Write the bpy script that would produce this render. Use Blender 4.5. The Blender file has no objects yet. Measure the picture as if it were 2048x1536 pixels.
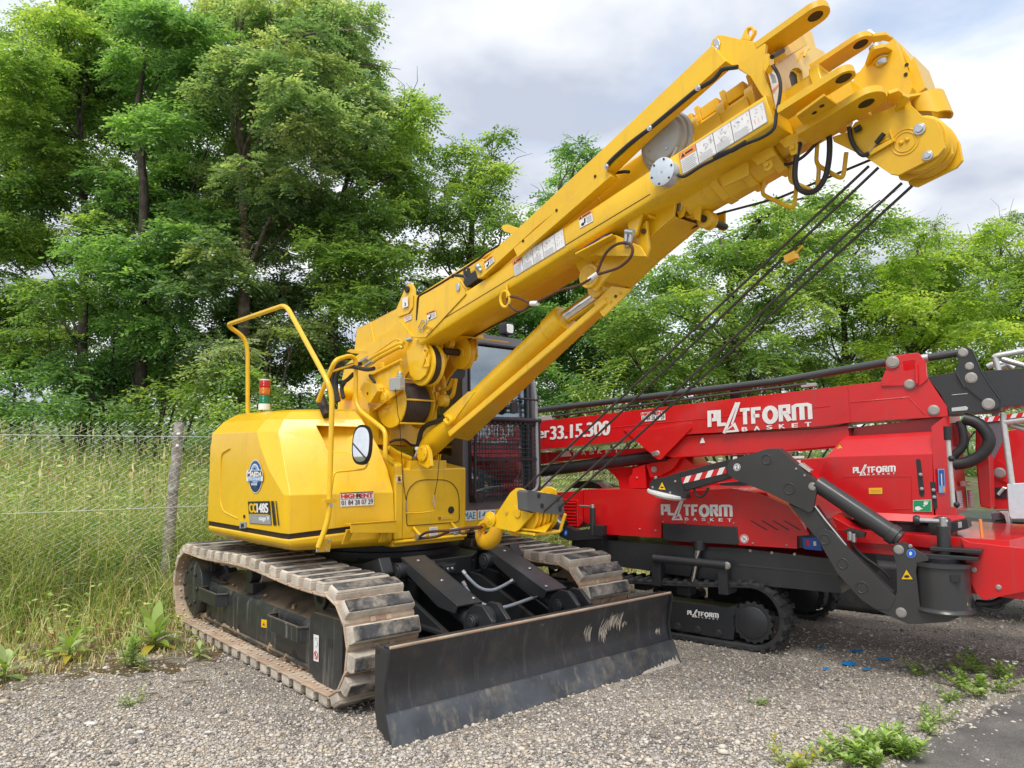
import bpy, bmesh, math, random
import numpy as np
from mathutils import Vector, Matrix
from mathutils.geometry import tessellate_polygon

R = math.radians
random.seed(7)
rng = np.random.default_rng(11)
SC = bpy.context.scene
COL = SC.collection

# ------------------------------------------------------------------ camera, sky, sun, exposure
FPX, CAMH = 1515.0, 1.58
PITCH = math.atan(132.0 / FPX)
cam_d = bpy.data.cameras.new("camera")
cam = bpy.data.objects.new("camera", cam_d)
COL.objects.link(cam)
cam.location = (0, 0, CAMH)
cam.rotation_euler = (R(90) + PITCH, 0, 0)
cam_d.sensor_width = 36.0
cam_d.lens = 36.0 * FPX / 2048.0
cam_d.clip_start = 0.05
cam_d.clip_end = 5000
SC.camera = cam

SUN_EL, SUN_AZ = 58.0, 200.0        # azimuth: degrees clockwise from +Y (200 = behind the camera, to its left)
w = bpy.data.worlds.new("World")
SC.world = w
w.use_nodes = True
nt = w.node_tree
nt.nodes.clear()
def N(tree, kind, **kw):
    n = tree.nodes.new(kind)
    for k, v in kw.items():
        setattr(n, k, v)
    return n
out = N(nt, "ShaderNodeOutputWorld")
bg = N(nt, "ShaderNodeBackground")
bg.inputs[1].default_value = 0.15
sky = N(nt, "ShaderNodeTexSky", sky_type='NISHITA')
sky.sun_disc = False
sky.sun_elevation = R(SUN_EL)
sky.sun_rotation = R(SUN_AZ)
sky.dust_density = 2.0
tc = N(nt, "ShaderNodeTexCoord")
sep = N(nt, "ShaderNodeSeparateXYZ")
nt.links.new(tc.outputs['Generated'], sep.inputs[0])
zz = N(nt, "ShaderNodeMath", operation='ADD'); zz.inputs[1].default_value = 0.22
zm = N(nt, "ShaderNodeMath", operation='MAXIMUM'); zm.inputs[1].default_value = 0.05
nt.links.new(sep.outputs[2], zm.inputs[0]); nt.links.new(zm.outputs[0], zz.inputs[0])
comb = N(nt, "ShaderNodeCombineXYZ")
for i in (0, 1):
    dv = N(nt, "ShaderNodeMath", operation='DIVIDE')
    nt.links.new(sep.outputs[i], dv.inputs[0]); nt.links.new(zz.outputs[0], dv.inputs[1])
    nt.links.new(dv.outputs[0], comb.inputs[i])
n1 = N(nt, "ShaderNodeTexNoise"); n1.inputs['Scale'].default_value = 1.5; n1.inputs['Detail'].default_value = 7; n1.inputs['Roughness'].default_value = 0.55
n1.inputs['Distortion'].default_value = 0.4
n2 = N(nt, "ShaderNodeTexNoise"); n2.inputs['Scale'].default_value = 1.5; n2.inputs['Detail'].default_value = 5
mp = N(nt, "ShaderNodeMapping"); mp.inputs['Location'].default_value = (3.1, 1.7, 0)
nt.links.new(comb.outputs[0], n1.inputs['Vector'])
nt.links.new(comb.outputs[0], mp.inputs['Vector']); nt.links.new(mp.outputs[0], n2.inputs['Vector'])
r1 = N(nt, "ShaderNodeValToRGB")
r1.color_ramp.elements[0].position = 0.22; r1.color_ramp.elements[1].position = 0.47
nt.links.new(n1.outputs['Fac'], r1.inputs['Fac'])
r2 = N(nt, "ShaderNodeValToRGB")
r2.color_ramp.elements[0].position = 0.39; r2.color_ramp.elements[0].color = (2.45, 2.68, 3.2, 1)
r2.color_ramp.elements[1].position = 0.59; r2.color_ramp.elements[1].color = (4.7, 4.8, 4.95, 1)
nt.links.new(n2.outputs['Fac'], r2.inputs['Fac'])
mx = N(nt, "ShaderNodeMix", data_type='RGBA')
nt.links.new(r1.outputs[0], mx.inputs[0])
sk = N(nt, "ShaderNodeMix", data_type='RGBA', blend_type='MULTIPLY'); sk.inputs[0].default_value = 1
nt.links.new(sky.outputs[0], sk.inputs[6]); sk.inputs[7].default_value = (1.25, 1.22, 1.15, 1)
nt.links.new(sk.outputs[2], mx.inputs[6]); nt.links.new(r2.outputs[0], mx.inputs[7])
nt.links.new(mx.outputs[2], bg.inputs[0]); nt.links.new(bg.outputs[0], out.inputs[0])

sun_d = bpy.data.lights.new("sun", 'SUN')
sun_d.energy = 1.9
sun_d.angle = R(26)
sun_d.color = (1.0, 0.95, 0.87)
sun = bpy.data.objects.new("sun", sun_d)
COL.objects.link(sun)
_a = R(SUN_AZ)
_d = Vector((math.sin(_a) * math.cos(R(SUN_EL)), math.cos(_a) * math.cos(R(SUN_EL)), math.sin(R(SUN_EL))))
sun.rotation_euler = _d.to_track_quat('Z', 'Y').to_euler()
sun.location = _d * 30

vs = SC.view_settings
vs.view_transform = 'Standard'
vs.look = 'None'
vs.gamma = 1.0
vs.exposure = 0.7

# ------------------------------------------------------------------ frames: real planes of the machines
class G:
    """A right frame with three axes; P() finds the point of a plane of it that the photograph shows at a pixel."""
    def __init__(s, o, X, Y, Z):
        s.o = Vector(o); s.a = [Vector(X), Vector(Y), Vector(Z)]
    def w(s, x, y, z):
        return s.o + x * s.a[0] + y * s.a[1] + z * s.a[2]
    def loc(s, p):
        d = Vector(p) - s.o
        return [d.dot(q) for q in s.a]
    def P(s, uv, ax, val):
        x = (uv[0] - 1024) / FPX; y = -(uv[1] - 768) / FPX
        cp, sp = math.cos(PITCH), math.sin(PITCH)
        r = Vector((x, cp - y * sp, sp + y * cp)); c = Vector((0, 0, CAMH))
        n = s.a[ax]
        return c + r * ((val - (c - s.o).dot(n)) / r.dot(n))
    def L(s, uv, ax, val):
        return s.loc(s.P(uv, ax, val))
def yawed(o, az):
    return G(o, (math.cos(az), math.sin(az), 0), (math.sin(az), -math.cos(az), 0), (0, 0, 1))
WG = G((0, 0, 0), (1, 0, 0), (0, 1, 0), (0, 0, 1))
HG = yawed((-1.072, 6.600, 0), R(-46.5))      # upper structure: forward, right, up
UG = yawed((-1.072, 6.600, 0), R(-49.2))      # undercarriage
RG = yawed((1.996, 6.020, 0), R(-37))         # red lift; its right-hand track face is y = 0
_e = R(15.5)
BG = G(HG.w(0.8, 0, 2.5), math.cos(_e) * HG.a[0] + math.sin(_e) * HG.a[2], HG.a[1], -math.sin(_e) * HG.a[0] + math.cos(_e) * HG.a[2])
def zoomed(x0, y0, k):
    return lambda *p: [(x0 + a / k, y0 + b / k) for a, b in p]

# ------------------------------------------------------------------ materials
def base_mat(name):
    m = bpy.data.materials.new(name); m.use_nodes = True
    t = m.node_tree
    return m, t, t.nodes['Principled BSDF']
def ramp(t, stops):
    r = N(t, "ShaderNodeValToRGB")
    e = r.color_ramp.elements
    while len(e) < len(stops):
        e.new(0.5)
    for i, (p, c) in enumerate(stops):
        e[i].position = p; e[i].color = (c[0], c[1], c[2], 1)
    return r
WORLDTEX = [False]
def noise(t, scale, detail=4, rough=0.5, vec=None, stretch=None):
    n = N(t, "ShaderNodeTexNoise"); n.inputs['Scale'].default_value = scale; n.inputs['Detail'].default_value = detail; n.inputs['Roughness'].default_value = rough
    c = N(t, "ShaderNodeTexCoord"); src = c.outputs['Object']
    if WORLDTEX[0]: src = N(t, "ShaderNodeNewGeometry").outputs['Position']
    if stretch:
        mpn = N(t, "ShaderNodeMapping"); mpn.inputs['Scale'].default_value = stretch
        t.links.new(src, mpn.inputs['Vector']); src = mpn.outputs[0]
    t.links.new(src, n.inputs['Vector'])
    return n
def mixc(t, fac, a, b, blend='MIX'):
    m = N(t, "ShaderNodeMix", data_type='RGBA', blend_type=blend)
    for sock, v in ((0, fac), (6, a), (7, b)):
        if hasattr(v, 'is_output'):
            t.links.new(v, m.inputs[sock])
        elif sock == 0:
            m.inputs[0].default_value = v
        else:
            m.inputs[sock].default_value = (v[0], v[1], v[2], 1)
    return m.outputs[2]
def bump(t, b, h, strength, dist=0.01):
    n = N(t, "ShaderNodeBump"); n.inputs['Strength'].default_value = strength; n.inputs['Distance'].default_value = dist
    t.links.new(h, n.inputs['Height']); t.links.new(n.outputs[0], b.inputs['Normal'])
def paint(name, col, rough=0.3, coat=0.4, dirt=None, dirt_amt=0.5, var=0.06, metallic=0.0, scale=3.0, bumps=0.0, streak=None, low=None, dthr=0.5):
    """Painted or plain surface: slight colour drift, blotchy roughness, optional dirt patches, drips and dust on upward faces."""
    m, t, b = base_mat(name)
    n = noise(t, scale, 6)
    dark = [c * (1 - var) for c in col]; lite = [min(1, c * (1 + var)) for c in col]
    r = ramp(t, [(0.35, dark), (0.65, lite)])
    t.links.new(n.outputs['Fac'], r.inputs['Fac'])
    c = r.outputs[0]
    if dirt:
        nd = noise(t, 7.0, 8, 0.65)
        rd = ramp(t, [(dthr, (0, 0, 0)), (dthr + 0.28, (dirt_amt,) * 3)])
        t.links.new(nd.outputs['Fac'], rd.inputs['Fac'])
        c = mixc(t, rd.outputs[0], c, dirt)
    if streak:
        ns = noise(t, 6.0, 4, 0.6, stretch=(3.2, 3.2, 0.22))
        rs = ramp(t, [(0.56, (0, 0, 0)), (0.72, (0.55,) * 3)])
        t.links.new(ns.outputs['Fac'], rs.inputs['Fac'])
        c = mixc(t, rs.outputs[0], c, streak)
    if low:                                    # dust settled on upward faces
        g = N(t, "ShaderNodeNewGeometry"); s = N(t, "ShaderNodeSeparateXYZ"); t.links.new(g.outputs['Normal'], s.inputs[0])
        nn = noise(t, 5.0, 5); ad = N(t, "ShaderNodeMath", operation='MULTIPLY'); t.links.new(s.outputs[2], ad.inputs[0]); t.links.new(nn.outputs['Fac'], ad.inputs[1])
        rl = ramp(t, [(0.28, (0, 0, 0)), (0.5, (0.8,) * 3)])
        t.links.new(ad.outputs[0], rl.inputs['Fac'])
        c = mixc(t, rl.outputs[0], c, low)
    t.links.new(c, b.inputs['Base Color'])
    rr = N(t, "ShaderNodeMapRange"); rr.inputs['To Min'].default_value = max(0.03, rough - 0.08); rr.inputs['To Max'].default_value = min(1, rough + 0.1)
    n3 = noise(t, 9.0, 5); t.links.new(n3.outputs['Fac'], rr.inputs['Value']); t.links.new(rr.outputs[0], b.inputs['Roughness'])
    b.inputs['Coat Weight'].default_value = coat; b.inputs['Coat Roughness'].default_value = 0.08
    b.inputs['Metallic'].default_value = metallic
    if bumps:
        nb = noise(t, 40.0, 6, 0.6); bump(t, b, nb.outputs['Fac'], bumps, 0.01)
    return m
def flat(name, col, rough=0.5, metallic=0.0):
    m, t, b = base_mat(name)
    n = noise(t, 30, 3); r = ramp(t, [(0.3, [c * 0.94 for c in col]), (0.7, [min(1, c * 1.05) for c in col])])
    t.links.new(n.outputs['Fac'], r.inputs['Fac']); t.links.new(r.outputs[0], b.inputs['Base Color'])
    b.inputs['Roughness'].default_value = rough; b.inputs['Metallic'].default_value = metallic
    return m
def glass(name, tint=(0.75, 0.85, 0.85), alpha=0.55):
    m, t, b = base_mat(name)
    b.inputs['Base Color'].default_value = (0.02, 0.03, 0.035, 1); b.inputs['Roughness'].default_value = 0.03
    tr = N(t, "ShaderNodeBsdfTransparent"); tr.inputs[0].default_value = (*tint, 1)
    b.inputs['IOR'].default_value = 1.9
    mxs = N(t, "ShaderNodeMixShader"); mxs.inputs[0].default_value = alpha
    gl = N(t, "ShaderNodeBsdfGlossy"); gl.inputs['Roughness'].default_value = 0.02; gl.inputs[0].default_value = (0.8, 0.9, 1, 1)
    m2 = N(t, "ShaderNodeMixShader"); m2.inputs[0].default_value = 0.27
    o = t.nodes['Material Output']
    t.links.new(tr.outputs[0], mxs.inputs[1]); t.links.new(b.outputs[0], mxs.inputs[2])
    t.links.new(mxs.outputs[0], m2.inputs[1]); t.links.new(gl.outputs[0], m2.inputs[2]); t.links.new(m2.outputs[0], o.inputs[0])
    return m
def leafmat(name, col, trans=0.35):
    m, t, b = base_mat(name)
    g = N(t, "ShaderNodeNewGeometry")
    r = ramp(t, [(0.0, [c * 0.72 for c in col]), (1.0, [c * 1.3 for c in col])])
    t.links.new(g.outputs['Random Per Island'], r.inputs['Fac'])
    t.links.new(r.outputs[0], b.inputs['Base Color']); b.inputs['Roughness'].default_value = 0.45
    b.inputs['Specular IOR Level'].default_value = 0.35
    tl = N(t, "ShaderNodeBsdfTranslucent")
    hs = N(t, "ShaderNodeMix", data_type='RGBA', blend_type='MULTIPLY'); hs.inputs[0].default_value = 1; hs.inputs[7].default_value = (1.5, 1.6, 0.6, 1)
    t.links.new(r.outputs[0], hs.inputs[6]); t.links.new(hs.outputs[2], tl.inputs[0])
    mxs = N(t, "ShaderNodeMixShader"); mxs.inputs[0].default_value = trans
    o = t.nodes['Material Output']
    t.links.new(b.outputs[0], mxs.inputs[1]); t.links.new(tl.outputs[0], mxs.inputs[2]); t.links.new(mxs.outputs[0], o.inputs[0])
    return m

M = {}
M['yellow'] = paint("yellow_paint", (0.82, 0.495, 0.008), 0.36, 0.35, var=0.05, scale=1.6, dirt=(0.56, 0.34, 0.04), dirt_amt=0.4, streak=(0.62, 0.37, 0.03))
M['yellow_worn'] = paint("worn_yellow_paint", (0.74, 0.40, 0.01), 0.42, 0.2, dirt=(0.22, 0.09, 0.03), dirt_amt=0.7, var=0.06)
M['yellow_dull'] = paint("dull_yellow_paint", (0.75, 0.445, 0.012), 0.42, 0.15, dirt=(0.5, 0.22, 0.03), dirt_amt=0.4, var=0.05)
M['red'] = paint("red_paint", (0.60, 0.006, 0.010), 0.32, 0.4, var=0.06, scale=1.6, dirt=(0.36, 0.02, 0.02), dirt_amt=0.4, streak=(0.44, 0.03, 0.03))
M['black'] = paint("black_paint", (0.022, 0.024, 0.027), 0.42, 0.1, var=0.12)
M['blackdust'] = paint("dusty_black_paint", (0.024, 0.027, 0.030), 0.45, 0.05, var=0.15, streak=(0.25, 0.24, 0.22), low=(0.23, 0.17, 0.11), dirt=(0.1, 0.09, 0.075), dirt_amt=0.4)
M['dark'] = paint("dark_grey_paint", (0.028, 0.030, 0.034), 0.38, 0.15, var=0.1, dirt=(0.07, 0.066, 0.062), dirt_amt=0.25)
M['legdark'] = paint("charcoal_paint", (0.042, 0.043, 0.045), 0.34, 0.25, var=0.08)
M['bladeface'] = paint("scraped_black_steel", (0.026, 0.027, 0.031), 0.4, 0.1, var=0.2, dirt=(0.10, 0.075, 0.055), dirt_amt=0.5, streak=(0.085, 0.085, 0.09))
M['edge'] = paint("worn_cutting_edge", (0.075, 0.083, 0.095), 0.42, 0.0, metallic=0.3, var=0.25, dirt=(0.30, 0.25, 0.18), dirt_amt=0.6, streak=(0.3, 0.27, 0.22), scale=5)
WORLDTEX[0] = True
M['shoe'] = paint("dusty_rusty_steel", (0.44, 0.36, 0.27), 0.85, 0.0, var=0.25, dirt=(0.42, 0.24, 0.15), dirt_amt=0.95, scale=4, bumps=0.3, dthr=.42)
M['shoedust'] = paint("dried_mud_dust", (0.54, 0.48, 0.40), 0.95, 0.0, var=0.2, dirt=(0.22, 0.19, 0.15), dirt_amt=0.7, scale=9, bumps=0.6)
M['pad'] = paint("scuffed_rubber_pad", (0.055, 0.055, 0.058), 0.8, 0.0, var=0.45, dirt=(0.44, 0.39, 0.32), dirt_amt=1.0, scale=8, bumps=0.6, dthr=0.47)
WORLDTEX[0] = False
M['mud'] = paint("dried_mud", (0.30, 0.22, 0.14), 0.95, 0.0, var=0.3, scale=12, bumps=0.9)
M['rubber'] = paint("black_rubber", (0.028, 0.029, 0.032), 0.7, 0.0, var=0.25, dirt=(0.09, 0.085, 0.08), dirt_amt=0.5, bumps=0.3)
M['steel'] = flat("bright_steel", (0.55, 0.56, 0.58), 0.3, 0.9)
M['chrome'] = flat("chrome", (0.75, 0.75, 0.76), 0.12, 1.0)
M['zinc'] = flat("zinc_plate", (0.62, 0.68, 0.74), 0.45, 0.5)
M['grey'] = flat("grey_plastic", (0.36, 0.37, 0.37), 0.5)
M['bgrey'] = paint("grey_rubber_buffer", (0.095, 0.10, 0.105), 0.6, 0.0, var=0.15)
M['rope'] = flat("oily_wire_rope", (0.055, 0.045, 0.04), 0.55, 0.3)
M['ropewound'] = flat("wound_wire_rope", (0.085, 0.065, 0.058), 0.5, 0.4)
M['rust'] = flat("rusty_wire", (0.10, 0.045, 0.025), 0.75, 0.2)
M['hose'] = flat("black_hose", (0.02, 0.02, 0.022), 0.5)
M['hosegrey'] = flat("grey_hose_sleeve", (0.26, 0.29, 0.33), 0.4)
M['white'] = flat("white_vinyl", (0.78, 0.78, 0.78), 0.4)
M['ink'] = flat("black_ink", (0.02, 0.02, 0.022), 0.5)
M['inkgrey'] = flat("grey_ink", (0.30, 0.31, 0.33), 0.5)
M['orange'] = flat("orange_vinyl", (0.80, 0.27, 0.06), 0.45)
M['redv'] = flat("red_vinyl", (0.62, 0.015, 0.02), 0.45)
M['blue'] = flat("blue_vinyl", (0.02, 0.10, 0.34), 0.4)
M['lblue'] = flat("light_blue_vinyl", (0.16, 0.40, 0.72), 0.4)
M['navy'] = flat("navy_vinyl", (0.012, 0.03, 0.10), 0.4)
M['teal'] = flat("teal_ink", (0.02, 0.24, 0.36), 0.4)
M['green'] = flat("green_vinyl", (0.01, 0.28, 0.10), 0.4)
M['yellowv'] = flat("yellow_vinyl", (0.82, 0.50, 0.01), 0.4)
M['seal'] = flat("brown_black_seal", (0.03, 0.015, 0.008), 0.6)
M['cab'] = paint("dark_grey_cab_paint", (0.13, 0.13, 0.15), 0.38, 0.3, var=0.06)
M['cabdark'] = flat("black_cab_trim", (0.022, 0.022, 0.026), 0.5)
M['glass'] = glass("cab_glass", (0.72, 0.82, 0.82), 0.25)
M['mirror'] = flat("mirror_glass", (0.85, 0.87, 0.88), 0.02, 1.0)
M['lens'] = flat("lamp_lens", (0.85, 0.85, 0.82), 0.12, 0.4)
M['lred'] = flat("red_lens", (0.50, 0.02, 0.015), 0.12)
M['lamber'] = flat("amber_lens", (0.62, 0.17, 0.01), 0.12)
M['lgreen'] = flat("green_lens", (0.005, 0.20, 0.10), 0.12)
M['silver'] = flat("silver_tube", (0.62, 0.62, 0.61), 0.32, 0.6)
M['bluebox'] = flat("blue_plastic", (0.01, 0.09, 0.40), 0.35)
M['strapblue'] = flat("blue_strap", (0.01, 0.10, 0.62), 0.5)

# ------------------------------------------------------------------ mesh building
_textcache = {}
def text_geo(s):
    if s in _textcache:
        return _textcache[s]
    cu = bpy.data.curves.new("t", 'FONT'); cu.body = s; cu.size = 1.0; cu.resolution_u = 4
    ob = bpy.data.objects.new("t", cu); COL.objects.link(ob)
    me = bpy.data.meshes.new_from_object(ob.evaluated_get(bpy.context.evaluated_depsgraph_get()))
    v = [(p.co.x, p.co.y) for p in me.vertices]; f = [tuple(p.vertices) for p in me.polygons]
    bpy.data.objects.remove(ob); bpy.data.curves.remove(cu); bpy.data.meshes.remove(me)
    x0 = min(p[0] for p in v); x1 = max(p[0] for p in v); y0 = min(p[1] for p in v); y1 = max(p[1] for p in v)
    v = [((a - x0) / (x1 - x0), (b - y0) / (y1 - y0)) for a, b in v]
    _textcache[s] = (v, f)
    return v, f
def basis(d):
    d = d.normalized()
    a = Vector((0, 0, 1)) if abs(d.z) < 0.9 else Vector((1, 0, 0))
    x = d.cross(a).normalized()
    return x, d.cross(x).normalized()
class MB:
    def __init__(s):
        s.v = []; s.f = []; s.m = []; s.mats = []
    def mi(s, m):
        if isinstance(m, str): m = M[m]
        if m not in s.mats: s.mats.append(m)
        return s.mats.index(m)
    def add(s, vs_, fs, m):
        o = len(s.v); k = s.mi(m)
        s.v += [Vector(p) for p in vs_]
        for f in fs:
            s.f.append(tuple(i + o for i in f)); s.m.append(k)
        return s
    def hexa(s, p, m):
        return s.add(p, [(0, 1, 2, 3), (4, 7, 6, 5), (0, 4, 5, 1), (1, 5, 6, 2), (2, 6, 7, 3), (3, 7, 4, 0)], m)
    def box(s, fr, a, b, c, m):
        return s.hexa([fr.w(a[i], b[j], c[k]) for k in (0, 1) for i, j in ((0, 0), (1, 0), (1, 1), (0, 1))], m)
    def prism(s, pts, vec, m, holes=()):
        """Flat outline (with holes) given a thickness."""
        pts = [Vector(p) for p in pts]; vec = Vector(vec); holes = [[Vector(p) for p in h] for h in holes]
        loops = [pts] + holes; allp = [p for l in loops for p in l]; n = len(allp)
        if holes:
            tri = [tuple(t) for t in tessellate_polygon(loops)]
            caps = tri + [tuple(i + n for i in reversed(t)) for t in tri]
        else:
            caps = [tuple(range(n)), tuple(range(2 * n - 1, n - 1, -1))]
        fs = list(caps); o = 0
        for l in loops:
            k = len(l)
            for i in range(k):
                a, b = o + i, o + (i + 1) % k
                fs.append((a, b, b + n, a + n))
            o += k
        return s.add(allp + [p + vec for p in allp], fs, m)
    def cyl(s, p0, p1, r0, m, n=20, r1=None, cap=True):
        p0, p1 = Vector(p0), Vector(p1); r1 = r0 if r1 is None else r1
        x, y = basis(p1 - p0)
        ring = lambda p, r: [p + r * (math.cos(2 * math.pi * i / n) * x + math.sin(2 * math.pi * i / n) * y) for i in range(n)]
        fs = [(i, (i + 1) % n, n + (i + 1) % n, n + i) for i in range(n)]
        if cap: fs += [tuple(range(n)), tuple(range(2 * n - 1, n - 1, -1))]
        return s.add(ring(p0, r0) + ring(p1, r1), fs, m)
    def lathe(s, p0, d, prof, m, n=28):
        """prof: (distance along d, radius) pairs."""
        p0 = Vector(p0); d = Vector(d).normalized(); x, y = basis(d); vs_ = []
        for t, r in prof:
            vs_ += [p0 + d * t + max(r, 1e-4) * (math.cos(2 * math.pi * i / n) * x + math.sin(2 * math.pi * i / n) * y) for i in range(n)]
        fs = []
        for k in range(len(prof) - 1):
            fs += [(k * n + i, k * n + (i + 1) % n, (k + 1) * n + (i + 1) % n, (k + 1) * n + i) for i in range(n)]
        fs += [tuple(range(n)), tuple(range(len(prof) * n - 1, (len(prof) - 1) * n - 1, -1))]
        return s.add(vs_, fs, m)
    def tube(s, pts, r, m, n=10, fillet=0.0, closed=False, flatten=1.0, taper=None):
        pts = [Vector(p) for p in pts]
        if fillet:
            q = [pts[0]] if not closed else []
            rng_ = range(1, len(pts) - 1) if not closed else range(len(pts))
            for i in rng_:
                a, b, c = pts[i - 1], pts[i], pts[(i + 1) % len(pts)]
                d0 = min(fillet, (a - b).length * 0.48); d1 = min(fillet, (c - b).length * 0.48)
                s0 = b + (a - b).normalized() * d0; s1 = b + (c - b).normalized() * d1
                for k in range(6):
                    t = k / 5
                    q.append((1 - t) ** 2 * s0 + 2 * t * (1 - t) * b + t * t * s1)
            if not closed: q.append(pts[-1])
            pts = q
        vs_ = []; k = len(pts); prev = None
        for i, p in enumerate(pts):
            if closed: d = pts[(i + 1) % k] - pts[i - 1]
            else: d = pts[min(i + 1, k - 1)] - pts[max(i - 1, 0)]
            d.normalize()
            if prev is None: x, y = basis(d)
            else:
                x = prev - d * prev.dot(d); x.normalize(); y = d.cross(x)
            prev = x
            rr = r if taper is None else r * (1 + (taper - 1) * i / max(1, k - 1))
            vs_ += [p + rr * (math.cos(2 * math.pi * j / n) * x + flatten * math.sin(2 * math.pi * j / n) * y) for j in range(n)]
        fs = []
        for i in range(k if closed else k - 1):
            b = ((i + 1) % k) * n; a = i * n
            fs += [(a + j, a + (j + 1) % n, b + (j + 1) % n, b + j) for j in range(n)]
        if not closed: fs += [tuple(range(n)), tuple(range(k * n - 1, (k - 1) * n - 1, -1))]
        return s.add(vs_, fs, m)
    def loft(s, rings, m, cap=True):
        n = len(rings[0]); vs_ = [p for r in rings for p in r]; fs = []
        for k in range(len(rings) - 1):
            fs += [(k * n + i, k * n + (i + 1) % n, (k + 1) * n + (i + 1) % n, (k + 1) * n + i) for i in range(n)]
        if cap: fs += [tuple(range(n)), tuple(range(len(rings) * n - 1, (len(rings) - 1) * n - 1, -1))]
        return s.add(vs_, fs, m)
    def ball(s, c, r, m, n=8, jit=0.0, sq=(1, 1, 1)):
        c = Vector(c); vs_ = []; fs = []
        for i in range(1, n):
            for j in range(2 * n):
                a, b = math.pi * i / n, math.pi * j / n
                k = 1 + random.uniform(-jit, jit)
                vs_.append(c + r * k * Vector((sq[0] * math.sin(a) * math.cos(b), sq[1] * math.sin(a) * math.sin(b), sq[2] * math.cos(a))))
        k = 2 * n
        for i in range(n - 2):
            fs += [(i * k + j, i * k + (j + 1) % k, (i + 1) * k + (j + 1) % k, (i + 1) * k + j) for j in range(k)]
        fs += [tuple(range(k)), tuple(range((n - 1) * k - 1, (n - 2) * k - 1, -1))]
        return s.add(vs_, fs, m)
    def bolt(s, p, d, r, m='steel', h=None):
        d = Vector(d).normalized()
        return s.cyl(Vector(p), Vector(p) + d * (h or r * 0.8), r, m, 8)
    def build(s, name, parent=None, bevel=0.0, smooth=35, inv=None, segs=2):
        inv = inv if inv is not None else (ROOTINV.get(root_of(parent).name) if parent else None)
        vs_ = [inv @ p for p in s.v] if inv is not None else s.v
        me = bpy.data.meshes.new(name)
        me.from_pydata([tuple(p) for p in vs_], [], s.f)
        for m in s.mats: me.materials.append(m)
        me.polygons.foreach_set('material_index', s.m)
        bm = bmesh.new(); bm.from_mesh(me)
        bmesh.ops.recalc_face_normals(bm, faces=bm.faces); bm.to_mesh(me); bm.free()
        if smooth:
            me.polygons.foreach_set('use_smooth', [True] * len(me.polygons))
            me.set_sharp_from_angle(angle=R(smooth))
        me.update()
        o = bpy.data.objects.new(name, me); COL.objects.link(o)
        if parent: o.parent = parent
        if bevel:
            b = o.modifiers.new("bevel", 'BEVEL'); b.width = bevel; b.segments = segs; b.limit_method = 'ANGLE'; b.angle_limit = R(40); b.harden_normals = True
        return o
ROOTINV = {}
def root_of(o):
    while o.parent: o = o.parent
    return o
def tag(o, label=None, cat=None, group=None, kind=None):
    for k, v in (('label', label), ('category', cat), ('group', group), ('kind', kind)):
        if v: o[k] = v
    return o
def thing(name, loc, rz, label, cat, group=None):
    o = bpy.data.objects.new(name, None); COL.objects.link(o)
    o.location = loc; o.rotation_euler = (0, 0, rz); o.empty_display_size = 0.2
    ROOTINV[o.name] = (Matrix.Translation(Vector(loc)) @ Matrix.Rotation(rz, 4, 'Z')).inverted()
    return tag(o, label, cat, group)
class Dec:
    """A sticker or lettering laid on a flat face: four corners (tl, tr, br, bl) in space, content in unit coordinates (x right, y up)."""
    def __init__(s, tl, tr, br, bl, lift=0.003):
        s.c = [Vector(p) for p in (tl, tr, br, bl)]
        n = (s.c[1] - s.c[0]).cross(s.c[3] - s.c[0]).normalized()
        if n.dot(Vector((0, 0, CAMH)) - s.c[0]) < 0: n = -n
        s.n = n; s.lift = lift; s.mb = MB()
    def at(s, x, y, k=0):
        a = s.c[3].lerp(s.c[2], x); b = s.c[0].lerp(s.c[1], x)
        return a.lerp(b, y) + s.n * (s.lift + 0.0012 * k)
    def poly(s, pts, m, k=1):
        s.mb.add([s.at(x, y, k) for x, y in pts], [tuple(range(len(pts)))], m); return s
    def rect(s, x0, y0, x1, y1, m, k=1):
        return s.poly([(x0, y0), (x1, y0), (x1, y1), (x0, y1)], m, k)
    def board(s, m, k=0):
        return s.rect(0, 0, 1, 1, m, k)
    def text(s, t, x0, y0, x1, y1, m, k=1, bold=0.0, slant=0.0):
        v, f = text_geo(t)
        offs = [(0, 0)] if not bold else [(-bold, 0), (bold, 0), (0, bold), (0, -bold)]
        for i, (ox, oy) in enumerate(offs):
            s.mb.add([s.at(x0 + (x1 - x0) * (a + slant * (b - 0.5)) + ox, y0 + (y1 - y0) * b + oy, k + 0.15 * i) for a, b in v], f, m)
        return s
    def ell(s, cx, cy, rx, ry, m, k=1, n=40, a0=0, a1=360):
        pts = [(cx + rx * math.cos(R(a0 + (a1 - a0) * i / n)), cy + ry * math.sin(R(a0 + (a1 - a0) * i / n))) for i in range(n + (a1 - a0 != 360))]
        return s.poly(pts, m, k)
    def stroke(s, pts, w, m, k=1, asp=1.0):
        """Thick polyline with mitred corners; asp = width/height of the decal so that strokes keep an even weight."""
        p = [Vector((x * asp, y)) for x, y in pts]; L_, R_ = [], []
        for i in range(len(p)):
            d0 = (p[i] - p[i - 1]).normalized() if i else (p[1] - p[0]).normalized()
            d1 = (p[i + 1] - p[i]).normalized() if i < len(p) - 1 else d0
            n0 = Vector((-d0.y, d0.x)); n1_ = Vector((-d1.y, d1.x)); b = (n0 + n1_)
            b = b.normalized() if b.length > 1e-6 else n0
            q = b * (w / 2 / max(0.35, b.dot(n0)))
            L_.append(p[i] + q); R_.append(p[i] - q)
        pts2 = [(q.x / asp, q.y) for q in L_ + R_]; n = len(p)
        s.mb.add([s.at(x, y, k) for x, y in pts2], [(i, i + 1, n + i + 1, n + i) for i in range(n - 1)], m)
        return s
    def build(s, name, parent):
        return s.mb.build(name, parent, smooth=0)
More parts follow.
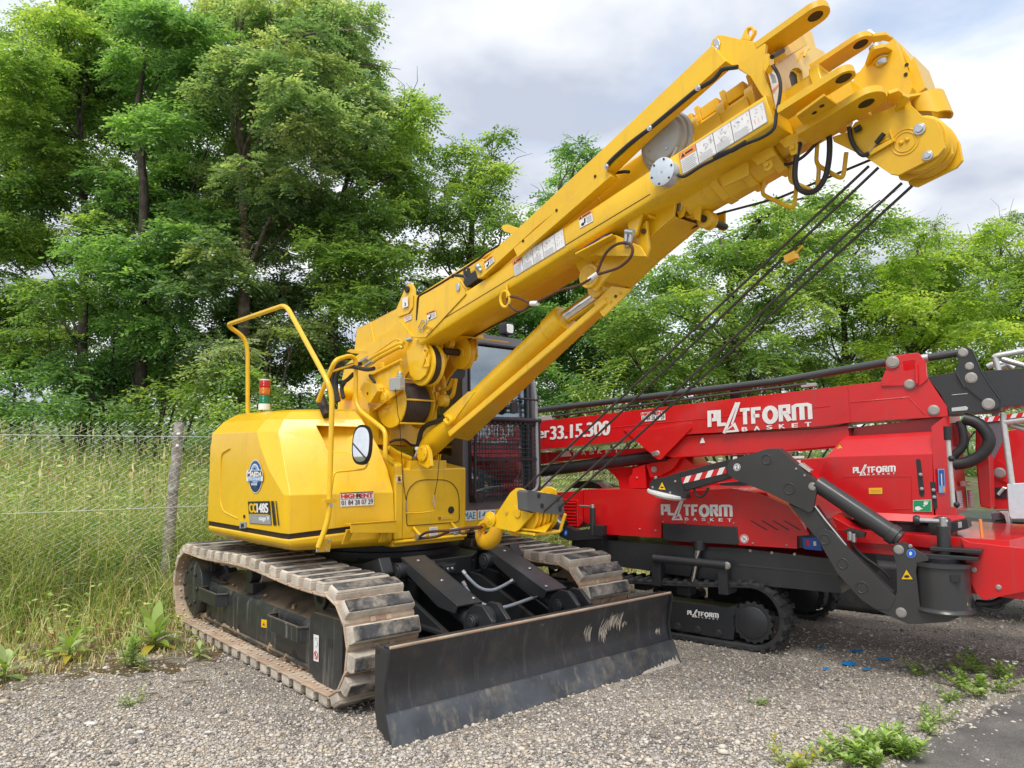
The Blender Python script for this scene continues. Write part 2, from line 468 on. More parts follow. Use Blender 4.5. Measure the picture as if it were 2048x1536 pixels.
# ================================================================== GROUND
def struct(o):
    o['kind'] = 'structure'; return o
FD = Vector((.815, .580, 0)); FN = Vector((.580, -.815, 0)); FO = Vector((-3.40, 7.60, 0))     # fence line and its normal towards the yard
FG = G(FO, FD, FN, (0, 0, 1))
def gravel_mat(moss=False):
    m, t, b = base_mat("mossy_gravel" if moss else "gravel")
    c = N(t, "ShaderNodeTexCoord")
    def vor(scale, feat='F1'):
        v = N(t, "ShaderNodeTexVoronoi"); v.feature = feat; v.inputs['Scale'].default_value = scale
        nz = N(t, "ShaderNodeTexNoise"); nz.inputs['Scale'].default_value = scale * .6; nz.inputs['Detail'].default_value = 2
        mx_ = N(t, "ShaderNodeMix", data_type='VECTOR'); mx_.inputs[0].default_value = .012
        t.links.new(c.outputs['Object'], nz.inputs['Vector']); t.links.new(c.outputs['Object'], mx_.inputs[4]); t.links.new(nz.outputs['Color'], mx_.inputs[5])
        t.links.new(mx_.outputs[1], v.inputs['Vector']); return v
    v1 = vor(82); v2 = vor(150); e1 = vor(82, 'DISTANCE_TO_EDGE')
    stops = [(0.0, (.14, .135, .13)), (.2, (.29, .275, .26)), (.45, (.48, .45, .405)), (.7, (.38, .37, .36)), (.88, (.62, .585, .53)), (1.0, (.80, .79, .77))]
    def col(v):
        s = N(t, "ShaderNodeSeparateColor"); t.links.new(v.outputs['Color'], s.inputs[0]); r = ramp(t, stops); t.links.new(s.outputs[0], r.inputs['Fac']); return r.outputs[0]
    big = noise(t, .9, 6, .6); rb = ramp(t, [(.35, (1.05, .99, .93)), (.65, (1.75, 1.62, 1.44))]); t.links.new(big.outputs['Fac'], rb.inputs['Fac'])
    k = noise(t, 22, 3); rk = ramp(t, [(.45, (0,) * 3), (.55, (1,) * 3)]); t.links.new(k.outputs['Fac'], rk.inputs['Fac'])
    cc = mixc(t, rk.outputs[0], col(v1), col(v2))
    cc = mixc(t, 1.0, cc, rb.outputs[0], 'MULTIPLY')
    dk = noise(t, 3.0, 8, .7); rd = ramp(t, [(.56, (0,) * 3), (.72, (.55,) * 3)]); t.links.new(dk.outputs['Fac'], rd.inputs['Fac'])
    cc = mixc(t, rd.outputs[0], cc, (.12, .10, .08))
    re = ramp(t, [(.0, (.40,) * 3), (.10, (1,) * 3)]); t.links.new(e1.outputs['Distance'], re.inputs['Fac'])
    cc = mixc(t, .8, cc, re.outputs[0], 'MULTIPLY')
    mk = noise(t, 2.6, 9, .72); rm = ramp(t, [(.40, (0,) * 3), (.52, (.92,) * 3)] if moss else [(.68, (0,) * 3), (.78, (.5,) * 3)]); t.links.new(mk.outputs['Fac'], rm.inputs['Fac'])
    mc = noise(t, 5.0, 8, .7); rmc = ramp(t, [(.32, (.10, .065, .04)), (.45, (.19, .105, .035)), (.55, (.17, .14, .05)), (.66, (.16, .19, .06)), (.78, (.30, .26, .19))]); t.links.new(mc.outputs['Fac'], rmc.inputs['Fac'])
    mf = noise(t, 120, 5, .7); rmf = ramp(t, [(.3, (.55,) * 3), (.7, (1.35,) * 3)]); t.links.new(mf.outputs['Fac'], rmf.inputs['Fac'])
    cc = mixc(t, rm.outputs[0], cc, mixc(t, 1, rmc.outputs[0], rmf.outputs[0], 'MULTIPLY'))
    t.links.new(cc, b.inputs['Base Color']); b.inputs['Roughness'].default_value = .9; b.inputs['Specular IOR Level'].default_value = .25
    ad = N(t, "ShaderNodeMath", operation='ADD'); t.links.new(v1.outputs['Distance'], ad.inputs[0]); t.links.new(v2.outputs['Distance'], ad.inputs[1])
    iv = N(t, "ShaderNodeMath", operation='MULTIPLY'); iv.inputs[1].default_value = -1; t.links.new(ad.outputs[0], iv.inputs[0]); bump(t, b, iv.outputs[0], .9, .02)
    return m
def soil_mat(name, stops, scale=6, fine=90):
    m, t, b = base_mat(name)
    n = noise(t, scale, 9, .65); r = ramp(t, stops); t.links.new(n.outputs['Fac'], r.inputs['Fac'])
    f = noise(t, fine, 5, .7); rf = ramp(t, [(.3, (.55,) * 3), (.7, (1.3,) * 3)]); t.links.new(f.outputs['Fac'], rf.inputs['Fac'])
    t.links.new(mixc(t, 1, r.outputs[0], rf.outputs[0], 'MULTIPLY'), b.inputs['Base Color']); b.inputs['Roughness'].default_value = .95; bump(t, b, f.outputs['Fac'], .8, .02); return m
M['gravel'] = gravel_mat()
M['verge'] = gravel_mat(True)
M['meadow'] = soil_mat("meadow_soil", [(.3, (.10, .09, .04)), (.6, (.14, .16, .06))], 3)
M['asphalt'] = soil_mat("old_asphalt", [(.3, (.13, .12, .115)), (.5, (.20, .19, .175)), (.7, (.30, .28, .25))], 2.5, 130)
gb = MB(); gb.add([(-300, -40, -.03), (300, -40, -.03), (300, 500, -.03), (-300, 500, -.03)], [(0, 1, 2, 3)], 'meadow'); struct(gb.build("ground", smooth=0))
def strip(name, edge0, edge1, z, m):
    b = MB(); n = len(edge0); b.add([(p.x, p.y, z) for p in edge0] + [(p.x, p.y, z) for p in edge1], [(i, i + 1, n + i + 1, n + i) for i in range(n - 1)], m); return struct(b.build(name, smooth=0))
wob = lambda i, a: a * (math.sin(i * .9) + .6 * math.sin(i * 2.3 + 1) + .35 * math.sin(i * 5.1))
SS = [-14 + .25 * i for i in range(180)]
SV = [-6 + .05 * i for i in range(520)]
strip("gravel_yard", [FG.w(s, .35, 0) for s in SS], [FG.w(s, 40, 0) for s in SS], 0.0, 'gravel')
strip("verge", [FG.w(s, -.6, 0) for s in SV], [FG.w(s, 2.1 - .03 * (s + 2) + wob(i * .2, .10) + wob(i * 1.1 + 3, .045) + random.uniform(-.03, .03), 0) for i, s in enumerate(SV)], .004, 'verge')
mbk = MB(); rows = []
for k, (n_, z) in enumerate(((-.5, .0), (-1.5, .05), (-3, .35), (-5, .7), (-8, .8), (-30, .8))): rows.append([FG.w(s, n_, z + .02) for s in SS[::6]])
cnt = len(rows[0]); mbk.add([p for r in rows for p in r], [(a * cnt + i, a * cnt + i + 1, (a + 1) * cnt + i + 1, (a + 1) * cnt + i) for a in range(len(rows) - 1) for i in range(cnt - 1)], 'meadow'); struct(mbk.build("meadow_bank"))
def bank(n_):
    return float(np.interp(-n_, [.5, 1.5, 3, 5, 8, 30], [0, .05, .35, .7, .8, .8]))
ap = [WG.P(p, 2, 0) for p in ((1700, 1600), (1770, 1542), (1812, 1515), (1850, 1486), (1902, 1462), (1960, 1432), (2010, 1408), (2060, 1385), (2200, 1335))]
ap = [p + Vector((random.uniform(-.03, .03), random.uniform(-.03, .03), 0)) for a, b2 in zip(ap, ap[1:]) for p in [a.lerp(b2, t / 4) for t in range(4)]]
strip("asphalt_path", ap, [p + Vector((2.2, -1.6, 0)) for p in ap], .006, 'asphalt')

# ---- many small things made with numpy
def mesh_np(name, verts, nper, faces_per, mats, mat_idx, parent=None, inv=None):
    """verts (k, nper, 3); faces_per: face tuples inside one element, all of the same length."""
    k = verts.shape[0]; fl = len(faces_per[0]); nf = len(faces_per)
    v = verts.reshape(-1, 3)
    if inv is not None:
        m4 = np.array(inv); v = v @ m4[:3, :3].T + m4[:3, 3]
    f = (np.arange(k)[:, None, None] * nper + np.array(faces_per)[None]).reshape(-1)
    me = bpy.data.meshes.new(name); me.vertices.add(len(v)); me.vertices.foreach_set('co', v.astype(np.float32).ravel())
    me.loops.add(len(f)); me.loops.foreach_set('vertex_index', f.astype(np.int32))
    me.polygons.add(k * nf); me.polygons.foreach_set('loop_start', (np.arange(k * nf) * fl).astype(np.int32)); me.polygons.foreach_set('loop_total', np.full(k * nf, fl, np.int32))
    for m in mats: me.materials.append(m)
    me.polygons.foreach_set('material_index', np.repeat(mat_idx, nf).astype(np.int32)); me.update(calc_edges=True); me.validate()
    o = bpy.data.objects.new(name, me); COL.objects.link(o)
    if parent: o.parent = parent
    return o
def nrm(a): return a / np.maximum(1e-9, np.linalg.norm(a, axis=-1, keepdims=True))
# loose stones
t_ = (1 + 5 ** .5) / 2
ico = nrm(np.array([(-1, t_, 0), (1, t_, 0), (-1, -t_, 0), (1, -t_, 0), (0, -1, t_), (0, 1, t_), (0, -1, -t_), (0, 1, -t_), (t_, 0, -1), (t_, 0, 1), (-t_, 0, -1), (-t_, 0, 1)], float))
icf = [(0, 11, 5), (0, 5, 1), (0, 1, 7), (0, 7, 10), (0, 10, 11), (1, 5, 9), (5, 11, 4), (11, 10, 2), (10, 7, 6), (7, 1, 8), (3, 9, 4), (3, 4, 2), (3, 2, 6), (3, 6, 8), (3, 8, 9), (4, 9, 5), (2, 4, 11), (6, 2, 10), (8, 6, 7), (9, 8, 1)]
K = 34000
u = rng.uniform(-150, 2250, K * 2); v = 1536 - (rng.random(K * 2) ** 1.5) * 420
yv = CAMH * FPX / np.maximum(60, (v - 900)); xv = (u - 1024) / FPX * yv
nn_ = (xv - FO.x) * FN.x + (yv - FO.y) * FN.y
a0_, a1_ = ap[0], ap[-1]; side_ = (xv - a0_.x) * (a1_.y - a0_.y) - (yv - a0_.y) * (a1_.x - a0_.x)      # keeps most stones off the asphalt
ok = (nn_ > 1.3) & (yv < 12) & ((side_ < -.02) | (rng.random(len(xv)) < .06)); xv, yv = xv[ok][:K], yv[ok][:K]; K = len(xv)
sz = .0045 + .0075 * rng.random(K) ** 2 + .009 * (rng.random(K) > .985)
st_ = ico[None] * (1 + rng.uniform(-.28, .28, (K, 12, 1))) * sz[:, None, None] * np.stack([rng.uniform(.8, 1.6, K), rng.uniform(.7, 1.2, K), rng.uniform(.5, .9, K)], -1)[:, None]
a_ = rng.uniform(0, 6.28, K); ca, sa = np.cos(a_)[:, None], np.sin(a_)[:, None]
st_ = np.stack([st_[..., 0] * ca - st_[..., 1] * sa + xv[:, None], st_[..., 0] * sa + st_[..., 1] * ca + yv[:, None], st_[..., 2] + sz[:, None] * .35], -1)
M['st1'] = flat("grey_stone", (.44, .41, .38), .85); M['st2'] = flat("pale_stone", (.60, .55, .47), .85); M['st3'] = flat("buff_stone", (.52, .44, .34), .85); M['st4'] = flat("dark_stone", (.17, .16, .15), .85); M['st5'] = flat("light_stone", (.62, .61, .59), .8)
tag(mesh_np("loose_gravel", st_, 12, icf, [M['st1'], M['st2'], M['st3'], M['st4'], M['st5']], rng.choice(5, K, p=[.40, .26, .20, .13, .01])), kind='stuff')

# ---- grass
for nme, c_ in (('g1', (.28, .41, .10)), ('g2', (.44, .52, .17)), ('g3', (.64, .58, .29)), ('g4', (.74, .63, .38)), ('g5', (.19, .32, .08)), ('g6', (.36, .21, .11))):
    M[nme] = leafmat("grass_" + nme, c_, .3)
def blades(x, y, z, h, wd, lean):
    k = len(x); a = rng.uniform(0, 6.28, k); d = np.stack([np.cos(a), np.sin(a), np.zeros(k)], -1); b = rng.uniform(0, 6.28, k); s = np.stack([np.cos(b), np.sin(b), np.zeros(k)], -1) * wd[:, None]
    p0 = np.stack([x, y, z], -1); up = np.array([0, 0, 1.0])
    p1 = p0 + up * (h * .55)[:, None] + d * (lean * h * .25)[:, None]; p2 = p0 + up * (h * (1 - .25 * lean))[:, None] + d * (lean * h * .85)[:, None]
    return np.stack([p0 - s, p0 + s, p1 + s * .8, p1 - s * .8, p2 + s * .15, p2 - s * .15], 1)
BF = [(0, 1, 2, 3), (3, 2, 4, 5)]
def on_fence(s, n_): return FO.x + FD.x * s + FN.x * n_, FO.y + FD.y * s + FN.y * n_
def clump_noise(s, n_):
    return .5 + .25 * np.sin(s * 2.1 + 1.3 * np.sin(n_ * 1.7)) + .25 * np.sin(s * 5.3 + n_ * 3.1 + 2 * np.sin(s * 1.1))
K = 95000; s = rng.uniform(-4.5, 13, K); n_ = -(.1 + 6.5 * rng.random(K) ** 1.4); x, y = on_fence(s, n_); z = np.array([bank(q) for q in n_]); cn = clump_noise(s, n_)
h = (.60 + .72 * rng.random(K)) * (.78 + .45 * cn); lean = rng.uniform(.1, 1.0, K)
pick = np.where(rng.random(K) < .22 + .32 * cn, rng.choice([2, 3, 1], K, p=[.5, .3, .2]), rng.choice([0, 1, 4], K, p=[.4, .35, .25]))
gm = [M['g1'], M['g2'], M['g3'], M['g4'], M['g5'], M['g6']]
tag(mesh_np("meadow_grass", blades(x, y, z, h, rng.uniform(.003, .0075, K), lean), 6, BF, gm, pick), kind='stuff')
# tall straw stalks with seed heads
K = 2600; s = rng.uniform(-4.5, 12, K); n_ = -(.05 + 4.5 * rng.random(K) ** 1.3); x, y = on_fence(s, n_); z = np.array([bank(q) for q in n_]); h = rng.uniform(.7, 1.45, K); a = rng.uniform(0, 6.28, K); ln = rng.uniform(0, .35, K)
p0 = np.stack([x, y, z], -1); p1 = p0 + np.stack([np.cos(a) * ln * h, np.sin(a) * ln * h, h], -1); sd = np.stack([np.cos(a + 1.5), np.sin(a + 1.5), np.zeros(K)], -1); hd = nrm(p1 - p0) * rng.uniform(.07, .16, K)[:, None]; w1 = rng.uniform(.006, .016, K)[:, None]
tag(mesh_np("seed_stalks", np.stack([p0 - sd * .002, p0 + sd * .002, p1 + sd * .0015, p1 - sd * .0015, p1 + hd * .5 + sd * w1, p1 + hd, p1 + hd * .5 - sd * w1], 1), 7, [(0, 1, 2, 3), (3, 4, 5, 6)], gm, rng.choice([2, 3, 5, 1], K, p=[.3, .4, .15, .15])), kind='stuff')
# leafy weeds mixed into the meadow: small leaf blades on the upper part of the sward
K = 60000; s = rng.uniform(-4.5, 13, K); n_ = -(.1 + 6 * rng.random(K) ** 1.3); x, y = on_fence(s, n_); cn = clump_noise(s * 1.3, n_); z = np.array([bank(q) for q in n_]) + rng.uniform(.1, 1.25, K) * (.7 + .5 * cn)
def leafq(x, y, z, L, wd, up=.5):
    k = len(x); a = rng.uniform(0, 6.28, k); d = nrm(np.stack([np.cos(a), np.sin(a), rng.uniform(-.5, .8, k) * up], -1)); nr = nrm(np.stack([rng.normal(0, .5, k), rng.normal(0, .5, k), np.ones(k)], -1)); sd = nrm(np.cross(d, nr)) * wd[:, None]; p = np.stack([x, y, z], -1)
    return np.stack([p, p + d * (L * .45)[:, None] + sd, p + d * L[:, None] - np.array([0, 0, 1.]) * (L * .15)[:, None], p + d * (L * .45)[:, None] - sd], 1)
LQ = [(0, 1, 2, 3)]
tag(mesh_np("meadow_weeds", leafq(x, y, z, rng.uniform(.03, .11, K), rng.uniform(.008, .022, K)), 4, LQ, gm, rng.choice([0, 1, 4, 2], K, p=[.4, .3, .2, .1])), kind='stuff')
# verge grass in front of the fence, straw and low weeds
K = 25000; s = rng.uniform(-4.5, 9, K); n_ = 1.95 * rng.random(K) ** 1.9 - .1; x, y = on_fence(s, n_); cn = clump_noise(s * 1.6, n_ * 2)
h = (.08 + .75 * (1 - np.clip(n_ / 1.35, 0, 1)) ** 1.3 * rng.uniform(.4, 1.15, K)) * (.6 + .7 * cn)
pick = np.where(rng.random(K) < .30 + .5 * np.clip(n_ / 1.2, 0, 1), rng.choice([2, 3, 5], K, p=[.45, .35, .2]), rng.choice([0, 1, 4], K, p=[.45, .35, .2]))
tag(mesh_np("verge_grass", blades(x, y, np.zeros(K), h, rng.uniform(.002, .0055, K), rng.uniform(.2, 1.2, K)), 6, BF, gm, pick), kind='stuff')
K = 9000; s = rng.uniform(-4.5, 9, K); n_ = 1.5 * rng.random(K) ** 1.2 - .1; x, y = on_fence(s, n_); cn = clump_noise(s * 2.3, n_ * 3); ok = cn > .42; s, n_, x, y, cn = s[ok], n_[ok], x[ok], y[ok], cn[ok]; K = len(s)
tag(mesh_np("verge_weeds", leafq(x, y, rng.random(K) * (.06 + .5 * (1 - np.clip(n_ / 1.4, 0, 1))) + .01, rng.uniform(.03, .09, K), rng.uniform(.008, .02, K)), 4, LQ, gm, rng.choice([0, 1, 4, 5, 2], K, p=[.35, .35, .12, .08, .1])), kind='stuff')
# litter: straw and twig bits on the moss strip
K = 4200; s = rng.uniform(-4.5, 4, K); n_ = rng.uniform(.7, 2.4, K); x, y = on_fence(s, n_); a = rng.uniform(0, 6.28, K); L_ = rng.uniform(.01, .07, K); d = np.stack([np.cos(a), np.sin(a), rng.uniform(-.05, .15, K)], -1) * L_[:, None]; sd = np.stack([-np.sin(a), np.cos(a), np.zeros(K)], -1) * rng.uniform(.001, .003, K)[:, None]; p = np.stack([x, y, np.full(K, .012)], -1)
M['twig'] = flat("dead_twig", (.16, .12, .09), .9)
tag(mesh_np("ground_litter", np.stack([p - sd, p + sd, p + d + sd, p + d - sd], 1), 4, LQ, [M['g4'], M['twig'], M['g6']], rng.choice(3, K, p=[.15, .6, .25])), kind='stuff')

# ---- weeds and plants as things
M['l1'] = leafmat("weed_leaf", (.34, .48, .11), .3); M['l2'] = leafmat("pale_weed_leaf", (.44, .54, .24), .3); M['l3'] = leafmat("yellowing_leaf", (.50, .42, .06), .3); M['l4'] = leafmat("dark_weed_leaf", (.19, .31, .07), .3); M['petal'] = flat("white_petal", (.8, .8, .78), .7); M['stem'] = flat("green_stem", (.14, .20, .06), .7)
def broad_leaf(b, p, d, L, wd, m, droop=.35):
    d = Vector(d).normalized(); side = d.cross(Vector((0, 0, 1))).normalized(); rows_ = []
    for i, (t, w_) in enumerate(((0, .15), (.18, .55), (.4, 1), (.65, .92), (.85, .5), (1, .04))):
        c = Vector(p) + d * L * t - Vector((0, 0, 1)) * droop * L * t * t
        rows_.append([c - side * w_ * wd + Vector((0, 0, .18 * wd * w_)), c - Vector((0, 0, .02 * L)), c + side * w_ * wd + Vector((0, 0, .18 * wd * w_))])
    v_ = [q for r in rows_ for q in r]; b.add(v_, [(3 * i + j, 3 * i + j + 1, 3 * i + j + 4, 3 * i + j + 3) for i in range(5) for j in (0, 1)], m)
def rosette(px, h, label, n=16, pale=True, cat="weed"):
    p = WG.P(px, 2, 0); t = thing("mullein_plant", tuple(p), 0, label, cat); b = MB()
    for i in range(n):
        a = i * 2.4 + random.uniform(-.3, .3); k = i / n; el = .15 + 1.1 * k
        broad_leaf(b, p + Vector((0, 0, .03 + .35 * h * k)), (math.cos(a), math.sin(a), math.tan(min(1.2, el))), h * random.uniform(.65, .95), h * random.uniform(.10, .15), ('l3' if i < 3 and n > 10 else 'l1' if i % 3 else 'l2'), .5 - .35 * k)
    b.build("leaves", t, smooth=60); s2 = MB(); s2.tube([p, p + Vector((0, 0, h * .5))], .012 * h / .4, 'stem', 6); s2.build("stem", t); return t
def bushy(px, h, wd, label, n=7, leaf=.05, lw=.007, m=('l1', 'l2', 'l4'), name="leafy_weed", cat="weed", group=None, flowers=None, dens=26):
    p = WG.P(px, 2, 0) if len(px) == 2 else Vector(px); t = thing(name, tuple(p), 0, label, cat, group); b = MB(); s2 = MB(); fb = MB()
    for i in range(n):
        a = random.uniform(0, 6.28); r_ = wd * random.random() ** .6; base = p + Vector((r_ * .35 * math.cos(a), r_ * .35 * math.sin(a), 0)); hh = h * random.uniform(.55, 1.0); tip = base + Vector((r_ * .8 * math.cos(a), r_ * .8 * math.sin(a), hh))
        s2.tube([base, base.lerp(tip, .5) + Vector((0, 0, .05 * hh)), tip], .0022 + .004 * h, 'stem', 5, taper=.5)
        for k in range(dens):
            tt = .12 + .88 * k / dens; q = base.lerp(tip, tt); aa = k * 2.4 + i; up_ = .4 + 1.0 * tt
            broad_leaf(b, q, (math.cos(aa), math.sin(aa), up_), leaf * random.uniform(.7, 1.2) * (1.15 - .5 * tt), lw * random.uniform(.8, 1.2), random.choice(m), .35)
        if flowers:
            for k in range(flowers):
                q = tip + Vector((random.uniform(-.06, .06), random.uniform(-.06, .06), random.uniform(-.04, .03))); fb.cyl(q, q + Vector((0, 0, .004)), .013, 'petal', 8)
    b.build("leaves", t, smooth=60); s2.build("stems", t)
    if flowers: fb.build("flowers", t)
    return t
rosette((308, 1300), .33, "tall mullein weed with broad pale leaves beside the rear of the crane track", 20)
rosette((138, 1322), .25, "low mullein rosette with yellowing lower leaves on the mossy strip", 14)
rosette((398, 1318), .14, "small broad leaved weed touching the crane track", 9)
rosette((8, 1362), .26, "broad leaved weed cut by the left edge of the photo", 10)
bushy((262, 1335), .34, .10, "fine leaved upright weed in front of the tall mullein", 6, .09, .007)
bushy((286, 1344), .20, .06, "thin seedling weed just in front of the tall mullein", 2, .07, .007, dens=14)
bushy((265, 1412), .09, .10, "low green weed alone on the open gravel at left", 5, .05, .007, dens=8)
bushy((20, 1180), .55, .25, "white flowering daisy weed before the fence at far left", 10, .06, .006, flowers=5)
bushy((60, 1170), .75, .25, "taller white flowering daisy weed against the fence", 10, .06, .006, flowers=5)
bushy((295, 1210), .50, .22, "leafy green creeper weed at the foot of the fence post", 16, .05, .014)
bushy((1990, 1352), .15, .24, "green weed with a white flower at the right edge of the gravel", 9, .07, .008, flowers=1)
bushy((1960, 1385), .11, .26, "dense low weed patch spreading against the asphalt edge", 12, .06, .012)
bushy((1835, 1348), .09, .16, "small spreading weed behind the larger weeds near the asphalt", 8, .05, .009, dens=9)
bushy((1790, 1508), .13, .19, "thick grassy weed tuft halfway along the asphalt edge", 14, .11, .008)
bushy((1725, 1528), .12, .18, "jagged leaved weed tuft next to the thick grassy tuft", 10, .08, .010)
bushy((1590, 1535), .11, .16, "yellow green weed at the bottom edge of the photo", 8, .07, .009, m=('l1', 'l2', 'l3'), dens=12)
bushy((1880, 1445), .10, .12, "short pale weed growing on the asphalt edge", 6, .06, .008, dens=10)
bushy((1508, 1408), .05, .10, "tiny weed seedling in the middle of the gravel", 5, .035, .006, dens=6)
for i, (px, h_, lab) in enumerate((((1650, 1520), .07, "small green weed tuft between the jagged weed and the bottom edge"), ((1900, 1405), .08, "low green weed tuft inside the gravel near the large weed patch"), ((1850, 1462), .09, "grassy tuft at the bend of the asphalt edge"), ((1920, 1340), .06, "faint weed seedling in front of the red lift foot"))):
    bushy(px, h_, .14, lab, 6, .06, .007, dens=10)
# ---- scraps and stones
for i, (px, sz_) in enumerate((((1698, 1331), .055), ((1712, 1306), .045), ((1765, 1322), .05), ((1735, 1343), .04), ((1652, 1342), .025), ((1640, 1300), .03))):
    p = WG.P(px, 2, 0); b = MB(); k = 7
    top = [Vector((sz_ * random.uniform(.5, 1) * math.cos(6.28 * j / k) * 1.3, sz_ * random.uniform(.4, .9) * math.sin(6.28 * j / k), .014 + random.uniform(0, .012))) for j in range(k)]
    b.prism([p + q for q in top], Vector((0, 0, -.003)), 'bluescrap' if 'bluescrap' in M else M.setdefault('bluescrap', flat("blue_plastic_scrap", (.01, .22, .60), .45)))
    tag(b.build("plastic_scrap", smooth=0), "bright blue plastic scrap lying on gravel near the red lift", "scrap", "blue plastic scraps on the gravel")
for i, (px, sz_) in enumerate((((182, 1362), .020), ((210, 1337), .016), ((181, 1451), .024), ((280, 1467), .020), ((416, 1467), .017), ((179, 1487), .014))):
    p = WG.P(px, 2, 0); b = MB(); b.ball(p + Vector((0, 0, sz_ * .4)), sz_, 'st5', 5, .25, (1.3, .9, .5)); tag(b.build("white_stone", smooth=0), "white stone lying on the grey gravel at the left", "stone", "white stones on the gravel")
for i, (p0, p1, lab) in enumerate((((365, 1364), (420, 1362), "short straight twig lying on the gravel beside the crane track"), ((278, 1390), (318, 1388), "pale broken twig on open gravel in front of the mullein"), ((300, 1322), (372, 1318), "long thin twig on the moss strip beside the track"))):
    b = MB(); a0, a1 = WG.P(p0, 2, .012), WG.P(p1, 2, .018); b.tube([a0, a0.lerp(a1, .5) + Vector((.01, .015, .006)), a1], .006, 'twig', 6, taper=.5); tag(b.build("twig"), lab, "twig")

# ================================================================== FENCE
M['postwood'] = paint("weathered_post", (.34, .31, .28), .9, 0, dirt=(.55, .53, .48), dirt_amt=.7, var=.3, scale=14, bumps=.9)
M['wire'] = flat("galvanised_wire", (.80, .84, .84), .45, .2)
fence = thing("chain_link_fence", tuple(FO), math.atan2(FD.y, FD.x), "chain link fence on weathered posts with tall grass growing behind it", "fence")
b = MB(); ws, zt, dz, wr = .074, 1.80, .040, .0031
s0, s1 = -5.2, 12.0; nW = int((s1 - s0) / ws); nZ = int(zt / dz)
vv, ff = [], []
ang = [(0, wr), (wr * .87, -wr * .5), (-wr * .87, -wr * .5)]
for i in range(nW):
    o0 = len(vv)
    for k in range(nZ + 1):
        s_ = s0 + i * ws + (ws * 1.02 if k % 2 else -ws * .02); z = .06 + k * dz
        if k == nZ: z = .06 + k * dz - .01; s_ = s0 + i * ws + ws * .45
        for ax, ay in ang: vv.append(FG.w(s_ + ax, .003 * (1 if k % 2 else -1) + ay, z))
    for k in range(nZ):
        for j in range(3): ff.append((o0 + k * 3 + j, o0 + k * 3 + (j + 1) % 3, o0 + k * 3 + 3 + (j + 1) % 3, o0 + k * 3 + 3 + j))
b.add(vv, ff, 'wire'); b.build("wire_mesh", fence, smooth=0)
b = MB()
for z in (1.72, 1.02, .35): b.tube([FG.w(s0, .006, z), FG.w((s0 + s1) / 2, .006, z - .01), FG.w(s1, .006, z)], .0022, 'wire', 5)
b.build("line_wire", fence)
for s_ in (-4.9, -.02, 2.45, 4.75, 7.2, 9.6):
    b = MB(); pr = []
    for k in range(12): z = 1.86 * k / 11; lean_ = .05 * z; pr.append([FG.w(s_ + lean_ + (.060 - .006 * z) * math.cos(6.28 * j / 10) * random.uniform(.95, 1.05), -.06 + (.060 - .006 * z) * math.sin(6.28 * j / 10) * random.uniform(.95, 1.05), z) for j in range(10)])
    b.loft(pr, 'postwood')
    for z in (1.74, 1.62): q = FG.w(s_ + .05 * z - .01, .0, z); b.ball(q, .018, 'petal', 5, .2)
    b.build("fence_post", fence, smooth=60)

# ================================================================== TREES
M['bark'] = paint("tree_bark", (.055, .045, .036), .95, 0, var=.4, scale=10, bumps=1.0)
M['bark2'] = paint("pale_tree_bark", (.13, .10, .08), .95, 0, var=.4, scale=10, bumps=1.0)
LEAF = {'deep': [leafmat("leaf_deep_a", (0.152, 0.266, 0.142), .55), leafmat("leaf_deep_b", (0.228, 0.371, 0.168), .55), leafmat("leaf_deep_c", (0.343, 0.505, 0.215), .55)],
        'mid': [leafmat("leaf_mid_a", (0.160, 0.257, 0.108), .55), leafmat("leaf_mid_b", (0.253, 0.370, 0.133), .55), leafmat("leaf_mid_c", (0.398, 0.499, 0.168), .55)],
        'grey': [leafmat("leaf_grey_a", (0.175, 0.269, 0.168), .55), leafmat("leaf_grey_b", (0.272, 0.363, 0.222), .55), leafmat("leaf_grey_c", (0.416, 0.469, 0.284), .55)],
        'bright': [leafmat("leaf_bright_a", (0.186, 0.287, 0.080), .55), leafmat("leaf_bright_b", (0.298, 0.421, 0.103), .55), leafmat("leaf_bright_c", (0.445, 0.542, 0.137), .55)]}
def compound(P_, D_, U_, L, pairs, ll, lw):
    """Pinnate leaves: P base, D along the stalk, U up; returns (k, leaflets, 4, 3)."""
    k = len(P_); S = nrm(np.cross(D_, U_)); out = []
    for i in range(pairs + 1):
        t = .18 + .82 * i / pairs; c = P_ + D_ * (L * t)[:, None] - np.array([0, 0, 1.]) * (L * .28 * t * t)[:, None]
        for sgn in ((1, -1) if i < pairs else (0,)):
            d = nrm(S * sgn * .9 + D_ * (.45 if sgn else 1.0) + rng.normal(0, .12, (k, 3)) - np.array([0, 0, .25])); w_ = nrm(np.cross(d, U_ + rng.normal(0, .25, (k, 3)))); l_ = (ll * rng.uniform(.8, 1.2, k) * (1 - .25 * abs(t - .5)))[:, None]
            out.append(np.stack([c, c + d * l_ * .5 + w_ * lw, c + d * l_, c + d * l_ * .5 - w_ * lw], 1))
    return np.stack(out, 1)
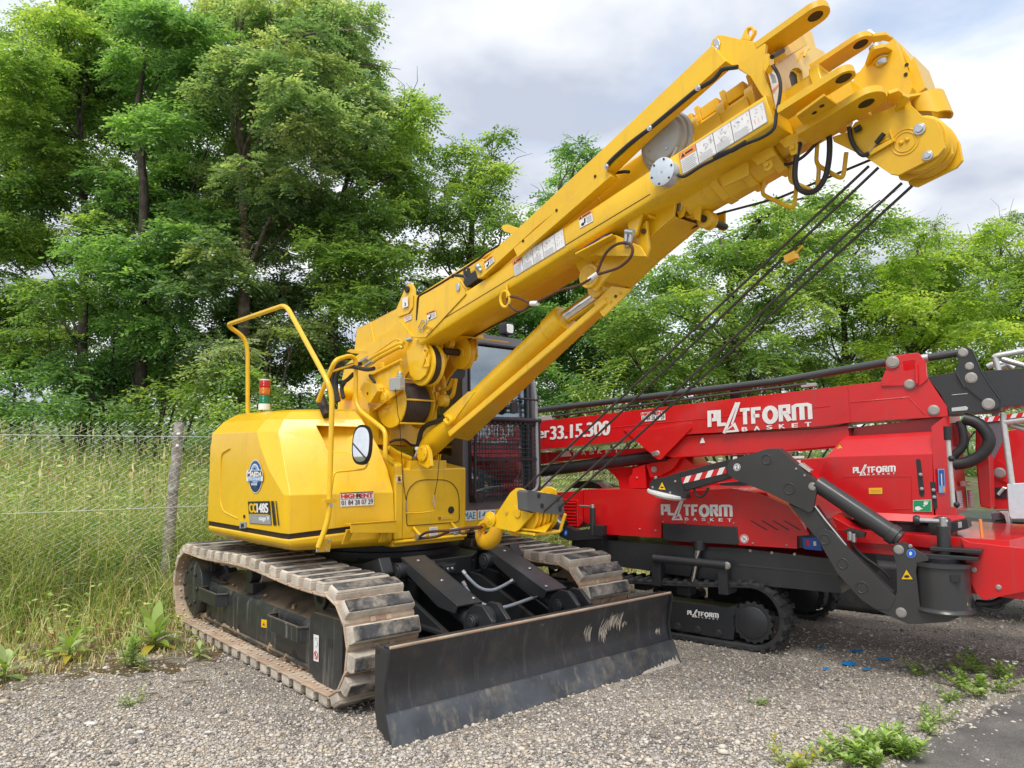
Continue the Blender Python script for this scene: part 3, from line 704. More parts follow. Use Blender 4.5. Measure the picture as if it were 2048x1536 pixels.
def crown(name, clumps, depth, pal, parent, leaves=1.0, pairs=4, Lr=(.20, .34), ll=.078, lw=.020, spray=.42, fill=False):
    """clumps: (u, v, radius) seen from the yard at their own depth; each is filled with drooping leaf sprays."""
    allv, allm = [], []
    if fill: clumps = list(clumps) + [(c[0] + random.uniform(-.6, .6) * c[2], c[1] + random.uniform(-.5, .7) * c[2], c[2] * .9, random.uniform(.6, 2.2)) for c in clumps]
    for c in clumps:
        u, v, rp = c[:3]; dp = depth + (c[3] if len(c) > 3 else random.uniform(-1.2, 1.2)); ctr = np.array(WG.P((u, v), 1, dp)); rad = rp * dp / FPX
        ns = max(3, int(10 * (rad / .7) ** 1.5))
        for q in range(ns):
            dirv = nrm(rng.normal(0, 1, 3)); rr = rad * rng.random() ** .45; sc = ctr + dirv * rr * np.array([1, .95, .88]); sr = spray * rng.uniform(.6, 1.3) * min(1.2, max(.45, rad / .7))
            k = int(leaves * 96 * (sr / spray)); th = rng.uniform(0, 6.28, k); r_ = sr * rng.random(k) ** .55; tilt = rng.normal(0, .22, 2)
            off = np.stack([r_ * np.cos(th), r_ * np.sin(th), -.35 * r_ * r_ / sr + rng.normal(0, .05, k) + tilt[0] * r_ * np.cos(th) + tilt[1] * r_ * np.sin(th)], -1)
            P_ = sc + off; D_ = nrm(np.stack([np.cos(th), np.sin(th), rng.uniform(-.45, .25, k)], -1) + rng.normal(0, .35, (k, 3))); U_ = nrm(np.array([0, 0, 1.]) + rng.normal(0, .28, (k, 3)))
            L_ = rng.uniform(*Lr, k); lv = compound(P_, D_, U_, L_, pairs, ll, lw); mi_ = rng.choice(3, p=[.30, .42, .28]); mm = np.where(rng.random(k) < .75, mi_, rng.choice(3, k))
            allv.append(lv.reshape(-1, 4, 3)); allm.append(np.repeat(mm, lv.shape[1]))
    inv = np.array(ROOTINV[parent.name]); return mesh_np(name, np.concatenate(allv), 4, LQ, LEAF[pal], np.concatenate(allm), parent, inv)
def tree(name, label, cat, trunk, depth, clumps, pal, tr=.095, bark='bark', group=None, base_z=.6, limbs=True, **kw):
    """trunk: pixel path from the base up, at the tree's depth."""
    pts = [WG.P(p, 1, depth) for p in trunk]; base = Vector((pts[0].x, pts[0].y, base_z)); t = thing(name, tuple(base), 0, label, cat, group); b = MB()
    path = [base] + pts[1:] if len(pts) > 1 else [base, base + Vector((0, 0, 2))]
    b.tube(path, tr, bark, 9, fillet=.5, taper=.25)
    if limbs:
        for c in clumps:
            tgt = WG.P(c[:2], 1, depth + (c[3] if len(c) > 3 else random.uniform(-.6, .6))); cand = [p for p in path if p.z < tgt.z - .3] or [path[0]]; st0 = max(cand, key=lambda p: p.z - .5 * (p - tgt).length)
            if (tgt - st0).length > 6: continue
            mid_ = st0.lerp(tgt, .5) + Vector((random.uniform(-.2, .2), random.uniform(-.2, .2), random.uniform(-.1, .35))); b.tube([st0, mid_, tgt, tgt + (tgt - mid_) * .5], tr * .26, bark, 6, fillet=.4, taper=.15)
            for q in range(3): e_ = tgt + Vector((random.uniform(-.6, .6), random.uniform(-.5, .5), random.uniform(-.3, .5))); b.tube([mid_.lerp(tgt, .6), tgt.lerp(e_, .5) + Vector((0, 0, .08)), e_], tr * .08, bark, 5, taper=.3)
    b.build("trunk", t, smooth=60); crown("crown", clumps, depth, pal, t, **kw); return t
BT = "trees in the row behind the fence"
tree("robinia_tree", "bright green locust tree filling the far left edge behind the fence", "tree", [(165, 900), (165, 700), (172, 450), (160, 280), (180, 60)], 12.6,
     [(40, 130, 75), (130, 60, 70), (215, 30, 70), (60, 240, 80), (160, 190, 85), (230, 130, 70), (40, 360, 85), (150, 330, 75), (60, 480, 75), (195, 470, 60), (30, 600, 75), (130, 590, 60), (20, 700, 60), (100, 690, 60), (-60, 200, 90), (-60, 450, 90)], 'mid', group=BT, leaves=1.15, fill=True)
tree("robinia_tree", "tall dark crowned locust tree with a bare trunk left of the crane handrail", "tree", [(285, 900), (283, 600), (290, 360), (268, 250), (290, 120), (330, 10)], 12.0,
     [(300, 30, 70), (380, 70, 75), (320, 140, 75), (250, 230, 55), (400, 180, 75), (340, 260, 70), (410, 310, 75), (260, 380, 65), (340, 400, 75), (230, 520, 75), (320, 520, 80), (400, 440, 80), (230, 640, 75), (330, 650, 80), (160, 740, 55), (260, 740, 60), (360, 750, 60)], 'deep', group=BT, leaves=1.15, fill=True)
tree("ash_tree", "grey green feathery ash tree reaching the top of the picture", "tree", [(490, 900), (488, 560), (486, 330), (470, 150), (490, 10)], 11.6,
     [(470, 30, 70), (550, 40, 70), (630, 20, 60), (700, 60, 62), (740, 130, 45), (620, 110, 70), (530, 130, 70), (460, 170, 60), (690, 190, 65), (600, 220, 75), (510, 260, 70), (740, 240, 32), (650, 300, 65), (560, 340, 75), (470, 370, 75), (640, 390, 65), (530, 450, 80), (440, 520, 80), (560, 560, 75), (480, 640, 75), (590, 660, 65), (430, 720, 65), (540, 740, 55)], 'grey', bark='bark2', group=BT, leaves=1.25, Lr=(.18, .30), ll=.075, fill=True)
tree("ash_tree", "bushy green ash tree at the right end of the tall left group", "tree", [(668, 900), (665, 640), (672, 500), (690, 350), (760, 260)], 12.4,
     [(835, 212, 34), (800, 250, 36), (770, 300, 45), (820, 290, 35), (720, 330, 55), (790, 350, 48), (700, 420, 60), (775, 420, 52), (820, 410, 26), (740, 500, 60), (660, 510, 60), (800, 500, 35), (690, 590, 65), (760, 600, 50), (650, 680, 60), (720, 690, 50)], 'mid', group=BT, leaves=1.1, fill=True)
tree("robinia_tree", "narrow locust tree standing against the sky left of the yellow boom", "tree", [(930, 900), (935, 620), (945, 450), (940, 330)], 13.5,
     [(920, 300, 34), (985, 290, 34), (950, 350, 42), (905, 370, 36), (1005, 340, 34), (975, 410, 50), (910, 440, 46), (1010, 440, 40), (875, 425, 26), (860, 500, 44), (940, 500, 55), (1010, 520, 45), (850, 570, 40), (790, 560, 40), (900, 590, 50), (830, 640, 45)], 'mid', tr=.10, group=BT, leaves=1.0)
tree("robinia_tree", "slim locust tree top showing just above the middle of the boom", "tree", [(1130, 900), (1125, 600), (1120, 460), (1150, 330)], 14.5,
     [(1165, 300, 26), (1145, 330, 32), (1120, 380, 32), (1180, 350, 24), (1090, 400, 30), (1150, 400, 40), (1110, 450, 40), (1070, 470, 32), (1060, 540, 42), (1130, 540, 45)], 'deep', tr=.09, group=BT, leaves=.9)
tree("robinia_tree", "spreading locust tree with layered foliage behind the hoist ropes", "tree", [(1470, 900), (1472, 700), (1455, 560), (1500, 450), (1580, 400)], 12.2,
     [(1590, 420, 42), (1520, 450, 55), (1650, 400, 32), (1440, 480, 50), (1600, 500, 55), (1480, 540, 60), (1350, 560, 55), (1400, 610, 60), (1540, 600, 60), (1290, 620, 50), (1330, 690, 55), (1450, 690, 60), (1240, 680, 45), (1210, 620, 35), (1560, 690, 55), (1620, 600, 42), (1390, 740, 45), (1500, 760, 45), (1270, 740, 40), (1660, 470, 30)], 'mid', group=BT, leaves=1.0, fill=True)
tree("robinia_tree", "sparse dark stemmed locust tree between the ropes and the bright tree", "tree", [(1695, 900), (1692, 740), (1688, 640), (1672, 520)], 14.0,
     [(1700, 640, 50), (1660, 590, 45), (1680, 540, 34), (1720, 480, 30), (1640, 560, 30), (1720, 600, 34), (1660, 650, 34), (1730, 680, 34), (1640, 720, 36), (1690, 760, 36), (1760, 540, 26), (1610, 680, 36), (1740, 430, 24), (1790, 450, 24)], 'mid', tr=.10, group=BT, leaves=.95)
tree("robinia_tree", "bright yellow green locust tree above the red boom end at right", "tree", [(1830, 900), (1828, 720), (1822, 600), (1835, 500)], 12.6,
     [(1850, 500, 48), (1800, 530, 48), (1900, 520, 48), (1770, 590, 48), (1850, 590, 62), (1930, 580, 52), (1790, 660, 55), (1880, 670, 58), (1960, 650, 50), (1750, 700, 40), (1940, 730, 45), (1830, 740, 45), (1990, 720, 40), (1720, 740, 34)], 'bright', group=BT, leaves=1.15, spray=.5, fill=True)
tree("robinia_tree", "yellow green locust tree cut by the right edge of the photo", "tree", [(2080, 900), (2080, 700), (2060, 560)], 13.6,
     [(1990, 540, 44), (2050, 520, 50), (2010, 600, 52), (2070, 620, 50), (2030, 690, 50), (1985, 470, 30), (2120, 560, 60), (2100, 700, 60)], 'bright', group=BT, leaves=1.0)
tree("far_tree", "thin dark tree top behind the bright tree at right", "tree", [(1870, 900), (1868, 600), (1880, 470)], 19.0, [(1800, 455, 16), (1870, 450, 20), (1885, 480, 24), (1840, 490, 24)], 'grey', tr=.08, leaves=.6)
tree("far_tree", "leaning dark tree top rising above the right edge trees", "tree", [(1990, 900), (1985, 600), (2010, 450)], 19.0, [(2015, 440, 20), (1980, 470, 24), (2045, 460, 24), (1945, 480, 18), (2030, 500, 30), (1960, 510, 26)], 'grey', tr=.08, leaves=.7)
tree("robinia_tree", "dark locust tree filling the space behind the crane cab and boom", "tree", [(1120, 900), (1122, 720), (1140, 560)], 14.8,
     [(1060, 560, 50), (1130, 590, 55), (1200, 560, 50), (1010, 600, 50), (1080, 640, 55), (1160, 650, 55), (1230, 630, 50), (1020, 680, 50), (1270, 680, 45), (1120, 710, 55), (1200, 720, 50), (960, 640, 50)], 'deep', tr=.09, group=BT, leaves=1.1, fill=True)
# understory bushes
def shrub(label, clumps, depth, pal, **kw):
    c0 = WG.P(clumps[0][:2], 1, depth); t = thing("shrub", (c0.x, c0.y, .7), 0, label, "shrub", "bushes under the trees"); b = MB()
    for c in clumps:
        q = WG.P(c[:2], 1, depth); b.tube([Vector((c0.x, c0.y, .7)) + Vector((random.uniform(-.3, .3), 0, 0)), q.lerp(c0, .3) - Vector((0, 0, .2)), q], .02, 'bark', 5)
    b.build("stems", t); crown("foliage", clumps, depth, pal, t, **kw); return t
shrub("dark leafy bush at the far left under the locust trees", [(30, 770, 60), (-40, 800, 60), (90, 800, 50), (20, 830, 45)], 12.0, 'deep', pairs=2, ll=.085, lw=.026, leaves=1.0)
shrub("dark bush behind the fence left of the post", [(180, 790, 55), (240, 810, 50), (150, 830, 40), (220, 760, 40)], 12.0, 'deep', pairs=2, ll=.08, lw=.024)
shrub("mid green bush behind the fence post", [(330, 790, 50), (390, 810, 50), (300, 830, 40), (420, 780, 45)], 11.6, 'mid', pairs=2, ll=.08, lw=.022)
shrub("brighter bush left of the crane signal lamp", [(470, 800, 50), (510, 760, 40), (440, 840, 40), (540, 800, 45), (490, 830, 40)], 11.2, 'mid', pairs=3, ll=.07, lw=.018)
shrub("bush right of the crane signal lamp behind the hood", [(600, 790, 45), (650, 770, 45), (620, 820, 40), (690, 790, 45), (740, 790, 50)], 12.0, 'deep', pairs=2, ll=.08, lw=.022)
shrub("shaded bush seen behind the crane cab", [(860, 700, 55), (930, 690, 60), (800, 720, 55), (1000, 700, 55), (900, 780, 60), (1000, 790, 60), (1080, 760, 55), (1080, 690, 45)], 14.0, 'deep', pairs=3, ll=.078, lw=.021, fill=True)
shrub("dark understory bush behind the red boom", [(1200, 780, 50), (1300, 780, 50), (1400, 770, 50), (1240, 720, 40), (1350, 720, 40), (1480, 790, 45), (1130, 800, 50)], 13.6, 'deep', pairs=3, ll=.078, lw=.021, fill=True)
shrub("dark understory bush near the end of the red boom", [(1560, 760, 45), (1640, 760, 45), (1720, 750, 45), (1800, 760, 45), (1600, 720, 35), (1900, 770, 50), (2000, 770, 50), (2080, 770, 50)], 14.4, 'deep', pairs=3, ll=.078, lw=.021, fill=True)
# butterfly bush with long pale leaves
t = thing("butterfly_bush", tuple(WG.P((1185, 850), 1, 10.6)), 0, "pale leaved butterfly bush rising behind the red boom", "shrub"); b = MB(); s2 = MB()
bp = WG.P((1185, 850), 1, 10.6)
for px in ((1135, 770), (1165, 715), (1190, 735), (1215, 765), (1240, 730), (1252, 722), (1150, 790), (1205, 790), (1230, 800), (1175, 760)):
    tip = WG.P(px, 1, 10.6 + random.uniform(-.25, .25)); mid_ = bp.lerp(tip, .5) + Vector((random.uniform(-.1, .1), 0, .1)); s2.tube([bp, mid_, tip], .008, 'stem', 5, taper=.4)
    for k in range(16):
        tt = .3 + .7 * k / 15; q = (bp.lerp(mid_, tt * 2) if tt < .5 else mid_.lerp(tip, tt * 2 - 1))
        for sg in (0, math.pi): aa = k * 1.57 + sg + random.uniform(-.3, .3); broad_leaf(b, q, (math.cos(aa), math.sin(aa), .35), .15 * (1.25 - .6 * tt), .017, random.choice(('l2', 'l2', 'l1')), .5)
b.build("leaves", t, smooth=60); s2.build("stems", t)
# far wood, one mass
K = 26000; x = rng.uniform(-34, 46, K); y = rng.uniform(27, 33, K); top = 3.2 + 1.1 * np.sin(x * .35) + .7 * np.sin(x * 1.3 + 1); z = rng.random(K) ** .8 * top
a = rng.uniform(0, 6.28, K); P_ = np.stack([x, y, z], -1); lv = compound(P_, nrm(np.stack([np.cos(a), np.sin(a), rng.uniform(-.4, .4, K)], -1)), nrm(np.array([0, 0, 1.]) + rng.normal(0, .4, (K, 3))), rng.uniform(.3, .6, K), 2, .20, .07).reshape(-1, 4, 3)
tag(mesh_np("distant_wood", lv, 4, LQ, LEAF['grey'], rng.choice(3, len(lv))), kind='stuff')
# ================================================================== YELLOW CRAWLER CRANE
crane = thing("crawler_crane", tuple(UG.o), R(-49.2),
              "yellow compact crawler crane with a black dozer blade and raised telescopic boom", "crane")
Uf, Ur, Uz = UG.a; Hf, Hr, Hz = HG.a; Bb, Br, Bn = BG.a

# ---- tracks: chain band plus one shoe per link
TR, TC, TZ = 0.382, 1.295, 0.382
def track_path(s, per=4 * 1.295 + 2 * math.pi * 0.382):
    s %= per; L = 2 * TC; A = math.pi * TR
    if s < L: return (-TC + s, TZ - TR, -1, s)
    s -= L
    if s < A:
        a = -math.pi / 2 + s / TR; return (TC + TR * math.cos(a), TZ + TR * math.sin(a), 1, a)
    s -= A
    if s < L:
        sag = 0.018 * math.sin(math.pi * s / L) - 0.012 * math.sin(3 * math.pi * s / L)
        return (TC - s, TZ + TR + sag, 2, s)
    s -= L; a = math.pi / 2 + s / TR
    return (-TC + TR * math.cos(a), TZ + TR * math.sin(a), 3, a)
PER = 4 * TC + 2 * math.pi * TR; NSH = 42
def shoe_matrix(i, rc):
    s = (i + 0.37) * PER / NSH; e = 0.01
    p = track_path(s); a = track_path(s - e); b = track_path(s + e)
    t = Vector((b[0] - a[0], 0, b[1] - a[1])).normalized(); n = Vector((t.z, 0, -t.x))   # outward
    y = n.cross(t)
    return Matrix(((t.x, y.x, n.x, p[0]), (t.y, y.y, n.y, -rc), (t.z, y.z, n.z, p[1]), (0, 0, 0, 1)))
sb = MB(); LG = G((0, 0, 0), (1, 0, 0), (0, 1, 0), (0, 0, 1))
sb.box(LG, (-.084, .084), (-.25, .25), (-.096, -.080), 'shoe')
sb.box(LG, (.066, .096), (-.25, .25), (-.088, -.074), 'shoe')
def frus(x0, y0, z0, x1, y1, z1):
    return [Vector((sx * x0, sy * y0, z0)) for sx, sy in ((-1, -1), (1, -1), (1, 1), (-1, 1))] + [Vector((sx * x1, sy * y1, z1)) for sx, sy in ((-1, -1), (1, -1), (1, 1), (-1, 1))]
sb.hexa(frus(.054, .244, -.0805, .053, .243, -.025), 'shoedust')
sb.hexa(frus(.0532, .2432, -.0253, .046, .232, -.008), 'shoedust')
sb.hexa(frus(.0465, .2325, -.0085, .036, .205, .0005), 'pad')
for yy in (-.055, .055):
    sb.box(LG, (-.07, .05), (yy - .016, yy + .016), (-.15, -.096), 'shoe')
    sb.box(LG, (.058, .092), (yy - .02, yy + .02), (-.10, -.062), 'shoe')
for yy in (-.2, -.15, .15, .2):
    for xx in (-.03, .03):
        sb.cyl((xx, yy, -.096), (xx, yy, -.108), .012, 'shoedust', 6)
shoe0 = None
for side in (1, -1):
    cb = MB()                                            # chain links and pins between the shoes
    ring = []
    for i in range(168):
        p = track_path(i * PER / 168); q = track_path(i * PER / 168 + .01)
        t = Vector((q[0] - p[0], q[1] - p[1])).normalized(); n = Vector((t.y, -t.x))
        ring.append((p, n))
    for yy in (-.06, .06):
        loop = []
        for p, n in ring:
            o0 = -.098; o1 = -.150 - .012 * (len(loop) % 4 < 2)
            loop.append([UG.w(p[0] + n.x * a, side * 1.0 + yy + c, p[1] + n.y * a) for a, c in ((o0, -.02), (o0, .02), (o1, .02), (o1, -.02))])
        cb.loft(loop + [loop[0]], 'shoe', cap=False)
    band = cb.build("crawler_track", crane)
    for i in range(NSH):
        if shoe0 is None:
            o = sb.build("track_shoe", band, bevel=.006, inv=Matrix.Identity(4)); shoe0 = o
        else:
            o = shoe0.copy(); COL.objects.link(o); o.parent = band
        o.matrix_local = shoe_matrix(i, side * 1.0)

# ---- track frames with handles, lugs, idler guard, rollers, sprocket and mud
def sidebox(mb, f0, f1, prof, m):                         # prof: (r, z) outline swept along f
    mb.prism([UG.w(f0, r, z) for r, z in prof], (f1 - f0) * Uf, m)
for s in (1, -1):
    b = MB()
    sidebox(b, -1.1, .93, [(s * .82, .13), (s * 1.12, .13), (s * 1.13, .16), (s * 1.13, .40), (s * 1.11, .44), (s * .98, .50), (s * .82, .52)], 'blackdust')
    b.box(UG, (-1.1, .93), sorted((s * 1.1, s * 1.15)), (.125, .15), 'blackdust')
    fr = b.build("track_frame", crane, bevel=.012)
    g = MB()                                              # idler guard at the front end of the frame
    g.prism([UG.w(f, s * 1.17, z) for f, z in ((.94, .47), (1.0, .52), (1.36, .53), (1.40, .50), (1.40, .20), (1.33, .07), (1.1, .08), (.94, .15))], -s * .30 * Ur, 'blackdust')
    g.box(UG, (1.21, 1.28), sorted((s * 1.165, s * 1.173)), (.34, .40), 'ink')
    g.box(UG, (1.0, 1.25), sorted((s * .9, s * 1.08)), (.52, .545), 'blackdust')
    g.build("idler_guard", crane, bevel=.015)
    for f0, f1 in ((-1.06, -.60), (.36, .92)):
        h = MB()
        h.tube([UG.w(f0, s * 1.13, .405), UG.w(f0 + .03, s * 1.215, .405), UG.w(f1 - .03, s * 1.215, .405), UG.w(f1, s * 1.13, .405)], .012, 'blackdust', 6)
        h.prism([UG.w(f0, s * 1.13, .40), UG.w(f0 + .03, s * 1.222, .40), UG.w(f1 - .03, s * 1.222, .40), UG.w(f1, s * 1.13, .40), UG.w(f1 - .01, s * 1.13, .40), UG.w(f1 - .04, s * 1.208, .40), UG.w(f0 + .04, s * 1.208, .40), UG.w(f0 + .01, s * 1.13, .40)], -.09 * Uz, 'blackdust')
        h.build("step_loop", crane, bevel=.004)
    for f0, zc in ((-1.16, .56), (.95, .60)):
        l = MB()
        c = (f0, zc); rad = .085
        outl = [UG.w(c[0] + rad * math.cos(a), s * 1.10, c[1] + rad * math.sin(a)) for a in [R(200 - i * 20) for i in range(14)]] + [UG.w(f0 + .42, s * 1.10, .47), UG.w(f0 - .02, s * 1.10, .40)]
        hole = [UG.w(c[0] + .052 * math.cos(R(i * 30)), s * 1.10, c[1] + .052 * math.sin(R(i * 30))) for i in range(12)]
        l.prism(outl, -s * .03 * Ur, 'blackdust', [hole])
        l.build("lashing_lug", crane, bevel=.004)
    c = MB()
    c.box(UG, (-.34, -.18), sorted((s * 1.00, s * 1.10)), (.46, .54), 'blackdust')
    c.cyl(UG.w(-.26, s * 1.10, .60), UG.w(-.26, s * .85, .60), .06, 'blackdust', 18)
    c.cyl(UG.w(-.26, s * 1.02, .60), UG.w(-.26, s * .90, .60), .075, 'shoedust', 18)
    c.build("carrier_roller", crane, bevel=.006)
    for k in range(7):
        f = -1.0 + k * .33
        m = MB(); m.cyl(UG.w(f, s * 1.10, .165), UG.w(f, s * .88, .165), .075, 'mud', 14); m.cyl(UG.w(f, s * 1.13, .165), UG.w(f, s * 1.08, .165), .05, 'blackdust', 12)
        m.build("track_roller", crane, bevel=.006)
    d = MB()
    for k in range(130 if s > 0 else 30):
        d.ball(UG.w(random.uniform(-1.25, 1.15), s * random.uniform(1.0, 1.13), random.uniform(.08, .15)), random.uniform(.016, .045), 'mud', 6, .22, (1.3, 1.0, .85))
    for k in range(70 if s > 0 else 0):
        d.ball(UG.w(random.uniform(-1.2, 1.2), s * random.uniform(.95, 1.12), random.choice((.085, .47, .085))), random.uniform(.008, .02), 'mud', 4, .3)
    tag(d.build("caked_mud", crane), kind='stuff')
    d = MB()
    d.lathe(UG.w(-TC, s * 1.20, TZ), -s * Ur, [(0, .10), (.005, .20), (.02, .235), (.22, .24), (.24, .27), (.32, .27)], 'blackdust', 30)
    for i in range(8):
        a = i * math.pi / 4; d.bolt(UG.w(-TC + .16 * math.cos(a), s * 1.20, TZ + .16 * math.sin(a)), s * Ur, .018, 'blackdust', .012)
    d.build("travel_drive", crane, bevel=.006)
    d = MB()
    d.lathe(UG.w(TC, s * 1.06, TZ), -s * Ur, [(0, .2), (.0, .24), (.03, .25), (.035, .225), (.1, .225), (.105, .25), (.13, .25)], 'shoe', 30)
    d.build("idler_wheel", crane)
for (px, nm) in (([(523.5, 1238), (534.5, 1240), (534, 1256), (523, 1254)], 'yellowv'),):
    dc = Dec(*[UG.P(p, 1, 1.131) for p in px]); dc.board(nm); dc.poly([(.2, .2), (.5, .75), (.8, .2)], 'orange'); dc.ell(.5, .4, .12, .12, 'ink', 2); dc.build("warning_sticker", crane)
dc = Dec(*[UG.P(p, 1, 1.171) for p in ((628, 1268), (638.5, 1271), (638, 1324), (628, 1321))])
dc.board('white'); dc.ell(.5, .23, .40, .16, 'redv', 1); dc.ell(.5, .23, .28, .115, 'white', 2); dc.stroke([(.3, .32), (.7, .14)], .05, 'redv', 3, .25); dc.ell(.5, .25, .06, .08, 'ink', 3)
dc.ell(.5, .68, .36, .14, 'inkgrey', 1); dc.ell(.5, .68, .32, .125, 'white', 2); dc.rect(.2, .86, .8, .88, 'inkgrey'); dc.build("warning_sticker", crane)

# ---- car body, slewing ring
b = MB()
b.box(UG, (-.75, .72), (-.80, .80), (.34, .60), 'black')
b.prism([UG.w(f, r, .60) for f, r in ((-.7, -.5), (.62, -.5), (.80, -.3), (.80, .3), (.62, .5), (-.7, .5))], .14 * Uz, 'black')
for s in (-1, 1):
    b.prism([UG.w(f, s * .66, z) for f, z in ((.35, .70), (.75, .76), (.96, .82), (1.02, .72), (.9, .40), (.5, .35))], -s * .1 * Ur, 'black')
b.box(UG, (.7, .78), (-.35, .35), (.36, .70), 'black')
b.build("car_body", crane, bevel=.012)
b = MB(); b.lathe(UG.w(0, 0, .72), Uz, [(0, .62), (.06, .62), (.065, .56), (.13, .56), (.135, .60), (.19, .60)], 'black', 40)
b.build("slewing_ring", crane)

# ---- blade lift arms, cylinder covers, clevises
for s in (1, -1):
    a = MB()
    a.prism([UG.w(f, s * .50, z) for f, z in ((.70, .62), (.95, .60), (1.62, .36), (1.98, .34), (1.98, .10), (1.5, .13), (.75, .30))], -s * .035 * Ur, 'black')
    a.prism([UG.w(f, s * .27, z) for f, z in ((.70, .62), (.95, .60), (1.62, .36), (1.98, .34), (1.98, .10), (1.5, .13), (.75, .30))], s * .035 * Ur, 'black')
    a.box(UG, (.75, 1.95), sorted((s * .30, s * .47)), (.12, .15), 'black')
    a.box(UG, (1.02, 1.62), sorted((s * .49, s * .535)), (.365, .395), 'dark')
    a.build("blade_arm", crane, bevel=.008)
    c = MB()
    T = lambda f, r, z: UG.w(f, s * r, z)
    L0, L1, Rr0, Rr1 = (1.01, .815), (1.70, .575), (.93, .80), (1.62, .565)
    top = [T(1.0, .50, .815), T(1.0, .29, .815), T(1.68, .29, .578), T(1.68, .50, .578)]
    nn = (top[1] - top[0]).cross(top[3] - top[0]).normalized(); nn = nn if nn.z > 0 else -nn
    c.prism(top, -nn * .016, 'dark')
    for rr in (.50, .29):
        pts = [T(1.0, rr, .815), T(1.68, rr, .578), T(1.65, rr, .52), T(1.46, rr, .535), T(1.09, rr, .70), T(1.02, rr, .76)]
        c.prism(pts, (-.016 if rr == .5 else .016) * s * Ur, 'dark')
    for t in (.12, .55, .93):
        c.bolt(top[0].lerp(top[3], t).lerp(top[1].lerp(top[2], t), .45 if t != .93 else .8), nn, .014, 'steel')
    c.build("cylinder_cover", crane, bevel=.005)
    c = MB()
    c.cyl(T(1.0, .395, .70), T(1.72, .395, .46), .055, 'black', 18)
    c.cyl(T(1.02, .55, .72), T(1.02, .24, .72), .06, 'black', 20)
    for k in (0, 1):
        c.cyl(T(1.02, .555 - k * .32, .72), T(1.02, .545 - k * .30, .72), .04, 'dark', 16)
    c.build("blade_cylinder", crane, bevel=.004)
    k = MB()
    for rr in (.455, .335):
        pts = [T(f, rr, z) for f, z in ((1.98, .30), (1.98, .52), (1.88, .60), (1.80, .60), (1.72, .55), (1.68, .46), (1.70, .30))]
        k.prism(pts, -s * .035 * Ur, 'black')
    k.cyl(T(1.80, .49, .49), T(1.80, .27, .49), .048, 'black', 20)
    k.cyl(T(1.80, .495, .49), T(1.80, .265, .49), .035, 'dark', 16)
    k.lathe(T(1.80, .42, .49), -s * Ur, [(0, .085), (.085, .085)], 'dark', 24)
    k.bolt(T(1.90, .30 if s > 0 else .46, .40), Uf, .016, 'steel')
    k.bolt(T(1.87, .455, .36), s * Ur, .016, 'steel')
    k.build("clevis", crane, bevel=.006)
for k0, pts in enumerate(([(925, 1142), (940, 1160), (960, 1178), (985, 1182), (1010, 1170), (1027, 1160)], [(925, 1163), (940, 1190), (965, 1210), (1000, 1218), (1040, 1205), (1080, 1190)])):
    h = MB(); w_ = [UG.P(p, 0, 1.14 + .14 * k0 + .05 * i) for i, p in enumerate(pts)]
    h.tube(w_, .0125, 'hosegrey', 10, fillet=.08)
    h.cyl(w_[0], w_[0].lerp(w_[1], .35), .017, 'steel', 10); h.cyl(w_[-1], w_[-1].lerp(w_[-2], .3), .017, 'steel', 10)
    h.build("hydraulic_hose", crane)
h = MB(); h.box(UG, (.86, 1.0), (.02, .13), (.66, .72), 'black')
for k in (0, .04): h.bolt(UG.w(1.0, .045 + k, .69), Uf, .013, 'steel')
h.box(UG, (.80, .86), (-.1, .2), (.64, .70), 'black'); h.build("valve_block", crane, bevel=.006)

# ---- dozer blade: curved mouldboard, bolted cutting edge, end plates
prof = [(2.055, .500), (2.030, .42), (2.012, .33), (2.008, .27), (2.018, .20), (2.040, .145)]
b = MB()
W = 1.235
back = [(f - .018, z) for f, z in reversed(prof)]
b.prism([UG.w(f, W, z) for f, z in prof + back], -2 * W * Ur, 'bladeface')
b.box(UG, (1.985, 2.055), (-W, W), (.494, .508), 'bladeface')
b.tube([UG.w(2.05, W, .503), UG.w(2.05, -W, .503)], .010, 'shoe', 8)
for z in (.10, .38): b.box(UG, (1.93, 2.0), (-W + .02, W - .02), (z, z + .10), 'black')
blade = b.build("dozer_blade", crane, bevel=.004)
b = MB(); b.prism([UG.w(f, 1.252, z) for f, z in ((2.043, .155), (2.058, .150), (2.128, .000), (2.108, .000))], -2.504 * Ur, 'edge')
for i in range(11):
    pass
b.build("cutting_edge", blade, bevel=.003)
for s in (1, -1):
    b = MB()
    b.prism([UG.w(f, s * 1.252, z) for f, z in ((1.925, .50), (2.055, .492), (2.062, .47), (2.022, .27), (2.045, .15), (2.10, .02), (1.96, .06), (1.93, .15))], -s * .018 * Ur, 'black')
    b.cyl(UG.w(1.955, s * 1.254, .47), UG.w(1.955, s * 1.250, .47), .017, 'seal', 14)
    b.build("end_plate", blade, bevel=.004)
b = MB()                                                   # dried mud smears on the blade face
zz_ = zoomed(740, 940, 3.103)
def onface(p):
    f, r, z = UG.loc(p)
    for (fa, za), (fb, zb) in zip(prof, prof[1:]):
        if zb <= z <= za: f = fa + (fb - fa) * (za - z) / (za - zb)
    return UG.w(f + .0035, r, z)
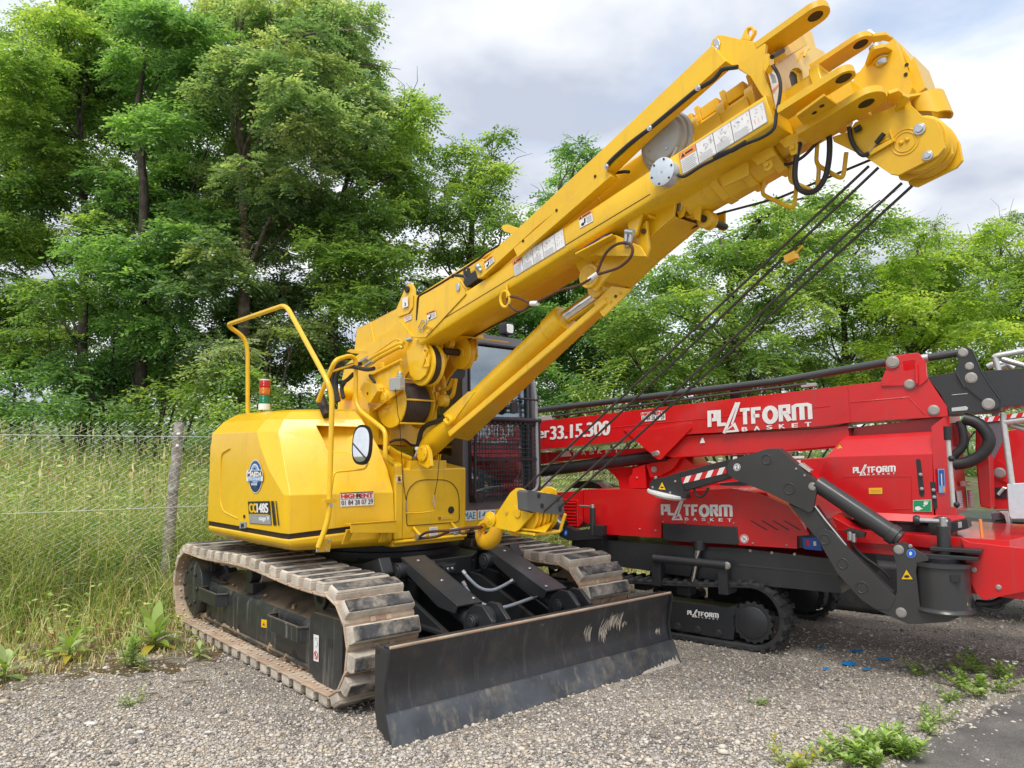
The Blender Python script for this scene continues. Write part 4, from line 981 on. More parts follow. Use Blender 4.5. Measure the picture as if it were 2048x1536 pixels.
for x0, x1, y0, y1, nstr, bow in ((1337, 1378, 945, 1072, 8, 6), (1436, 1488, 905, 1080, 11, 22), (1488, 1568, 870, 1005, 17, 10), (1572, 1600, 920, 985, 6, 6), (1780, 1808, 975, 1030, 6, 4), (1050, 1070, 945, 975, 3, 2)):
    for i in range(nstr):
        t0 = (i + random.uniform(-.3, .3)) / nstr; cx = x0 + (x1 - x0) * t0; ya = y0 + (y1 - y0) * random.uniform(0, .35); yb = y1 - (y1 - y0) * random.uniform(0, .4); wq = random.uniform(.8, 3.2) * (x1 - x0) / 40 / max(1, nstr / 9)
        L_, R_ = [], []
        for k in range(9):
            t = k / 8; y = ya + (yb - ya) * t; x = cx + bow * (t - .5) ** 2 * 2 - bow * t * .8; ww = wq * (math.sin(math.pi * min(1, max(0, t))) ** .5 * random.uniform(.5, 1.2) + .1)
            L_.append((x - ww, y)); R_.append((x + ww, y))
        q = [onface(UG.P(p, 0, 2.024)) for p in zz_(*(L_ + R_[::-1]))]
        b.add(q, [(j, j + 1, 16 - j, 17 - j) for j in range(8)], 'shoedust' if y0 < 1200 else 'shoe')
ed = [(-1.23 + .02 * i, .012 + .05 * abs(math.sin(i * 1.7)) * (1 - i / 22)) for i in range(22)]
b.add([UG.w(2.1305 - h * .47, r, h) for r, h in ed] + [UG.w(2.131, r, .001) for r, h in reversed(ed)], [tuple(range(44))], 'shoedust')
tag(b.build("mud_smear", blade, smooth=0), kind='stuff')

# ---- upper structure: hood
def rrect(f0, f1, r0, r1, z, c_fr, c_fl=.03, c_b=.1, n=9, back_arc=True):
    """Ring in the hood's plan at height z; c_fr is the radius of the front right corner."""
    pts = []
    def arc(cf, cr, rad, a0, a1):
        for i in range(n): a = R(a0 + (a1 - a0) * i / (n - 1)); pts.append(HG.w(cf + rad * math.cos(a), cr + rad * math.sin(a), z))
    arc(f1 - c_fr, r1 - c_fr, c_fr, 0, 90)
    arc(f0 + c_b, r1 - c_b, c_b, 90, 180)
    arc(f0 + .03, r0 + .03, .03, 180, 270)
    arc(f1 - c_fl, r0 + c_fl, c_fl, 270, 360)
    return pts
def hring(z, I, K, J, back=-.70, rj=None, dzI=0.0):
    rs = J[1]
    return [HG.w(I[0], I[1], z + dzI), HG.w(K[0], K[1], z), HG.w(J[0], J[1], z), HG.w(back, rs, z), HG.w(back - .25, rs - .24, z), HG.w(-.95, I[1], z), HG.w(-.2, I[1], z + dzI * .6)]
b = MB()
b.loft([hring(1.005, (.882, .54), (.66, 1.255), (.57, 1.27), dzI=.06), hring(1.27, (.872, .545), (.665, 1.257), (.60, 1.27)), hring(1.44, (.82, .565), (.52, 1.222), (.36, 1.268)), hring(1.60, (.745, .595), (.385, 1.19), (.21, 1.265)), hring(1.715, (.665, .62), (.28, 1.168), (.12, 1.258)),
        hring(1.81, (.60, .65), (.21, 1.09), (.07, 1.16), -.72), hring(1.872, (.545, .675), (.15, 1.0), (.02, 1.05), -.74), hring(1.892, (.47, .69), (.10, .93), (-.02, .97), -.75)], 'yellow')
hood = b.build("engine_hood", crane, smooth=0)
FH = G(HG.w(.66, 1.255, 0), ((.955) * Hf + .297 * Hr), (-.297 * Hf + .955 * Hr), Hz)
b = MB()                                                   # skirt below the seam
b.loft([hring(.885, (.82, .54), (.62, 1.18), (.53, 1.20)), hring(.925, (.868, .54), (.655, 1.245), (.565, 1.262)), hring(.972, (.878, .54), (.66, 1.255), (.57, 1.268), dzI=.055)], 'yellow')
b.build("lower_skirt", crane, bevel=.02, smooth=40, segs=3)
b = MB(); b.loft([hring(.970, (.868, .545), (.652, 1.247), (.565, 1.26), dzI=.055), hring(1.008, (.868, .545), (.652, 1.247), (.565, 1.26), dzI=.06)], 'seal'); b.build("seam_strip", crane)
b = MB()                                                   # rear counterweight, rounded tail
tail = lambda z, k: [HG.w(k * 1.46 * math.cos(R(a)), k * 1.46 * math.sin(R(a)), z) for a in range(122, 239, 6)] + [HG.w(-.55, -1.2 * k, z), HG.w(-.55, 1.2 * k, z)]
b.loft([tail(.90, .95), tail(.97, 1.0), tail(1.62, 1.0), tail(1.74, .96), tail(1.80, .90)], 'yellow'); b.build("counterweight", crane, smooth=45)
# recessed looking side panel: a raised border round the flat panel of the right side
b = MB()
pz = zoomed(400, 790, 4.8)
bd = [HG.P(p, 1, 1.272) for p in pz((285, 512), (205, 560), (196, 700), (196, 1040), (225, 1120), (285, 1150), (360, 1185))]
b.tube(bd, .0045, 'yellow', 8, fillet=.05); b.build("panel_rim", crane)
b = MB()
pk = [HG.P(p, 0, .868) for p in pz((1100, 280), (1590, 295), (1475, 562), (1240, 558))]
pk2 = [HG.P(p, 0, .80) for p in pz((1130, 300), (1560, 312), (1450, 545), (1250, 543))]
# pocket built as a shallow tray let into the hood front
ctr = sum(pk, Vector()) / 4
b.add([p + .012 * Hf for p in pk] + [p for p in pk2], [(0, 1, 5, 4), (1, 2, 6, 5), (2, 3, 7, 6), (3, 0, 4, 7), (4, 5, 6, 7)], 'yellow')
POCKET = (pk, pk2, b)
# door handle, keyhole
h = MB(); c0 = [HG.P(p, 1, 1.272) for p in pz((388, 1222), (448, 1218), (446, 1278), (388, 1280))]
h.prism(c0, .008 * Hr, 'inkgrey'); c1 = [HG.P(p, 1, 1.281) for p in pz((394, 1236), (420, 1234), (420, 1270), (394, 1272))]
h.prism(c1, .002 * Hr, 'ink'); q = HG.P(pz((427, 1165))[0], 1, 1.272); h.cyl(q, q + .006 * Hr, .013, 'ink', 12); h.build("door_latch", crane, bevel=.003)
# front step bar with brackets
s_ = MB()
e0, e1 = HG.P(pz((1450, 1240))[0], 0, .96), HG.P(pz((1885, 1210))[0], 0, .96)
s_.prism([e0, e1, e1 - .085 * Hz, e0 - .06 * Hz], -.012 * Hf, 'yellow_dull')
s_.prism([e0, e1, e1 - .085 * Hf, e0 - .085 * Hf], -.012 * Hz, 'yellow_dull')
for i in range(24):
    q = e0.lerp(e1, (i + .5) / 24); s_.box(G(q, Hf, Hr, Hz), (-.004, .002), (-.006, .006), (0, .008), 'yellow_dull')
for u in ((1450, 1290), (1805, 1270)):
    a0 = HG.P(pz(u)[0], 0, .95); a1 = HG.P(pz((u[0] - 55, u[1] + 145))[0], 0, .90)
    s_.prism([a0 - .03 * Hr, a0 + .03 * Hr, a1 + .022 * Hr, a1 - .022 * Hr], -.02 * Hf, 'yellow_dull')
for u in ((1740, 1340), (1735, 1385), (1140, 1405), (1240, 1395), (1125, 1492), (1212, 1488)):
    s_.bolt(HG.P(pz(u)[0], 0, .885), Hf, .012, 'steel')
s_.prism([HG.P(p, 0, .876) for p in pz((1130, 1385), (1262, 1372), (1240, 1505), (1108, 1510))], .01 * Hf, 'yellow_dull')
s_.prism([HG.P(p, 0, .876) for p in pz((1710, 1325), (1770, 1320), (1770, 1405), (1710, 1410))], .01 * Hf, 'yellow_dull')
s_.build("entry_step", crane, bevel=.003)

# ---- storage box under the boom foot
zb = zoomed(780, 840, 6.4)
b = MB()
B = lambda f, r, z: HG.w(f, r, z)
b.hexa([B(.87, .46, .925), B(.87, -.15, .925), B(-.2, -.15, .925), B(-.2, .46, .925), B(.87, .46, 1.44), B(.87, -.15, 1.44), B(-.2, -.15, 1.60), B(-.2, .46, 1.60)], 'yellow')
b.hexa([B(.88, .535, .925), B(.88, .462, .925), B(.3, .462, .925), B(.3, .535, .925), B(.88, .535, 1.47), B(.88, .462, 1.47), B(.3, .462, 1.70), B(.3, .55, 1.70)], 'yellow')
b.box(HG, (-.2, .86), (-.15, .54), (.87, .925), 'yellow_dull')
b.box(HG, (.2, .885), (-.155, .54), (.895, .922), 'yellow')
box = b.build("storage_box", crane, bevel=.022, segs=3)
b = MB(); ln = [HG.P(p, 0, .873) for p in zb((215, 1345), (208, 1000), (240, 880), (330, 790), (420, 765), (700, 765), (790, 800), (860, 890), (885, 990), (888, 1280), (860, 1308), (240, 1352))]
b.tube(ln, .0028, 'seal', 6, closed=True, fillet=.03); b.build("door_seam", box)
b = MB(); c = HG.P(zb((779, 1150))[0], 0, .870); b.lathe(c - .02 * Hf, Hf, [(0, .028), (.026, .028), (.027, .024)], 'ink', 20); b.build("filler_hole", box)
dc = Dec(*[HG.P(p, 0, .872) for p in zb((612, 1238), (787, 1224), (787, 1262), (612, 1280))]); dc.board('yellowv').rect(.03, .1, .2, .9, 'ink').ell(.115, .5, .04, .2, 'yellowv', 2)
for i in range(7): dc.rect(.28 + i * .09, .38, .34 + i * .09, .62, 'inkgrey')
dc.build("small_sticker", box)
dc = Dec(*[HG.P(p, 0, .872) for p in zb((500, 1372), (607, 1362), (607, 1482), (500, 1490))]); dc.board('white')
for i in range(7): dc.rect(.12, .1 + i * .12, .88, .13 + i * .12, 'inkgrey')
dc.build("small_sticker", box)
dc = Dec(*[HG.P(p, 0, .884) for p in zb((78, 705), (150, 708), (150, 800), (78, 796))]); dc.board('white').rect(.12, .1, .88, .9, 'yellow_dull', 1).poly([(.3, .2), (.75, .2), (.75, .5), (.6, .5), (.6, .75), (.3, .75)], 'ink', 2).poly([(.4, .82), (.5, .95), (.6, .82)], 'redv', 2); dc.build("small_sticker", box)

# ---- cab plinth and plates
b = MB(); b.box(HG, (-.8, .80), (-1.15, -.152), (.93, 1.085), 'yellow'); b.build("cab_plinth", crane, bevel=.012)
for t, x in (("MAE", ((935, 1162), (1100, 1157), (1100, 1282), (935, 1290))), ("1485", ((1122, 1154), (1345, 1146), (1345, 1264), (1122, 1278)))):
    dc = Dec(*[HG.P(p, 0, .803) for p in zb(*x)]); dc.board('white').text(t, .08, .14, .93, .86, 'teal', 1, .012); dc.build("fleet_number_plate", crane)

# ---- cab
cabm = MB()
def rr_loop(fn, a0, a1, z0, z1, rad, rb=.02, n=6):
    pts = []
    for cx, cz, r_, s0 in ((a1 - rad, z1 - rad, rad, 0), (a0 + rad, z1 - rad, rad, 90), (a0 + rb, z0 + rb, rb, 180), (a1 - rb, z0 + rb, rb, 270)):
        for i in range(n): t = R(s0 + 90 * i / (n - 1)); pts.append(fn(cx + r_ * math.cos(t), cz + r_ * math.sin(t)))
    return pts
fo = lambda a, z: HG.w(.72 - .05 * max(0, z - 1.9), a, z)
cabm.prism(rr_loop(fo, -1.10, -.245, 1.085, 2.57, .19), -.10 * Hf, 'cab', [rr_loop(fo, -1.03, -.315, 1.17, 2.485, .14)])
for rr, d in ((-.25, -1), (-1.095, 1)):
    so = lambda a, z: HG.w(a, rr, z)
    cabm.prism(rr_loop(so, -.78, .62, 1.085, 2.55, .12), d * .06 * Hr, 'cab', [rr_loop(so, -.70, .56, 1.52, 2.44, .08)])
cabm.prism([HG.w(f, -.30, z) for f, z in ((.66, 2.50), (.60, 2.585), (.2, 2.615), (-.6, 2.60), (-.77, 2.52), (-.77, 2.47), (.66, 2.47))], -.74 * Hr, 'cab')
cabm.box(HG, (-.80, -.76), (-1.09, -.26), (1.09, 2.5), 'cab')
cabm.box(HG, (-.76, .68), (-1.06, -.28), (1.09, 1.12), 'cabdark')
cab = cabm.build("operator_cab", crane, bevel=.012)
g = MB(); g.prism(rr_loop(lambda a, z: HG.w(.695 - .05 * max(0, z - 1.9), a, z), -1.045, -.30, 1.155, 2.50, .14), -.006 * Hf, 'glass'); g.build("windscreen", cab)
g = MB(); g.tube(rr_loop(lambda a, z: HG.w(.724 - .05 * max(0, z - 1.9), a, z), -1.03, -.315, 1.17, 2.485, .14), .013, 'cabdark', 6, closed=True)
g.box(HG, (.70, .728), (-1.03, -.315), (1.82, 1.85), 'cabdark'); g.build("window_seal", cab)
for rr in (-.275, -1.12):
    g = MB(); g.prism(rr_loop(lambda a, z: HG.w(a, rr, z), -.72, .57, 1.50, 2.46, .08), -.006 * Hr, 'glass'); g.build("side_window", cab)
s_ = MB()
s_.box(HG, (-.35, .12), (-.95, -.45), (1.45, 1.58), 'cabdark'); s_.prism([HG.w(f, -.93, z) for f, z in ((-.35, 1.55), (-.22, 1.55), (-.36, 2.25), (-.46, 2.25))], .46 * Hr, 'cabdark')
s_.box(HG, (-.48, -.38), (-.82, -.58), (2.22, 2.42), 'cabdark'); s_.box(HG, (-.3, .1), (-.9, -.5), (1.12, 1.45), 'cabdark'); s_.build("driver_seat", cab, bevel=.04)
s_ = MB()
for rr in (-.42, -1.0):
    s_.box(HG, (-.1, .3), (rr - .07, rr + .07), (1.35, 1.62), 'cabdark'); s_.tube([HG.w(.22, rr, 1.6), HG.w(.26, rr, 1.8)], .014, 'ink', 8); s_.ball(HG.w(.26, rr, 1.83), .03, 'ink', 6)
for rr in (-.6, -.75): s_.tube([HG.w(.45, rr, 1.12), HG.w(.36, rr, 1.75)], .012, 'steel', 8)
s_.build("control_console", cab, bevel=.02)
# mesh guard over the lower windscreen
gm = MB(); fg = .775
for i in range(23): r_ = -.335 - i * .0325; gm.cyl(HG.w(fg, r_, 1.17), HG.w(fg, r_, 1.82), .0026, 'ink', 5)
for i in range(18): z = 1.185 + i * .037; gm.cyl(HG.w(fg + .003, -.325, z), HG.w(fg + .003, -1.07, z), .0026, 'ink', 5)
gm.cyl(HG.w(fg, -.325, 1.84), HG.w(fg, -1.09, 1.84), .022, 'cabdark', 12)
for i in range(12): gm.cyl(HG.w(fg, -.36 - i * .06, 1.80), HG.w(fg, -.36 - i * .06, 1.835), .012, 'cabdark', 8)
for r_ in (-.325, -1.075): gm.cyl(HG.w(fg, r_, 1.15), HG.w(fg, r_, 1.84), .014, 'cabdark', 8)
for z in (1.165, 1.50): gm.box(HG, (fg - .008, fg + .010), (-1.075, -.325), (z - .010, z + .010), 'cabdark')
for z in (1.2, 1.8):
    for r_ in (-.33, -1.07): gm.cyl(HG.w(.70, r_, z), HG.w(fg, r_, z), .012, 'cabdark', 8)
gm.box(HG, (.72, .80), (-.40, -.31), (1.15, 1.19), 'ink')
guard = gm.build("mesh_guard", cab)
t = MB(); t.tube([HG.P(p, 0, .78) for p in ((1066, 752), (1072, 800), (1076, 960), (1074, 978), (1060, 986))], .014, 'inkgrey', 10, fillet=.06)
t.tube([HG.P(p, 0, .78) for p in ((1036, 795), (1040, 797), (1073, 800))], .009, 'cabdark', 8); t.ball(HG.P((1073, 800), 0, .78), .022, 'cabdark', 8)
t.build("grab_rail", cab)
for (u, v, sc) in ((1015, 658, 1.0),):
    l = MB(); q = HG.P((u, v), 0, .62); cc = G(q, Hf, Hr, Hz)
    l.prism(rr_loop(lambda a, z: cc.w(.03, a, z), -.055, .055, -.055, .055, .025, .025), -.09 * Hf, 'cabdark'); l.prism(rr_loop(lambda a, z: cc.w(.031, a, z), -.04, .04, -.04, .04, .02, .02), .006 * Hf, 'lens')
    l.cyl(cc.w(-.02, 0, -.05), cc.w(-.02, 0, -.14), .012, 'cabdark', 8); l.box(cc, (-.05, .0), (-.06, .06), (-.085, -.07), 'cabdark'); l.build("work_lamp", cab, bevel=.006)
m_ = MB(); q = HG.P((902, 735), 1, -.05); cc = G(q, Hf, Hr, Hz)
m_.prism(rr_loop(lambda a, z: cc.w(0, a, z), -.15, .11, -.09, .09, .05, .05), -.05 * Hf, 'cabdark'); m_.tube([cc.w(.02, -.0, .02), cc.w(.03, -.2, .01), HG.P((928, 715), 1, -.15)], .012, 'yellow', 8, fillet=.04); m_.build("cab_mirror", cab, bevel=.012)
wp = MB(); wp.prism([HG.P(p, 0, .74) for p in ((1019, 806), (1030, 800), (1033, 822), (1026, 828), (1019, 826))], .03 * Hf, 'ink'); wp.tube([HG.P(p, 0, .75) for p in ((1030, 800), (1038, 795), (1042, 780))], .006, 'ink', 6); wp.build("wiper_motor", cab, bevel=.004)

# ---- handrails, mirror, lamp tower, exhaust
t = MB(); fB = -.873
r1_ = [HG.w(.90, 1.165, .93), HG.w(.93, 1.105, 1.12), HG.w(.93, 1.10, 1.95), HG.w(.90, 1.12, 2.05), HG.w(.22, 1.1, 2.68), HG.w(fB, 1.1, 2.655), HG.P((487, 672), 0, fB), HG.P((495.5, 697), 0, fB), HG.P((495.5, 826), 0, fB)]
t.tube(r1_, .0185, 'yellow', 12, fillet=.09); t.box(HG, (.91, .95), (1.06, 1.15), (1.225, 1.25), 'yellow_dull'); t.bolt(HG.w(.94, 1.1, 1.21), Hf, .014, 'steel'); t.build("handrail", crane)
t = MB()
r2_ = [HG.P((786, 929), 0, .885), HG.P((770, 917), 0, .90), HG.P((772, 862), 0, .88), HG.P((718, 820), 1, .66), HG.P((711, 798), 1, .66), HG.P((712, 718), 1, .66), HG.P((700, 711), 1, .72), HG.P((670, 720), 1, .9), HG.P((636, 803), 1, .92)]
t.tube(r2_, .0175, 'yellow', 12, fillet=.06); t.tube([HG.P((664, 743), 1, .9), HG.P((711, 728), 1, .66)], .008, 'yellow', 8); t.build("handrail", crane)
m_ = MB(); q = HG.P((722.5, 889), 0, 1.0)
xx = (HG.P((741, 889), 0, 1.0) - q); yy = (HG.P((725, 849), 0, 1.0) - q); mn = Vector((-.30, -.94, .12)).normalized()
sup = lambda k, n=32: [q + k * (math.copysign(abs(math.cos(a)) ** .8, math.cos(a)) * xx + math.copysign(abs(math.sin(a)) ** .75, math.sin(a)) * yy) for a in [2 * math.pi * i / n for i in range(n)]]
m_.prism(sup(1.0), -.035 * mn, 'ink')
m_.tube([HG.w(.93, 1.10, 1.25), HG.P((668, 944), 0, .95), HG.P((731, 938), 0, .97), HG.P((736, 925), 0, .97)], .008, 'yellow', 8, fillet=.03)
mir = m_.build("wing_mirror", crane, bevel=.006)
m_ = MB()
cp_ = q + .002 * mn
m_.add([p + .003 * mn for p in sup(.86)] , [tuple(range(32))], 'mirror'); m_.build("mirror_glass", mir, smooth=0)
l = MB(); q = HG.P((528.5, 815), 1, .95)
l.cyl(q - .02 * Hz, q + .03 * Hz, .047, 'white', 20); tower = l.build("signal_tower", crane)
for k, (z0, m) in enumerate(((.03, 'lgreen'), (.105, 'lamber'), (.165, 'lred'))):
    l = MB(); h_ = .072 if k == 0 else .058
    l.lathe(q + z0 * Hz, Hz, [(0, .040), (.006, .043), (h_ - .008, .043), (h_ - .002, .041)], m, 20)
    for i in range(5): l.lathe(q + (z0 + .012 + i * h_ / 6) * Hz, Hz, [(0, .0435), (.003, .0448), (.006, .0435)], m, 20)
    if k == 2: l.cyl(q + (z0 + h_) * Hz, q + (z0 + h_ + .01) * Hz, .040, 'white', 20)
    l.build("signal_lens", tower)
t = MB(); q = HG.P((655, 815), 1, .85); q2 = HG.P((646, 792), 1, .85); t.lathe(q - .06 * Hz, (q2 - q).normalized(), [(0, .036), (.2, .036), (.201, .030), (.12, .029)], 'seal', 20); t.build("exhaust_pipe", crane)

# ---- decals on the hood
dc = Dec(*[HG.P(p, 1, 1.272) for p in pz((458, 622), (615, 622), (615, 942), (458, 942))])
dc.ell(.5, .5, .42, .50, 'white', 0).ell(.5, .5, .395, .475, 'navy', 1).ell(.5, .56, .36, .40, 'blue', 2).ell(.5, .58, .27, .30, 'white', 3).ell(.5, .60, .22, .24, 'lblue', 4).ell(.5, .62, .13, .14, 'navy', 5)
dc.poly([(.0, .36), (1, .36), (1, .62), (.92, .70), (.10, .70), (.0, .62)], 'white', 6).poly([(.02, .505), (.98, .505), (.98, .61), (.9, .68), (.12, .68), (.02, .61)], 'navy', 7)
dc.text("M", .05, .51, .31, .68, 'white', 8, .014, .12).text("AEDA", .31, .515, .95, .635, 'white', 8, .014, .06)
dc.rect(.12, .37, .88, .485, 'lblue', 7).text("Mini Cranes", .16, .39, .85, .475, 'white', 8, .006)
dc.rect(.3, .22, .7, .32, 'blue', 7); 
for i in range(5): dc.rect(.33 + i * .075, .235, .375 + i * .075, .30, 'white', 8)
dc.build("maker_emblem", crane)
dc = Dec(*[HG.P(p, 1, 1.272) for p in pz((462, 1022), (768, 1016), (768, 1246), (478, 1232))])
dc.poly([(0, 0), (.74, -.03), (.70, 1), (0, 1)], 'ink', 0).poly([(.80, -.03), (.90, -.03), (.82, 1), (.74, 1)], 'ink', 0).poly([(.95, -.03), (.985, -.03), (.90, 1), (.875, 1)], 'ink', 0)
dc.poly([(.01, .02), (.73, -.01), (.715, .40), (.01, .42)], 'inkgrey', 1).rect(.04, .415, .66, .435, 'yellowv', 2)
dc.text("CC", .05, .50, .28, .90, 'yellowv', 2, .018).text("1485", .30, .50, .65, .90, 'white', 2, .013).text("stage V", .35, .10, .68, .34, 'white', 2, .008)
dc.build("model_sticker", crane)
def highrent(dc):
    dc.board('white').rect(0, .93, 1, 1, 'ink', 1).rect(.02, .51, .98, .535, 'ink', 1)
    dc.text("HIGH", .03, .585, .50, .88, 'redv', 2, .012).text("ENT", .60, .585, .97, .88, 'redv', 2, .012).text("R", .485, .585, .615, .88, 'ink', 3, .012)
    dc.text("01 84 28 07 29", .03, .10, .97, .44, 'ink', 2, .003); return dc
highrent(Dec(*[FH.P(p, 0, .004) for p in pz((1345, 938), (1665, 924), (1668, 1056), (1348, 1072))])).build("rental_sticker", crane)
# carve the pocket into the hood front
pk, pk2, _ = POCKET
cut = MB(); fwd = [HG.P(p, 0, 1.1) for p in pz((1100, 280), (1590, 295), (1475, 562), (1240, 558))]; deep = [HG.P(p, 0, f_) for p, f_ in zip(pz((1118, 296), (1560, 310), (1455, 556), (1246, 553)), (.30, .56, .66, .44))]
cut.add(fwd + deep, [(0, 1, 2, 3), (7, 6, 5, 4), (0, 4, 5, 1), (1, 5, 6, 2), (2, 6, 7, 3), (3, 7, 4, 0)], 'yellow')
co = cut.build("cutter", crane, smooth=0)
bpy.context.view_layer.update()
bo = hood.modifiers.new("cut", 'BOOLEAN'); bo.object = co; bo.operation = 'DIFFERENCE'; bo.solver = 'EXACT'
me = bpy.data.meshes.new_from_object(hood.evaluated_get(bpy.context.evaluated_depsgraph_get()))
hood.modifiers.clear(); hood.data = me; bpy.data.objects.remove(co)
me.polygons.foreach_set('use_smooth', [True] * len(me.polygons))
bv = hood.modifiers.new("bevel", 'BEVEL'); bv.width = .04; bv.segments = 4; bv.limit_method = 'ANGLE'; bv.angle_limit = R(9); bv.harden_normals = True; bv.use_clamp_overlap = True

# ================================================================== boom, jib stowed along its right side, head, hoist
zd = zoomed(690, 420, 5.12); ze = zoomed(1000, 280, 5.12); zf = zoomed(1300, 100, 5.12); zh = zoomed(1380, 0, 3.657); zx = zoomed(800, 240, 2.56); zw = zoomed(640, 640, 6.4); zg = zoomed(1620, 20, 6.4)
BP = lambda pts, r: [BG.P(p, 1, r) for p in pts]
# boom foot: two side plates with a back plate
b = MB()
foot = zd((95, 1430), (120, 1215), (260, 1145), (525, 1010), (600, 830), (640, 755), (680, 755), (705, 800), (712, 875), (750, 872), (730, 1130), (830, 1300), (600, 1536), (420, 1536))
fl = BP(foot, .40)
b.prism(fl, -.02 * Br, 'yellow'); b.prism([p - .42 * Br for p in fl], -.02 * Br, 'yellow')
b.prism([fl[0], fl[1], fl[2], fl[2] - .40 * Br, fl[1] - .40 * Br, fl[0] - .40 * Br][0:2] + [fl[1] - .42 * Br, fl[0] - .42 * Br], .012 * Bb, 'yellow')
b.prism([fl[1], fl[2], fl[2] - .42 * Br, fl[1] - .42 * Br], -.012 * Bn, 'yellow'); b.prism([fl[2], fl[3], fl[3] - .42 * Br, fl[2] - .42 * Br], -.012 * Bn, 'yellow')
b.tube([BG.P(p, 1, .402) for p in zd((262, 1150), (318, 1430))], .010, 'yellow', 6)
q = BG.P(zd((642, 815))[0], 1, .402); b.cyl(q + .012 * Br, q - .025 * Br, .026, 'seal', 18)
b.prism(BP(zd((540, 1075), (650, 1040), (665, 1005), (680, 860), (705, 870), (700, 1000), (660, 1060), (560, 1095)), .402), .008 * Br, 'yellow')
b.prism([BG.P(p, 1, .42) for p in zw((335, 400), (385, 372), (610, 400), (625, 440), (560, 440), (400, 425))], -.3 * Br, 'yellow_dull')
# turret plates under the foot, down to the deck
for rr in (.42, .02):
    b.prism([HG.P(p, 1, .42) - (.42 - rr) * Hr for p in ((690, 730), (800, 640), (850, 700), (812, 750), (775, 850), (700, 850), (675, 822), (676, 790))], -.02 * Hr, 'yellow')
c = HG.P(zw((320, 945))[0], 1, .46); b.cyl(c + .04 * Hr, c - .06 * Hr, .055, 'yellow', 20); b.cyl(c + .055 * Hr, c + .04 * Hr, .03, 'yellow_dull', 16); b.bolt(c + .055 * Hr, Hr, .012, 'yellow_dull')
b.box(HG, (-.35, .55), (-.1, .56), (1.62, 1.90), 'yellow')
foot_o = b.build("boom_foot", crane, bevel=.006)
b = MB(); b.prism([HG.P(p, 0, .55) for p in zw((740, 1300), (850, 1320), (1180, 1340), (1255, 1500), (1240, 1536), (740, 1536))], -.3 * Hf, 'yellow'); b.prism([HG.P(p, 0, .60) for p in zb((0, 40), (290, 55), (360, 200), (345, 330), (300, 345), (120, 240), (0, 300))], -.2 * Hf, 'yellow'); b.build("deck_cover", crane, bevel=.008)

# main telescopic boom: base section, gussets, inner sections
b = MB()
sec = lambda bx, w0, w1, n0, n1, ch: [BG.w(bx, r, n) for r, n in ((w0, n0 + ch), (w0 + ch, n0), (w1 - ch, n0), (w1, n0 + ch), (w1, n1 - ch), (w1 - ch, n1), (w0 + ch, n1), (w0, n1 - ch))]
hexs = lambda bx, g: [BG.w(bx, r, n) for r, n in ((.37 + g, -.11), (.315, -.20 - g), (.085, -.20 - g), (.03 - g, -.11), (.03 - g, .13 + g), (.06, .16 + g), (.34, .16 + g), (.37 + g, .13 + g))]
b.loft([hexs(.05, 0), hexs(2.45, 0)], 'yellow')
b.loft([hexs(2.40, .014), hexs(2.47, .014)], 'yellow')
cyl_c = BG.P(ze((890, 760))[0], 1, .372); b.cyl(cyl_c, cyl_c + .012 * Br, .13, 'yellow', 30)
base = b.build("boom_base_section", crane, bevel=.008)
b = MB()
RN, RF = .345, .065
near = [BG.P(p, 1, RN) for p in zx((1000, 880), (955, 845), (880, 712), (920, 695), (1100, 640))]; far = [BG.P(p, 1, RF) - (RF - RN) * Br for p in zx((1300, 470), (1560, 430), (1545, 548), (1335, 722), (1190, 862))]
gus = near + far
for rr in (RN, RF + .022):
    b.prism([p - (RN - rr) * Br for p in gus], -.022 * Br, 'yellow')
gl = [far[4], far[3], far[2]]
for i in (0, 1):
    b.prism([gl[i] - .024 * Br, gl[i + 1] - .024 * Br, gl[i + 1] - .255 * Br, gl[i] - .255 * Br], .012 * Bn, 'yellow')
q = BG.P(zx((975, 800))[0], 1, .345); b.cyl(q + .02 * Br, q - .28 * Br, .075, 'yellow', 24); b.cyl(q + .025 * Br, q, .055, 'yellow_dull', 20)
b.build("cylinder_bracket", base, bevel=.006)
tele = []
